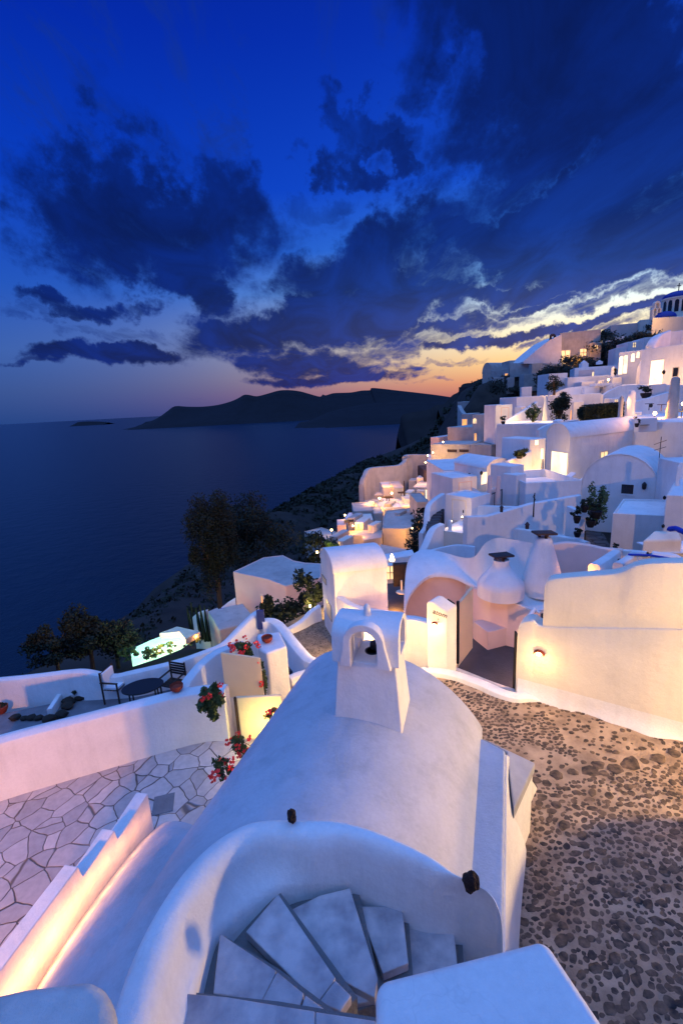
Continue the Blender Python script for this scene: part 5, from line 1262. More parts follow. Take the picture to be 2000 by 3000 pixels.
# curly chimney pipe and little lantern on the roofs
mb = MB(); q = P(*ca(708, 1400), 20); mb.tube([q, q+Vector((0, 0, .5)), q+Vector((.02, 0, 1.1))], [.035, .03, .02], 7); mb.tube([q+Vector((0, 0, .7)), q+Vector((.06, 0, .8)), q+Vector((-.06, 0, .92)), q+Vector((.03, 0, 1.05))], .018, 6)
tag(mb.build('flue_pipe', 'dark_metal'), 'thin dark twisted stove pipe against the white wall', 'pipe')
q = P(*ca(672, 1468), 17.5); r = thing('lantern', 'small grey lantern standing on the pale flat roof', 'lantern', q); mb = MB(); mb.lathe(q, [(.075, 0), (.075, .15), (.10, .16), (.04, .25), (.01, .28)], 8); mb.build('lantern_body', 'slate', r)
q = P(*ca(525, 1372), 20); r = thing('lantern', 'small pink-grey lantern beside the rising wall', 'lantern', q); mb = MB(); mb.lathe(q, [(.07, 0), (.07, .2), (.10, .22), (.02, .3)], 8); mb.build('lantern_body', 'slate', r)

# M4 block with door and floor lamps
h = blk('flat_house', 'white block with a closed arched door lit from the ground', 'house', ca(203, 1268), ca(352, 1270), 24.6, 23.2, 1.6, 1212)
openwin(h.root, h.A, h.B, ca(247, 1300), ca(318, 1428), 'door', 'plaster', 'plaster_cream', fw=.07, handle=True)
for (x, y), l_ in (((238, 1425), 'small ground lamp left of the closed white door'), ((300, 1400), 'small ground lamp right of the closed white door')):
    globe(P(*ca(x, y), 22.6), 9, l_, CREAM, .07, .05)
# steps with curved balustrade to the left of it
run_wall('stair_wall', 'curved white balustrade climbing beside the dark steps', 'wall', [(*ca(75, 1495), 24), (*ca(110, 1440), 24.3), (*ca(118, 1370), 24.8), (*ca(128, 1325), 25.3), (*ca(165, 1290), 26), (*ca(203, 1265), 26.5)], zb=-14, th=.35, sm=4, rt=.1)
run_wall('stair_wall', 'lower white wall descending right of the dark steps', 'wall', [(*ca(60, 1640), 20.5), (*ca(110, 1560), 21), (*ca(150, 1470), 21.6), (*ca(200, 1440), 22.0)], zb=-13, th=.4, sm=4, rt=.08)
sr = thing('outdoor_stairs', 'dark narrow steps between the two curved white walls', 'stairs', P(*ca(160, 1450), 24))
for i in range(9):
    a = P(*ca(132-i*4, 1345+i*15), 26.6-i*.42); b = P(*ca(203-i*5, 1345+i*15), 26.6-i*.42); b.z = a.z
    mb = MB(); mb.prism([a[:2], b[:2], (b.x, b.y+.42), (a.x, a.y+.42)], a.z-1.5, a.z); mb.build('step', 'asphalt_dark', sr, bevel=.02)
# M2 lit gable vault house + M1 + M3
h1 = blk('flat_house', 'wide plain house with bright blue roof and blue shaded wall', 'house', ca(192, 1132), ca(400, 1132), 36, 36, 7.0, 1135, rim=False)
h = vault('arched_house', 'small vault-roofed house with a softly lit pink wall', 'house', ca(440, 1125), ca(572, 1082), 31, 33, 4.0, 1160, .5, axis=-18)
openwin(h.root, h.A, h.B, ca(408, 1150), ca(440, 1205), 'window', 'lit_white', 'plaster', fw=.06)
globe(P(*ca(553, 1190), 29.6), 60, 'bright wall lamp on the pink lit house', CREAM, .12, 0)
light(P(*ca(470, 1250), 28), 60, WARM, .3)
h = blk('flat_house', 'white cube house with a shallow blind niche', 'house', ca(243, 1178), ca(385, 1175), 30, 30.5, 3.0, 1150)
openwin(h.root, h.A, h.B, ca(283, 1205), ca(350, 1262), 'niche', 'plaster', 'plaster_rose', fw=.05, name='niche')
mb = MB(); q = P(*ca(320, 1166), 33); mb.box(q+Vector((-.35, 0, .1)), (.3, .2, .12)); mb.box(q+Vector((.45, 0, .1)), (.25, .2, .12)); tag(mb.build('roof_vent', 'slate', bevel=.03), 'pair of dark boxes on the blue roof', 'vent')
# low pink walls with blind posts
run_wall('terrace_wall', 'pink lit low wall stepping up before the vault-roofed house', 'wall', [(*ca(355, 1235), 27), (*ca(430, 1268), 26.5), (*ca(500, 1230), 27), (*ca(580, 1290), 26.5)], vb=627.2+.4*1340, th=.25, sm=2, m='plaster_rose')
for x, lab in ((452, 'first'), (502, 'second')):
    mb = MB(); q = P(*ca(x, 1325), 25.5); mb.tube([q, q+Vector((.03, 0, 1.6))], [.16, .10], 8); tag(mb.build('post', 'plaster_rose'), 'left of two plain posts on the pink lit terrace' if lab == 'first' else 'right of two plain posts on the pink lit terrace', 'post')
# M5 pink tall pillars
h = blk('stair_house', 'tall pink-white stair house with narrow vertical recesses', 'house', ca(580, 1110), ca(655, 1118), 26.5, 27, 1.6, 1163, rim=False)
h = blk('stair_house', 'narrow white upright slab left of the terrace block', 'house', ca(613, 1160), ca(668, 1168), 25.8, 26.2, 1.0, 1163, rim=False)
h5 = run_wall('terrace_wall', 'slanting wall above the pillars with a dark plant behind', 'wall', [(*ca(570, 1080), 31), (*ca(700, 1020), 33)], zb=-8, th=.3)
pot(P(*ca(628, 1065), 31), .25, .2, 'dark spreading plant behind the slanting wall', m='dark_metal', pr=.6, ph=.25, n=200)
# big wall strip with slit windows
h = blk('stair_house', 'white wall strip with a tall glowing slit window', 'house', ca(690, 955), ca(780, 960), 33, 33.5, 3, 1105, rim=False)
openwin(h.root, h.A, h.B, ca(715, 905+55), ca(735, 985), 'window', 'lit_white', 'plaster', fw=.04)
openwin(h.root, h.A, h.B, ca(749, 1010), ca(762, 1065), 'window', 'lit_white', 'plaster', fw=.04)
mb = MB(); q = P(*ca(757, 1190), 30); mb.lathe(q, [(.16, 0), (.14, .3), (.09, .6), (.09, 1.1), (.05, 1.4)], 10); tag(mb.build('pillar_lamp', 'plaster_grey'), 'slim grey column under the glowing slit window', 'column')

# ---- M7 house with the big lit doorway
h = vault('arched_house', 'large vaulted white house with a blazing yellow doorway', 'house', ca(785, 935), ca(918, 932), 37, 34, 13, 1107, 1.0, axis=62, dz=3)
openwin(h.root, h.A, h.B, ca(815, 1022), ca(897, 1192), 'door', 'lit_white', 'plaster', fw=.12)
SA, SB = h.B, h.B+h.n*13
openwin(h.root, SA, SB, ca(1095, 1030), ca(1128, 1088), 'window', 'lit_pane', 'plaster_cream', fw=.12)
light(P(*ca(855, 1170), 32), 130, CREAM, .3, h.root)
light(P(*ca(780, 1120), 31), 60, WARM, .3, h.root)
rr_ = thing('sunbed', 'metal sunbed with pale cover outside the blazing doorway', 'sunbed', P(*ca(850, 1195), 28)); mb = MB(); q = P(*ca(850, 1192), 28); mb.box(q, (.9, .3, .05)); mb.box(q+Vector((.7, 0, .25)), (.3, .3, .04), (1, 0, .8)); mb.build('frame', 'cloth_white', rr_, bevel=.02)
# blank big wall right and AC unit
h = blk('white_house', 'huge blank white house wall behind the tiny air conditioner', 'house', ca(1300, 850), ca(1640, 880), 33, 29, 6, 1110, rim=False)
r = thing('air_conditioner', 'boxy white air conditioner on the blank wall', 'air conditioner', P(*ca(1355, 900), 31.4)); mb = MB(); mb.box(P(*ca(1352, 872), 31.4), (.62, .25, .45)); mb.build('case', 'cloth_white', r, bevel=.03); mb = MB(); mb.lathe(P(*ca(1345, 872), 31.1)-Vector((0, 0, .01)), [(.3, 0), (.3, .02)], 16); mb.build('fan_grille', 'dark_metal', r)
pot(P(*ca(1300, 885), 31), .14, .25, 'dark plant beside the air conditioner', m='dark_metal', pr=.2, ph=.25, n=150)
# M17 vaulted building with dark window
h = vault('arched_house', 'grey-white vaulted house with one small dark square window', 'house', ca(985, 1220), ca(1425, 1215), 27, 24.5, 5, 1175, 1.9, dz=3)
openwin(h.root, h.A, h.B, ca(1215, 1212), ca(1280, 1270), 'window', 'dark_glass', 'plaster', fw=.1)
q = onplane(*ca(1333, 1225), h.A, h.B); mb = MB(); mb.lathe(q+Vector((0, -.15, -.15)), [(.05, 0), (.10, .05), (.12, .3), (.03, .42)], 8); tag(mb.build('wall_lantern', 'dark_metal'), 'small unlit dark lantern right of the dark square window', 'lantern')
run_wall('parapet_wall', 'thin wavy parapet above the grey-white vaulted house', 'wall', [(*ca(985, 1205), 27.5), (*ca(1060, 1150), 28), (*ca(1150, 1120), 28.5), (*ca(1280, 1095), 28.5), (*ca(1420, 1085), 28.5)], zb=-6, th=.4, sm=3)
h = blk('flat_house', 'tall plain wall with pointed corner right of the dark window house', 'house', ca(1425, 1060), ca(1540, 1130), 24.5, 22.5, 4, 1170, rim=False)
mb = MB(); q = P(*ca(1428, 1080), 24.5); mb.tube([q, q+Vector((0, 0, 1.3))], .02, 5); mb.tube([q+Vector((-.35, 0, .9)), q+Vector((.3, 0, 1.1))], .015, 5); mb.tube([q+Vector((-.3, 0, .6)), q+Vector((.3, 0, .75))], .015, 5); tag(mb.build('aerial', 'dark_metal'), 'thin television aerial above the plain pointed wall', 'aerial')

# ================================================================= UPPER TOWN
run_wall('retaining_wall', 'long pale wall under the trimmed hedge', 'wall', [(*ca(740, 900), 40), (*ca(830, 860), 40), (*ca(1000, 862), 40), (*ca(1200, 835), 39), (*ca(1320, 838), 38)], zb=-7, th=.5, sm=2)
h = blk('flat_house', 'plain white wall block above the lit slit windows', 'house', ca(495, 868), ca(835, 925), 46, 42, 6, 1040, rim=False)
h = blk('flat_house', 'small white block with a closed pale door on the upper left', 'house', ca(492, 758), ca(588, 760), 52, 52, 4, 980)
openwin(h.root, h.A, h.B, ca(527, 775), ca(562, 850), 'door', 'plaster', 'plaster_rose', fw=.08)
run_wall('stair_wall', 'curved white stair wall with a yellow glowing edge', 'wall', [(*ca(556, 880), 49), (*ca(570, 845), 49.5), (*ca(620, 812), 50), (*ca(680, 775), 51), (*ca(735, 738), 52)], zb=-7, th=.5, sm=4, rt=.12)
light(P(*ca(600, 800), 48), 260, CREAM, .4)
h = blk('flat_house', 'broad white house with curved left shoulder behind the dark trees', 'house', ca(612, 712), ca(790, 700), 58, 58, 6, 975, rim=False)
h = blk('flat_house', 'long pink-white roof wall right of the dark round tree', 'house', ca(790, 705), ca(1100, 700), 57, 55, 8, 990, rim=False, m='plaster')
openwin(h.root, h.A, h.B, ca(922, 790), ca(942, 860), 'window', 'lit_orange', 'plaster', fw=.05)
light(P(*ca(900, 690), 52), 200, WARM, .4)
mb = MB(); q = P(*ca(772, 870), 47); mb.tube([q, q+Vector((0, 0, 2.8))], [.30, .08], 10); light(q+Vector((-.5, -1.6, .8)), 60, CREAM, .1); tag(mb.build('stone_spire', 'plaster'), 'slender lit white pinnacle between the two dark trees', 'pinnacle')
tree('round_tree', 'round black-green tree right of the lit pinnacle', 'tree', P(*ca(850, 880), 45), 3.0, (1.25, .9, 1.25), 2600, .12, 'leaf_dark', .2, clumps=26)
tree('round_tree', 'loose green tree left of the lit pinnacle', 'tree', P(*ca(703, 880), 46.5), 2.2, (.7, .6, .95), 700, .12, 'leaf', .15, clumps=16)
tree('round_tree', 'small dark tree higher up beside the white block', 'tree', P(*ca(825, 710), 62), 2.6, (1.0, .8, 1.0), 900, .15, 'leaf_dark', .2, clumps=20)
# clipped hedge
mb = MB(); c_ = P(*ca(1092, 796), 43); r3 = random.Random(4)
for _ in range(4200):
    x, y, z = r3.uniform(-1, 1), r3.uniform(-1, 1), r3.uniform(-1, 1); k = max(abs(x), abs(y), abs(z)); x, y, z = (x/k, y/k, z/k)
    if x < -.85 and abs(z) > .6: continue
    foliage(mb, c_+Vector((x*1.8, y*.6, z*.66+x*.05)), (.05, .05, .05), 1, .10, r3)
mb.box(c_, (1.72, .5, .58), (1, 0, .03))
tag(mb.build('hedge', 'leaf_dark', smooth=False), 'long trimmed dark hedge on the retaining wall', 'hedge')
h = blk('flat_house', 'white slab house behind the hedge with sloping left edge', 'house', ca(1085, 740), ca(1260, 650), 54, 50, 6, 985, rim=False)
mb = MB(); q = P(*ca(1262, 830), 40); mb.lathe(q, [(.32, -1), (.30, 1.2), (.27, 2.1), (.15, 2.25)], 14); tag(mb.build('chimney_stack', 'plaster'), 'smooth white round stack right of the hedge', 'chimney')
mb = MB(); q = P(*ca(1204, 835), 39); mb.lathe(q, [(.2, -.5), (.17, 1.1), (.2, 1.2), (.15, 1.7), (.03, 1.85)], 10); tag(mb.build('chimney_stack', 'plaster_grey'), 'thin grey stack at the right end of the hedge', 'chimney')
# M11/M12
h = blk('flat_house', 'small white cube above the dark round tree', 'house', ca(799, 578), ca(905, 574), 70, 70, 4, 895)
h = blk('flat_house', 'long low white wall below the two little belfries', 'house', ca(905, 600), ca(1210, 598), 68, 66, 6, 905, rim=False)
h = blk('flat_house', 'lavender house with two small belfry chimneys and a lit recess', 'house', ca(945, 545), ca(1195, 515), 74, 72, 6, 875, rim=False)
openwin(h.root, h.A, h.B, ca(968, 560), ca(1055, 600), 'window', 'plaster_rose', 'plaster', fw=.1)
openwin(h.root, h.A, h.B, ca(1046, 568), ca(1054, 595), 'window', 'lit_pane', 'plaster', fw=.04)
for (x, y, k) in ((996, 542, 1.0), (1086, 520, .5)):
    q = P(*ca(x, y), 75); mb = MB(); k *= .5; mb.box(q+Vector((0, 0, .4*k)), (.9*k+.1, .4, .8*k)); mb.lathe(q+Vector((0, 0, 1.1*k)), [(.8*k+.1, 0), (.75*k+.1, .4*k), (.4*k, .8*k), (.1, 1.0*k)], 10); mb.build('belfry_chimney', 'plaster', h.root)
pot(P(*ca(1172, 588), 64), .3, .4, 'dark potted plant at the foot of the arcade house', m='dark_metal', pr=.45, ph=.5, n=200)
globe(P(*ca(1139, 613), 60), 150, 'bright round lamp in the upper town right of the white cube', WARM, .22, .3)
mb = MB(); mb.box(P(*ca(1120, 640), 60), (1.6, .8, .15)); tag(mb.build('terrace_slab', 'plaster', bevel=.03), 'small brightly lit terrace slab below the round lamp', 'terrace')
run_wall('retaining_wall', 'curving pale terrace wall above the pink-white roof wall', 'wall', [(*ca(830, 690), 62), (*ca(900, 660), 62), (*ca(1000, 650), 61), (*ca(1100, 655), 60), (*ca(1160, 640), 58)], zb=-4, th=.8, sm=3)
h = blk('arcade_house', 'long white house with five slim glowing openings', 'house', ca(1200, 455), ca(1445, 385), 66, 62, 8, 900, rim=False)
for a, b in (((1203, 478), (1219, 580)), ((1228, 472), (1243, 575)), ((1271, 462), (1287, 508)), ((1301, 452), (1316, 486)), ((1335, 444), (1350, 475))):
    openwin(h.root, h.A, h.B, ca(*a), ca(*b), 'window', 'lit_white', 'plaster', fw=.05, arch=True)
# M13 houses at the right edge
h = blk('white_house', 'big white house at right with sloping buttress and bright stair opening', 'house', ca(1330, 440), ca(1640, 410), 56, 50, 8, 895, rim=False)
openwin(h.root, h.A, h.B, ca(1385, 505), ca(1445, 636), 'door', 'lit_white', 'plaster', fw=.1)
openwin(h.root, h.A, h.B, ca(1512, 545), ca(1536, 592), 'window', 'dark_glass', 'plaster_grey', fw=.08)
light(P(*ca(1400, 610), 51), 260, WARM, .3, h.root)
h = blk('white_house', 'topmost pink-white house at the right edge below the church', 'house', ca(1440, 345), ca(1700, 300), 62, 58, 7, 850, rim=False)
light(P(*ca(1568, 330), 55), 200, ORANGE, .3, h.root)
run_wall('buttress_wall', 'curved pink buttress sweeping down beside the arcade house', 'wall', [(*ca(1335, 570), 58), (*ca(1345, 520), 58), (*ca(1375, 470), 58), (*ca(1410, 410), 58), (*ca(1450, 350), 59), (*ca(1500, 325), 59)], zb=0, th=1.2, sm=4, rt=.3)
run_wall('retaining_wall', 'white wall below the bright stair opening', 'wall', [(*ca(1110, 700), 52), (*ca(1200, 650), 52), (*ca(1330, 640), 51), (*ca(1620, 645), 48)], zb=-4, th=.5, sm=2)
run_wall('retaining_wall', 'pink slanting terrace wall left of the big column', 'wall', [(*ca(1270, 745), 44), (*ca(1380, 715), 44), (*ca(1500, 680), 44)], zb=-4.5, th=.5, m='plaster')
pot(P(*ca(1352, 718), 46), .5, .5, 'large dark potted plant above the pink slanting wall', m='dark_metal', pr=.55, ph=.5, n=200)
mb = MB(); q = P(*ca(1500, 832), 36); mb.lathe(q, [(.42, -1), (.40, .5), (.35, 1.6), (.30, 2.7), (.27, 2.95), (.15, 3.05)], 20); tag(mb.build('column', 'plaster_grey'), 'tall tapering grey column rising at the right edge', 'column')
globe(P(*ca(1405, 806), 37), 190, 'blazing lamp on the terrace left of the tall grey column', ORANGE, .22, .2)
globe(P(*ca(1568, 750), 37), 150, 'bright lamp at the right edge behind the tall grey column', CREAM, .22, .5)
mb = MB(); mb.prism([P(*ca(1270, 838), 38)[:2], P(*ca(1640, 845), 33)[:2], P(*ca(1640, 800), 44)[:2], P(*ca(1270, 800), 46)[:2]], -6, P(*ca(1300, 836), 38).z); tag(mb.build('terrace_slab', 'plaster', bevel=.05), 'dining terrace around the tall grey column', 'terrace')
for i, (x, y) in enumerate([(1370, 770), (1440, 775), (1478, 800), (1520, 805), (1555, 815)]):
    q = P(*ca(x, y+18), 36.5); r = thing('terrace_table', 'tiny dark dining table near the blazing lamp', 'table', q, 'tables round the tall column'); mb = MB(); mb.box(q+Vector((0, 0, .5)), (.22, .22, .02)); mb.build('tabletop', 'wood_dark', r, bevel=.005)
    mb = MB(); mb.tube([q, q+Vector((0, 0, .475))], .03, 6); mb.build('leg', 'wood_dark', r)
# church
cp_ = P(*ca(1532, 185), 108); k_ = 1.0
r = thing('domed_church', 'church with deep blue dome and arched bell wall on the skyline', 'church', cp_-Vector((0, 0, 4)))
wpx = 108/F
zb_c = P(*ca(1532, 250), 108).z; zd = P(*ca(1532, 153), 108).z; zt_c = P(*ca(1532, 103), 108).z
rad = 76*.4*wpx*.93
mb = MB(); mb.lathe(Vector((cp_.x, cp_.y, 0)), [(rad*1.0, zb_c-3), (rad*1.0, zd), (rad*1.06, zd+.05), (rad*1.06, zd+.3)], 32); dr = mb.build('drum', 'plaster_cream', r)
mb = MB(); mb.lathe(Vector((cp_.x, cp_.y, 0)), [(rad*1.02*math.cos(t), zd+.3+(zt_c-zd-.3)*math.sin(t)) for t in [math.pi/2*i/12 for i in range(12)]]+[(.02, zt_c)], 32); dm = mb.build('dome', 'dome_blue', r)
mb = MB(); q = Vector((cp_.x, cp_.y, zt_c)); mb.tube([q, q+Vector((0, 0, 1.6))], .10, 6); mb.tube([q+Vector((-.45, 0, 1.1)), q+Vector((.45, 0, 1.1))], .08, 6); mb.build('cross', 'slate', dm)
for i in range(8):
    a = -math.pi/2+(i-3.5)*.42; o = Vector((math.cos(a), math.sin(a), 0)); q = Vector((cp_.x, cp_.y, (zb_c+zd)/2+.3))+o*rad*1.0
    mb = MB(); t_ = Vector((-o.y, o.x, 0)); mb.add([q+t_*x+o*.06+Vector((0, 0, z)) for x, z in [(-.38, -1.3), (.38, -1.3)]+[(.38*math.cos(math.pi*k/6), .8+.38*math.sin(math.pi*k/6)) for k in range(7)]], [tuple(range(9))]); mb.build('window', 'dark_glass', dr, smooth=False)
# front apse with the small blue half dome
a0 = P(*ca(1422, 256), 100); b0 = P(*ca(1535, 256), 100); mb = MB(); c_ = (a0+b0)/2; rw = (b0-a0).length/2
mb.lathe(Vector((c_.x, c_.y+rw*.4, a0.z)), [(rw*math.cos(t), rw*.62*math.sin(t)) for t in [math.pi/2*i/8 for i in range(8)]]+[(.02, rw*.62)], 24); mb.build('half_dome', 'dome_blue', r)
mb = MB(); mb.prism([P(*ca(1392, 256), 98)[:2], P(*ca(1660, 250), 98)[:2], P(*ca(1660, 250), 120)[:2], P(*ca(1392, 256), 115)[:2]], 8, P(*ca(1392, 257), 98).z); mb.build('nave', 'plaster_cream', r, bevel=.1)
# bell wall with two openings
b1_ = P(*ca(1388, 256), 101); b2_ = P(*ca(1440, 256), 101); zt_b = P(*ca(1410, 160), 101).z; bd = flat(b2_-b1_).normalized()
mb = MB(); Lb = (b2_-b1_).length; prof = [(0, b1_.z-2), (Lb, b1_.z-2), (Lb, (b1_.z+zt_b)/2), (Lb*.82, (b1_.z+zt_b)/2+.3)]+[(Lb*.5+Lb*.32*math.cos(math.pi*k/8), zt_b-Lb*.3+Lb*.3*math.sin(math.pi*k/8)) for k in range(9)]+[(Lb*.18, (b1_.z+zt_b)/2+.3), (0, (b1_.z+zt_b)/2)]
k = len(prof); f0 = flat(b1_); nb_ = Vector((-bd.y, bd.x, 0)); mb.add([f0+bd*s+Vector((0, 0, z)) for s, z in prof]+[f0+bd*s+nb_*.8+Vector((0, 0, z)) for s, z in prof], [tuple(range(k)), tuple(range(k, 2*k))[::-1]]+[(i, (i+1) % k, (i+1) % k+k, i+k) for i in range(k)])
bw = mb.build('bell_wall', 'plaster_cream', r)
def acut(s, z0, z1, half):
    c0 = f0+bd*s-nb_*1; c1 = f0+bd*s+nb_*2; return archcut(c0, c1, half, z0, z1, 0)
cutbox(bw, acut(Lb*.5, zt_b-Lb*.75, zt_b-Lb*.38, Lb*.17)); cutbox(bw, acut(Lb*.30, b1_.z+.2, b1_.z+1.5, Lb*.12)); cutbox(bw, acut(Lb*.72, b1_.z+.2, b1_.z+1.5, Lb*.12))
light(P(*ca(1470, 250), 94), 500, WARM, .5, r)
# ridge below church
h = blk('flat_house', 'long pinkish wall house on the ridge left of the church', 'house', ca(1152, 300), ca(1320, 276), 112, 110, 10, ca(0, 370)[1], rim=False, m='plaster_rose')
h = blk('flat_house', 'long pale wall base directly under the church', 'house', ca(1318, 270), ca(1620, 258), 108, 104, 10, ca(0, 330)[1], rim=False, m='plaster_cream')
run_wall('retaining_wall', 'thin grey wall on the dark slope below the ridge house', 'wall', [(*ca(1115, 390), 105), (*ca(1160, 372), 105), (*ca(1230, 362), 104)], vb=627.2+.4*410, th=.6)
h = blk('wall_pier', 'upright pale pier on the dark slope', 'pier', ca(1128, 395), ca(1153, 393), 101, 101, 1, ca(0, 510)[1], rim=False, m='plaster_grey')
h = blk('wall_pier', 'short pale pier under the church wall', 'pier', ca(1470, 272), ca(1496, 270), 99, 99, 1, ca(0, 345)[1], rim=False, m='plaster_grey')
# ridge houses upper left
m_ = 'plaster_grey'
h = blk('ridge_house', 'grey-white ridge house with two glowing windows', 'house', ca(860, 345), ca(1095, 345), 104, 101, 9, ca(0, 520)[1], rim=False, m=m_)
openwin(h.root, h.A, h.B, ca(866, 448), ca(915, 503), 'window', 'lit_pane', 'plaster_cream', fw=.15)
openwin(h.root, h.A, h.B, ca(978, 438), ca(1014, 475), 'window', 'lit_pane', 'plaster_cream', fw=.15)
light(P(*ca(948, 480), 97), 900, ORANGE, .5, h.root); light(P(*ca(890, 520), 97), 500, WARM, .5, h.root)
mb = MB(); k = P(*ca(690, 470), 106)
A_ = P(*ca(650, 505), 104); pl = [ca(648, 510), ca(730, 440), ca(800, 385), ca(870, 352), ca(870, 520), ca(650, 520)]
q = [onplane(*p, P(*ca(650, 500), 105), P(*ca(870, 500), 103)) for p in pl]; k = len(q)
r = thing('ridge_house', 'grey-white house whose roof slopes down to the left along the ridge', 'house', q[-1]); mb.add(q+[p+Vector((0, 8, 0)) for p in q], [tuple(range(k)), tuple(range(k, 2*k))[::-1]]+[(i, (i+1) % k, (i+1) % k+k, i+k) for i in range(k)]); mb.build('wall', 'plaster', r, smooth=False)
mb = MB(); q = P(*ca(818, 385), 104); mb.box(q+Vector((-.45, 0, .3)), (.14, .3, .7)); mb.box(q+Vector((.45, 0, .3)), (.14, .3, .6)); mb.lathe(q+Vector((0, 0, .8)), [(.65, 0), (.6, .25), (.35, .45), (.05, .5)], 12, 1, .35); tag(mb.build('chimney_arch', 'slate'), 'dark arched chimney on the sloping ridge roof', 'chimney')
run_wall('retaining_wall', 'long grey retaining wall under the ridge houses', 'wall', [(*ca(575, 515), 108), (*ca(650, 520), 106), (*ca(760, 525), 104), (*ca(900, 520), 102)], vb=627.2+.4*575, th=.8, m='plaster_grey')
h = blk('ridge_house', 'small square grey-white hut on the left of the ridge', 'house', ca(570, 502), ca(628, 500), 112, 112, 5, ca(0, 600)[1], rim=False, m=m_)
h = vault('ridge_house', 'little vaulted white house at the left end of the ridge', 'house', ca(415, 580), ca(468, 575), 120, 119, 10, ca(0, 615)[1], 2.6, m=m_, axis=60)
h = blk('ridge_house', 'low pale house joined to the little vaulted one', 'house', ca(468, 560), ca(572, 535), 117, 112, 6, ca(0, 605)[1], rim=False, m=m_)
openwin(h.root, h.A, h.B, ca(545, 578), ca(562, 598), 'window', 'lit_orange', 'plaster', fw=.08)
# scrub patches on upper slope
mb = MB(); r3 = random.Random(11)
for (x, y, d, a, b) in [(1080, 450, 100, 55, 60), (880, 560, 88, 110, 22), (600, 620, 118, 120, 22), (1230, 400, 98, 90, 30), (1450, 310, 102, 90, 14), (960, 510, 96, 70, 20), (1120, 360, 108, 20, 10), (640, 660, 100, 170, 30), (480, 650, 130, 110, 40), (420, 720, 120, 70, 40), (620, 710, 100, 60, 40), (1360, 370, 98, 70, 18), (780, 600, 90, 40, 30)]:
    for _ in range(46):
        c_ = P(*ca(x+r3.uniform(-a, a), y+r3.uniform(-b, b)), d+r3.uniform(-2, 3)); k = r3.uniform(.6, 1.5); foliage(mb, c_, (k*1.3, k, k*.8), 26, .32, r3)
tag(mb.build('scrub', 'leaf_olive', smooth=False), 'dark scrub on the slope under the ridge houses', 'scrub', kind='stuff')

# smaller houses packed between the larger ones
SM = [  # upper left corner, upper right corner (in the town survey), distance, depth, foot row, lit, label
 ((640, 655), (700, 650), 66, 3, 700, None, 'small plain cube right under the dark slope'),
 ((985, 625), (1065, 622), 64, 4, 665, None, 'low block between lavender house and round lamp'),
 ((1075, 615), (1110, 613), 63, 3, 650, (1085, 625, 1096, 645), 'tiny block with one lit pane left of the round lamp'),
 ((1000, 655), (1090, 660), 60, 3, 700, None, 'pale step-like block over the pink-white roof wall'),
 ((1160, 600), (1215, 598), 63, 3, 650, None, 'white block at the foot of the arcade house'),
 ((1215, 640), (1300, 648), 55, 4, 720, (1240, 665, 1256, 700), 'white block with small lit window left of the bright stair opening'),
 ((1290, 655), (1340, 650), 54, 4, 720, None, 'narrow block below the curved pink buttress'),
 ((600, 770), (640, 768), 56, 3, 810, None, 'small block left above the glowing stair wall'),
 ((940, 740), (1000, 742), 54, 3, 790, None, 'small cube between the round tree and the hedge'),
 ((700, 770), (740, 765), 55, 3, 860, None, 'narrow white block behind the loose green tree'),
 ((1275, 800), (1330, 812), 41, 3, 850, (1290, 812, 1300, 830), 'low block with a lit slit at the foot of the pink slanting wall'),
 ((830, 870), (900, 872), 39, 1, 905, None, 'low white parapet block at the left end of the vaulted roof'),
 ((560, 600), (600, 602), 100, 4, 640, None, 'pale hut at the foot of the ridge retaining wall'),
 ((1040, 400), (1100, 402), 99, 4, 455, (1062, 415, 1076, 435), 'small ridge house with one lit window right of the two glowing ones'),
 ((700, 520), (760, 522), 101, 3, 560, None, 'low annexe at the foot of the sloping ridge house'),
 ((1180, 430), (1240, 425), 80, 4, 480, None, 'plain block behind the left end of the arcade house'),
 ((1250, 395), (1330, 380), 82, 5, 440, (1280, 400, 1294, 425), 'flat house with a lit window behind the arcade house'),
 ((1345, 370), (1430, 345), 80, 5, 420, None, 'plain pale house behind the right end of the arcade house'),
 ((1390, 640), (1470, 650), 46, 3, 700, None, 'white block under the bright stair opening'),
 ((1150, 720), (1230, 715), 47, 3, 760, (1175, 728, 1190, 752), 'block with a lit window above the right end of the hedge'),
 ((655, 580), (740, 578), 95, 4, 620, None, 'low grey hut in the scrub under the ridge'),
 ((480, 600), (540, 600), 108, 4, 640, None, 'small pale hut below the little vaulted ridge house'),
]
for a, b, d, th, v, lit, l_ in SM:
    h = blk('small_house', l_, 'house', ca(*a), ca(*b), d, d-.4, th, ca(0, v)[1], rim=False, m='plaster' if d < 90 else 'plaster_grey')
    if lit: openwin(h.root, h.A, h.B, ca(lit[0], lit[1]), ca(lit[2], lit[3]), 'window', 'lit_pane', 'plaster', fw=.05)
# ================================================================= LOWER VILLAGE BY THE CLIFF
run_wall('backdrop_wall', 'tall curving pale wall of the lower village with a wavy top', 'wall', [(*ce(648, 470), 58), (*ce(662, 390), 58.5), (*ce(690, 340), 59), (*ce(718, 285), 60), (*ce(800, 268), 61), (*ce(900, 260), 62), (*ce(1060, 245), 63), (*ce(1120, 210), 64), (*ce(1145, 175), 64.5), (*ce(1150, 130), 65), (*ce(1240, 123), 66), (*ce(1370, 125), 67)], zb=-24, th=.7, sm=3, m='plaster_grey', rt=.2)
light(P(*ce(860, 400), 54), 320, ORANGE, .5); light(P(*ce(1250, 330), 58), 160, (1, .45, .3), .5)
def lb(name, label, a, b, da, db, th, v, **k): return blk(name, label, 'house', ce(*a), ce(*b), da, db, th, ce(0, v)[1], **k)
lb('village_house', 'yellow-lit block in front of the curving pale wall', (868, 500), (1000, 498), 54, 54, 4, 640, m='plaster_cream')
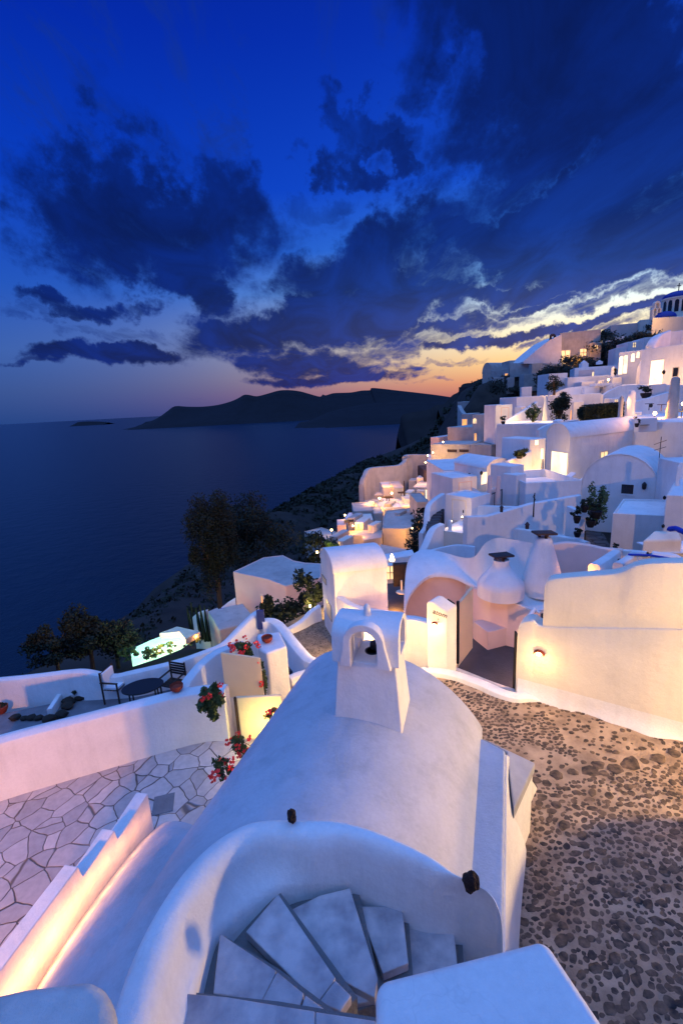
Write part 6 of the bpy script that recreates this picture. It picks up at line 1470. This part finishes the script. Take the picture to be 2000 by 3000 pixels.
lb('village_house', 'blue-grey block with pale roof beside a dark cypress post', (995, 510), (1115, 512), 52, 52, 5, 680, m='plaster_grey', rim=True)
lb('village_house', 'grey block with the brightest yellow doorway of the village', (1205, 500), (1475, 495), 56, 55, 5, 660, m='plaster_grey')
h = lb('village_house', 'low block holding an open lit room near the cliff edge', (1250, 535), (1460, 520), 54, 53, .6, 655, m='plaster_cream', rim=False)
openwin(h.root, h.A, h.B, ce(1355, 500+30), ce(1450, 650), 'door', 'lit_white', 'plaster_cream', fw=.1)
openwin(h.root, h.A, h.B, ce(1270, 560), ce(1335, 625), 'window', 'lit_orange', 'plaster_cream', fw=.1)
h = lb('village_house', 'block washed by a strong yellow lamp in mid village', (1115, 640), (1245, 640), 49, 49, 3, 800, m='plaster_cream')
globe(P(*ce(1190, 685), 47.8), 80, 'strong yellow lamp on the mid village block', ORANGE, .22, 0)
mb = MB(); q = P(*ce(1112, 600), 50); mb.tube([q, q+Vector((0, 0, 1.7))], [.10, .05], 6); tag(mb.build('mast', 'wood_dark'), 'thin dark mast rising before the curving pale wall', 'mast')
# glowing group of arches at left
h = lb('village_house', 'orange glowing cave rooms at the cliff side of the village', (660, 650), (880, 690), 52, 47, 4, 770, m='plaster_cream', rim=False)
light(P(*ce(740, 680), 46), 200, ORANGE, .3, h.root); light(P(*ce(850, 740), 44.5), 120, WARM, .3, h.root)
for (x, y, s_) in ((700, 660, 40), (770, 690, 42), (835, 725, 34)):
    openwin(h.root, h.A, h.B, ce(x, y-5), ce(x+s_, y+55), 'window', 'lit_pane', 'plaster_cream', fw=.1, arch=True)
globe(P(*ce(828, 628), 47), 90, 'round lamp over the orange cave rooms', WARM, .2, .2)
globe(P(*ce(968, 568), 50), 90, 'round lamp right of the yellow-lit block', WARM, .2, .2)
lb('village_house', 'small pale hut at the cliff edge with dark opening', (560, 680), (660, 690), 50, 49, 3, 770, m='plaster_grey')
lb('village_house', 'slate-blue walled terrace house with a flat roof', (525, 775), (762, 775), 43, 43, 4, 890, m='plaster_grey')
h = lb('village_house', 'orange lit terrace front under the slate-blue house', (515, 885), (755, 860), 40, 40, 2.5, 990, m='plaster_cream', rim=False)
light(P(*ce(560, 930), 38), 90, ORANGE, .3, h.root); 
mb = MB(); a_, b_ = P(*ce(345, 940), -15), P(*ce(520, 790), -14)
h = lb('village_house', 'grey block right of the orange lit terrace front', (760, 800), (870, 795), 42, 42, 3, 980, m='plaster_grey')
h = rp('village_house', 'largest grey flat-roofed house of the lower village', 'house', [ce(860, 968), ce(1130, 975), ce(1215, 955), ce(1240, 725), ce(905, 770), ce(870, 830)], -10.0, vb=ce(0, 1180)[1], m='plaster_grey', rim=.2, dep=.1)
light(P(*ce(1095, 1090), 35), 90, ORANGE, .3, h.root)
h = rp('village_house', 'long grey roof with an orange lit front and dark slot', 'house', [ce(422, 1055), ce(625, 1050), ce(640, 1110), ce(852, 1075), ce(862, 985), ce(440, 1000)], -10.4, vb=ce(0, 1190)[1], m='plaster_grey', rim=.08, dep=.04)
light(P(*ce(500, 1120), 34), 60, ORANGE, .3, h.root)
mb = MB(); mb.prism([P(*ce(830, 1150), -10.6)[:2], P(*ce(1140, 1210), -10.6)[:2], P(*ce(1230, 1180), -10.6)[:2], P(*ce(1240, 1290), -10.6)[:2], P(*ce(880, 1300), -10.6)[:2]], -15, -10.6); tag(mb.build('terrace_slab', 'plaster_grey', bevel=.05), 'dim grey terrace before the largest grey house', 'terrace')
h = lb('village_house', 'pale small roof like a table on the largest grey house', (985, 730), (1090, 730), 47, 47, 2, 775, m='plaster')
# arch house with orange niche
h = lb('village_house', 'narrow house with a dark arch over a glowing orange niche', (1255, 670), (1400, 665), 38, 38, 4, 1000, m='plaster_grey')
openwin(h.root, h.A, h.B, ce(1275, 735), ce(1395, 792), 'window', 'dark_glass', 'plaster_grey', fw=.1, arch=True)
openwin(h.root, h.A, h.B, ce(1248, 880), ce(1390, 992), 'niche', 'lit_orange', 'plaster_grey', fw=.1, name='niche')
openwin(h.root, h.A+Vector((0, -.1, 0)), h.B+Vector((0, -.1, 0)), ce(1290, 912), ce(1362, 992), 'window', 'wood_dark', 'wood_dark', fw=.06, arch=True)
globe(P(*ce(1203, 970), 36), 8, 'tiny lamp left of the glowing orange niche', WARM, .10, .1)
# left edge small terraces and lamps
h = rp('village_house', 'small white sloping roof at the cliff edge under a lamp', 'house', [ce(362, 930), ce(500, 890), ce(515, 790), ce(480, 790)], -12.0, h=1.5, m='plaster', rim=.05, dep=.02)
h = lb('village_house', 'pink lit block with a dark doorway at the cliff edge', (340, 935), (440, 915), 37, 37, 2, 1050, m='plaster_rose', rim=False)
light(P(*ce(420, 960), 35.4), 30, ORANGE, .2, h.root)
h = lb('village_house', 'small grey corner house above the yellow-lit bushes', (215, 1090), (420, 1045), 33, 34, 3, 1240, m='plaster_grey')
for (x, y, d, l_) in ((430, 820, 39, 'white globe lamp at the cliff edge above the pink block'), (278, 990, 34, 'white globe lamp left of the pink block'), (113, 1245, 29, 'small lamp in the dark bush at the cliff edge'), (522, 943, 37, 'small lamp in front of the orange lit terrace')):
    globe(P(*ce(x, y), d), 14, l_, WARM, .14, .3)
for (x, y, l_) in ((240, 1180, 'yellow-lit bush left of the arched house roof'), (300, 1195, 'second yellow-lit bush left of the arched house roof')):
    mb = MB(); q = P(*ce(x, y), 29); foliage(mb, q, (.4, .3, .4), 160, .12, clumps=5); tag(mb.build('shrub', 'leaf', smooth=False), l_, 'shrub'); light(q+Vector((0, -.9, .3)), 18, (1, .8, .2), .1)
mb = MB(); foliage(mb, P(*ce(100, 1200), 30), (1.3, .8, 1.3), 700, .14, clumps=16); tag(mb.build('shrub', 'leaf_dark', smooth=False), 'dark bush with warm fairy lights at the cliff edge', 'shrub')
# dark stair well between village and mid houses
mb = MB(); foliage(mb, P(*ce(1290, 1120), 26), (1.0, .8, 2.0), 900, .12, clumps=16); tag(mb.build('shrub', 'leaf_dark', smooth=False), 'black shrub mass beneath the dark steps', 'shrub')
h = lb('village_house', 'dark shuttered building behind the row of lamps', (1340, 305), (1520, 300), 60, 60, 5, 440, m='slate', rim=False)
for i, (x, y) in enumerate([(1380, 135), (1440, 100), (1355, 215), (1460, 205), (1508, 275), (1535, 330), (1412, 455)]):
    globe(P(*ce(x, y), 58), 34, 'small warm lamp along the steep lane above the dark shuttered building', WARM, .16, .2, 'lamps along the steep lane')
run_wall('lane_wall', 'narrow white wall following the steep lamp-lit lane', 'wall', [(*ce(1375, 120), 62), (*ce(1420, 180), 60), (*ce(1460, 230), 58), (*ce(1500, 290), 56), (*ce(1540, 345), 54)], zb=-20, th=.4)
# terrace with candles left of the arched-house roof end: lit doorway and small table
h = blk('village_house', 'small lit kiosk wall with cream glow behind the arched house', 'house', ce(893, 1400), ce(1005, 1400), 17, 17, .35, ce(0, 1560)[1], rim=False, m='plaster_cream')
openwin(h.root, h.A, h.B, ce(900, 1408), ce(1000, 1550), 'window', 'lit_pane', 'plaster_cream', fw=.03)
light(P(905, 1392, 14.5), 22, ORANGE, .15, h.root)
run_wall('terrace_wall', 'pale terrace wall behind the candle on the white ledge', 'wall', [(*ce(885, 1340), 19), (*ce(1000, 1310), 19.5), (*ce(1150, 1290), 20), (*ce(1230, 1270), 20)], zb=-12, th=.8)
q = P(*ce(972, 1345), 18.6); r = thing('candle', 'candle lantern on the pale wall behind the arched house', 'candle', q); mb = MB(); mb.lathe(q, [(.10, 0), (.11, .05), (.05, .25), (.03, .3)], 10); mb.build('glass', 'candle', r)
mb = MB(); mb.lathe(P(*ce(1080, 1575), 15)-Vector((0, 0, .4)), [(.2, -.02), (.2, 0), (.035, .02), (.035, .42)], 12); tag(mb.build('bollard', 'plaster_cream'), 'little cream candle stand on the dark court', 'stand')
mb = MB(); mb.box(P(*ce(1075, 1500), 15.4), (.28, .1, .42)); tag(mb.build('dark_cabinet', 'wood_dark', bevel=.03), 'dark cabinet behind the little cream candle stand', 'cabinet')
# stepped houses between lower village and mid houses (left flank, receding)
def fb(label, a, b, da, db, th, v, **k): return blk('cliff_house', label, 'house', cb(*a), cb(*b), da, db, th, cb(0, v)[1], **k)
h = fb('plain grey-beige house stepping down below the little block with door', (720, 645), (985, 620), 62, 60, 6, 960, m='plaster_grey', rim=False)
openwin(h.root, h.A, h.B, cb(725, 690), cb(765, 745), 'window', 'lit_pane', 'plaster_cream', fw=.08, arch=True)
openwin(h.root, h.A, h.B, cb(740, 860), cb(765, 950), 'window', 'lit_orange', 'plaster_grey', fw=.08)
openwin(h.root, h.A, h.B, cb(848, 905), cb(885, 950), 'window', 'dark_glass', 'plaster_grey', fw=.06)
h = fb('low grey-white house with rough roof on the cliff brow', (430, 790), (720, 790), 66, 63, 6, 960, m='plaster_grey', rim=False)
h = fb('orange lit rounded end house on the cliff brow', (235, 905), (330, 860), 68, 67, 5, 990, m='plaster_rose', rim=False)
light(P(*cb(280, 960), 64), 130, ORANGE, .3, h.root)
h = fb('grey-beige house with a row of dark slatted openings', (240, 985), (690, 940), 60, 57, 5, 1160, m='plaster_grey', rim=False)
for x in (430, 565): openwin(h.root, h.A, h.B, cb(x, 1045), cb(x+110, 1078), 'window', 'slate', 'plaster_grey', fw=.05)
h = fb('pinkish low parapet block right of the slatted openings', (690, 985), (935, 965), 54, 52, 5, 1120, m='plaster_grey', rim=True)
h = fb('bluish hut with posts under the dark slope', (590, 640), (720, 630), 75, 74, 4, 790, m='plaster_grey', rim=False)
openwin(h.root, h.A, h.B, cb(600, 700), cb(655, 780), 'window', 'lit_orange', 'plaster', fw=.1)
h = fb('flat-roofed grey building directly beneath the dark slope', (545, 500), (760, 520), 110, 108, 6, 600, m='plaster_grey', rim=False)
run_wall('lane_wall', 'curving light wall descending from the flat grey building', 'wall', [(*cb(545, 540), 100), (*cb(575, 600), 95), (*cb(620, 655), 88)], zb=-8, th=.8, m='plaster_grey', sm=3)
h = fb('small pale gable on the dark headland crest', (560, 330), (680, 300), 180, 178, 8, 400, m='slate', rim=False)
globe(P(*cb(380, 960), 58), 30, 'round lamp on the brow right of the orange lit end house', WARM, .16, .2)

# ================================================================= STREET LIGHTING (lamps out of view, with masses added to block their light)
def street_lamp(p, h_, W_, label, col, r_=.12):
    p = Vector(p); r = thing('street_lamp', label, 'street lamp', p)
    mb = MB(); mb.tube([p, p+Vector((0, 0, h_))], [.05, .035], 8); mb.build('pole', 'dark_metal', r)
    mb = MB(); mb.lathe(p+Vector((0, 0, h_)), [(.10, 0), (.14, .05), (.15, .25)], 12); mb.build('lamp_glass', 'bulb', r)
    mb = MB(); mb.lathe(p+Vector((0, 0, h_+.252)), [(.19, 0), (.17, .06), (.02, .12)], 12); mb.build('cap', 'dark_metal', r)
    light(p+Vector((0, 0, h_-.15)), W_, col, r_, r)
hh = thing('light_blocker', 'added light-blocking wall just outside the view on the right of the path', 'house', (7, 3, -6.5))
mb = MB(); xs = (5.5, 9.5); prof = [(-4, -7.5), (-4, 1.2), (.36, 1.2), (.36, -3.3), (1.9, -3.4), (3.1, -3.7), (5.0, -5.25), (5.45, -6.25), (5.45, -7.5)]  # unseen mass added; its top profile is shaped to shade path and stair
k = len(prof); mb.add([(xs[0], y, z) for y, z in prof]+[(xs[0]+.5, y, z) for y, z in prof], [tuple(range(k)), tuple(range(k, 2*k))[::-1]]+[(i, (i+1) % k, (i+1) % k+k, i+k) for i in range(k)])
mb.build('wall', 'plaster', hh, bevel=.03)
street_lamp((8.2, 3.8, -6.5), 3.1, 1700, 'street lamp just out of view beside the cream wall', (1, .62, .20), .12)
street_lamp((13, -3, -5), 4.0, 3300, 'tall street lamp out of view to the right of the viewpoint', (1, .52, .15), .2)
hh = thing('light_blocker', 'added light-blocking mass with a shading slab behind the viewpoint on the left', 'house', (-3, -1, -6.5))
mb = MB(); mb.prism([(-4.1, -2), (-2.3, -2), (-2.2, .6), (-4.1, .8)], -8, -.8); mb.build('wall', 'plaster', hh, bevel=.05)
mb = MB(); mb.prism([(-5.09, .5), (-4.102, .5), (-4.102, 1.0), (-5.09, 1.0)], -2.42, -2.25); mb.prism([(-5.09, .6), (-4.57, .6), (-4.57, 1.0), (-5.09, 1.0)], -3.96, -2.421); mb.build('shade_slab', 'plaster', hh, smooth=False)  # added out of view, sized to drop a shadow patch on the terrace wall
street_lamp((-5.5, -2, -6.5), 4.0, 2800, 'unseen street lamp added behind the viewpoint to light the stone terrace', (1, .42, .16), .1)  # added light source that warms the left terrace
def hidden(px, y, W_, label, col, up=.1):
    q = P(px[0], px[1], y); r = thing('wall_lamp', label, 'wall lamp', q); mb = MB(); mb.lathe(q, [(.03, -.04), (.04, 0), (.02, .04)], 10); mb.build('bulb', 'bulb', r); light(q+Vector((0, 0, up)), W_, col, .08, r)
hidden((900, 1610), 7.15, 60, 'unseen lamp added on the back of the near vaulted house', CREAM)  # added to brighten the cream wall across the path
hidden((1212, 1520), 9.75, 40, 'unseen lamp added behind the left end of the cream wall', (1, .45, .2))  # added fill for the rosy court walls
hidden((955, 1465), 11.3, 40, 'unseen lamp added behind the curved garden wall', (1, .42, .2))  # extra light put in for the rounded house's gable
hidden((590, 1462), 15.5, 60, 'unseen lamp added behind the gate wall', (1, .45, .2))  # put in to light the beige house wall
hidden((712, 1392), 14.2, 50, 'garden lamp behind the dark shrubs', CREAM)
hidden((800, 1475), 11.1, 60, 'lamp at the foot of the tall arched house', CREAM)
q = P(905, 1500, 9.6); r = thing('wall_lamp', 'hidden lamp lighting the curved garden wall behind the chimney', 'wall lamp', q); mb = MB(); mb.lathe(q, [(.04, -.05), (.05, 0), (.02, .05)], 10); mb.build('bulb', 'bulb', r); light(q+Vector((0, 0, .2)), 75, CREAM, .1, r)
q = P(612, 1707, -6.25); r = thing('wall_lamp', 'lamp behind the roof edge lighting the yellow gate leaf', 'wall lamp', q); mb = MB(); mb.lathe(q, [(.04, -.05), (.05, 0), (.02, .05)], 10); mb.build('bulb', 'bulb', r); light(q+Vector((0, 0, .1)), 22, (1, .72, .18), .06, r)

# ---------------- small fittings on the town walls
for (x, y, d, l_) in ((410, 1150, 30.4, 'tiny dark lantern on the left wall of the vault-roofed pink house'), (551, 1102, 31.2, 'tiny dark lantern high on the pink lit wall'), (879, 1015, 35.0, 'dark unlit lantern above the blazing doorway'), (1218, 1152, 26.3, 'small dark vent over the dark square window'), (1460, 1292, 19.5, 'small dark fitting at the corner of the square white block'), (1452, 1455, 17.0, 'small dark lamp left of the blue canopy'), (1383, 763, 42, 'dark wall fitting on the pink slanting wall'), (1455, 572, 50, 'dark fitting right of the bright stair opening')):
    q = P(*ca(x, y), d); k = d/30; mb = MB(); mb.lathe(q, [(.04*k, -.1*k), (.09*k, -.05*k), (.10*k, .08*k), (.02*k, .17*k)], 8); tag(mb.build('wall_lantern', 'dark_metal'), l_, 'lantern')
for (x, y, d, w, h_, l_) in ((1165, 568, 64, .5, .7, 'small white flue on the lavender belfry house'), (1010, 1190, 27.5, .22, .3, 'low white flue at the left foot of the wavy parapet'), (850, 862, 41, .9, .35, 'flat white box on the long pale retaining wall'), (1180, 855, 39.5, .5, .3, 'round-topped white vent on the retaining wall under the hedge'), (230, 1450, 22, .2, .3, 'small white flue on the cream-fronted roof'), (1540, 1150, 21, .2, .4, 'small white flue at the right edge over the pointed wall')):
    q = P(*ca(x, y), d); mb = MB(); mb.lathe(q, [(w*.5, -.6), (w*.5, h_*.6), (w*.35, h_*.9), (.02, h_)], 10, 1, .8); tag(mb.build('roof_flue', 'plaster'), l_, 'flue')
for (x, y, d, l_) in ((1060, 860, 40, 'small dark plant on the retaining wall under the hedge'), (535, 868, 44, 'little dark plant at the foot of the glowing stair wall'), (388, 1325, 25.5, 'small dark pot at the left end of the pink terrace'), (1060, 1590-140, 20, 'small plant at the corner of the pale flat roof'), (1180, 1590, 18.5, 'dark low plant at the foot of the square white block')):
    pot(P(*ca(x, y), d), .09*d/20, .12*d/20, l_, m='dark_metal', pr=.16*d/20, ph=.13*d/20, n=110)
for (x, y, d) in ((590, 1325, 26.2), (640, 1300, 25.5)):
    pass
# railing of the terrace by the pink pillars
r = thing('railing', 'thin dark handrail on the pink terrace left of the pillars', 'railing', P(*ca(500, 1300), 26))
mb = MB(); a_, b_ = P(*ca(400, 1300), 26.0), P(*ca(570, 1225), 27.0); mb.tube([a_, b_], .03, 6); mb.build('handrail', 'dark_metal', r)
for i in range(5):
    q = a_.lerp(b_, i/4); mb = MB(); mb.tube([q-Vector((0, 0, .9)), q], .02, 5); mb.build('post', 'dark_metal', r)
# dark chairs and tables on the village terraces
for (x, y, d, l_) in ((910, 655, 47, 'tiny dark table beside the orange cave rooms'), (940, 660, 47, 'second tiny dark table, right of the one by the cave rooms'), (1080, 600, 50, 'tiny table under the thin dark mast'), (600, 745, 47.5, 'tiny table at the pale hut on the cliff edge'), (480, 940, 37.5, 'tiny dark table by the orange lit terrace front')):
    q = P(*ce(x, y), d); r = thing('terrace_table', l_, 'table', q); mb = MB(); mb.box(q+Vector((0, 0, .4)), (.4, .4, .03)); mb.build('tabletop', 'wood_dark', r, bevel=.005); mb = MB(); mb.tube([q, q+Vector((0, 0, .37))], .05, 6); mb.build('leg', 'wood_dark', r)
light(P(*ca(600, 1180), 27), 60, CREAM, .2); light(P(*ca(640, 1040), 30), 80, WARM, .2); light(P(*ca(820, 680), 58), 200, WARM, .3); light(P(*ca(1250, 740), 40), 120, WARM, .3); light(P(*ca(1150, 480), 62), 220, WARM, .3)  # bare fill lights added to warm the town walls

# fill lights added along the notched wall's foot; the strip itself lies buried
ls = thing('fill_strip', 'buried strip with added fill lights at the foot of the notched wall', 'lamp', f0n+dd0*1.2-nn0*.05+Vector((0, 0, -5.62)))
mb = MB(); mb.tube([f0n+dd0*.3-nn0*.03+Vector((0, 0, -5.66)), f0n+dd0*2.3-nn0*.03+Vector((0, 0, -5.66))], .012, 6); mb.build('strip', 'bulb', ls)
for i_ in range(9):
    s_ = .1+i_*.26; light(f0n+dd0*s_-nn0*.14+Vector((0, 0, -5.24+min(s_, 1.0)*.2)), .36+.19*i_, (1, .40, .12), .06, ls)
# more small cream houses packed on the seaward edge of the lower village
SV = [((540, 905), (640, 900), 38.5, 2, 985, 'o', 'small orange-lit block between the slate-blue house and the long grey roof'),
 ((455, 850), (530, 845), 40, 2, 905, None, 'pale cube at the cliff edge under the slate-blue house'),
 ((600, 700), (650, 698), 46, 2, 775, 'w', 'narrow cube with a lit window beside the pale hut'),
 ((880, 690), (960, 700), 48, 2, 770, None, 'grey cube below the orange cave rooms'),
 ((1110, 560), (1190, 560), 53, 2, 640, 'w', 'small cube with a lit window right of the thin dark mast'),
 ((1000, 790), (1060, 792), 41, 1.5, 830, None, 'little white roof hatch on the largest grey house'),
 ((690, 930), (760, 925), 37, 1.5, 1000, 'o', 'small orange-lit annexe above the long grey roof'),
 ((250, 1060), (330, 1045), 32.5, 2, 1150, None, 'pale low roof above the yellow-lit bushes'),
 ((1160, 420), (1240, 415), 62, 2, 500, None, 'grey cube leaning on the curving pale wall'),
 ((1250, 390), (1330, 385), 61, 2, 470, 'o', 'small lit cube at the right end of the curving pale wall'),
 ((760, 590), (860, 590), 55, 2, 660, None, 'pale low house at the foot of the curving pale wall'),
 ((1300, 820), (1380, 822), 37.6, .4, 875, None, 'pale slab between the dark arch and the orange niche'),
 ((330, 1110), (410, 1100), 31.5, 1.5, 1200, 'w', 'tiny house with a lit window left of the long grey roof')]
for a, b, d, th, v, lit, l_ in SV:
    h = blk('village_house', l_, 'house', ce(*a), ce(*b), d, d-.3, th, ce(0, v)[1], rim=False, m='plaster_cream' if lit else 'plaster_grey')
    if lit:
        w_ = b[0]-a[0]; openwin(h.root, h.A, h.B, ce(a[0]+w_*.35, a[1]+14), ce(a[0]+w_*.6, v-12), 'window', 'lit_orange' if lit == 'o' else 'lit_pane', 'plaster_cream', fw=.05)
        light((h.A+h.B)/2-h.n*1.4+Vector((0, 0, -.4)), 14, ORANGE, .15, h.root)
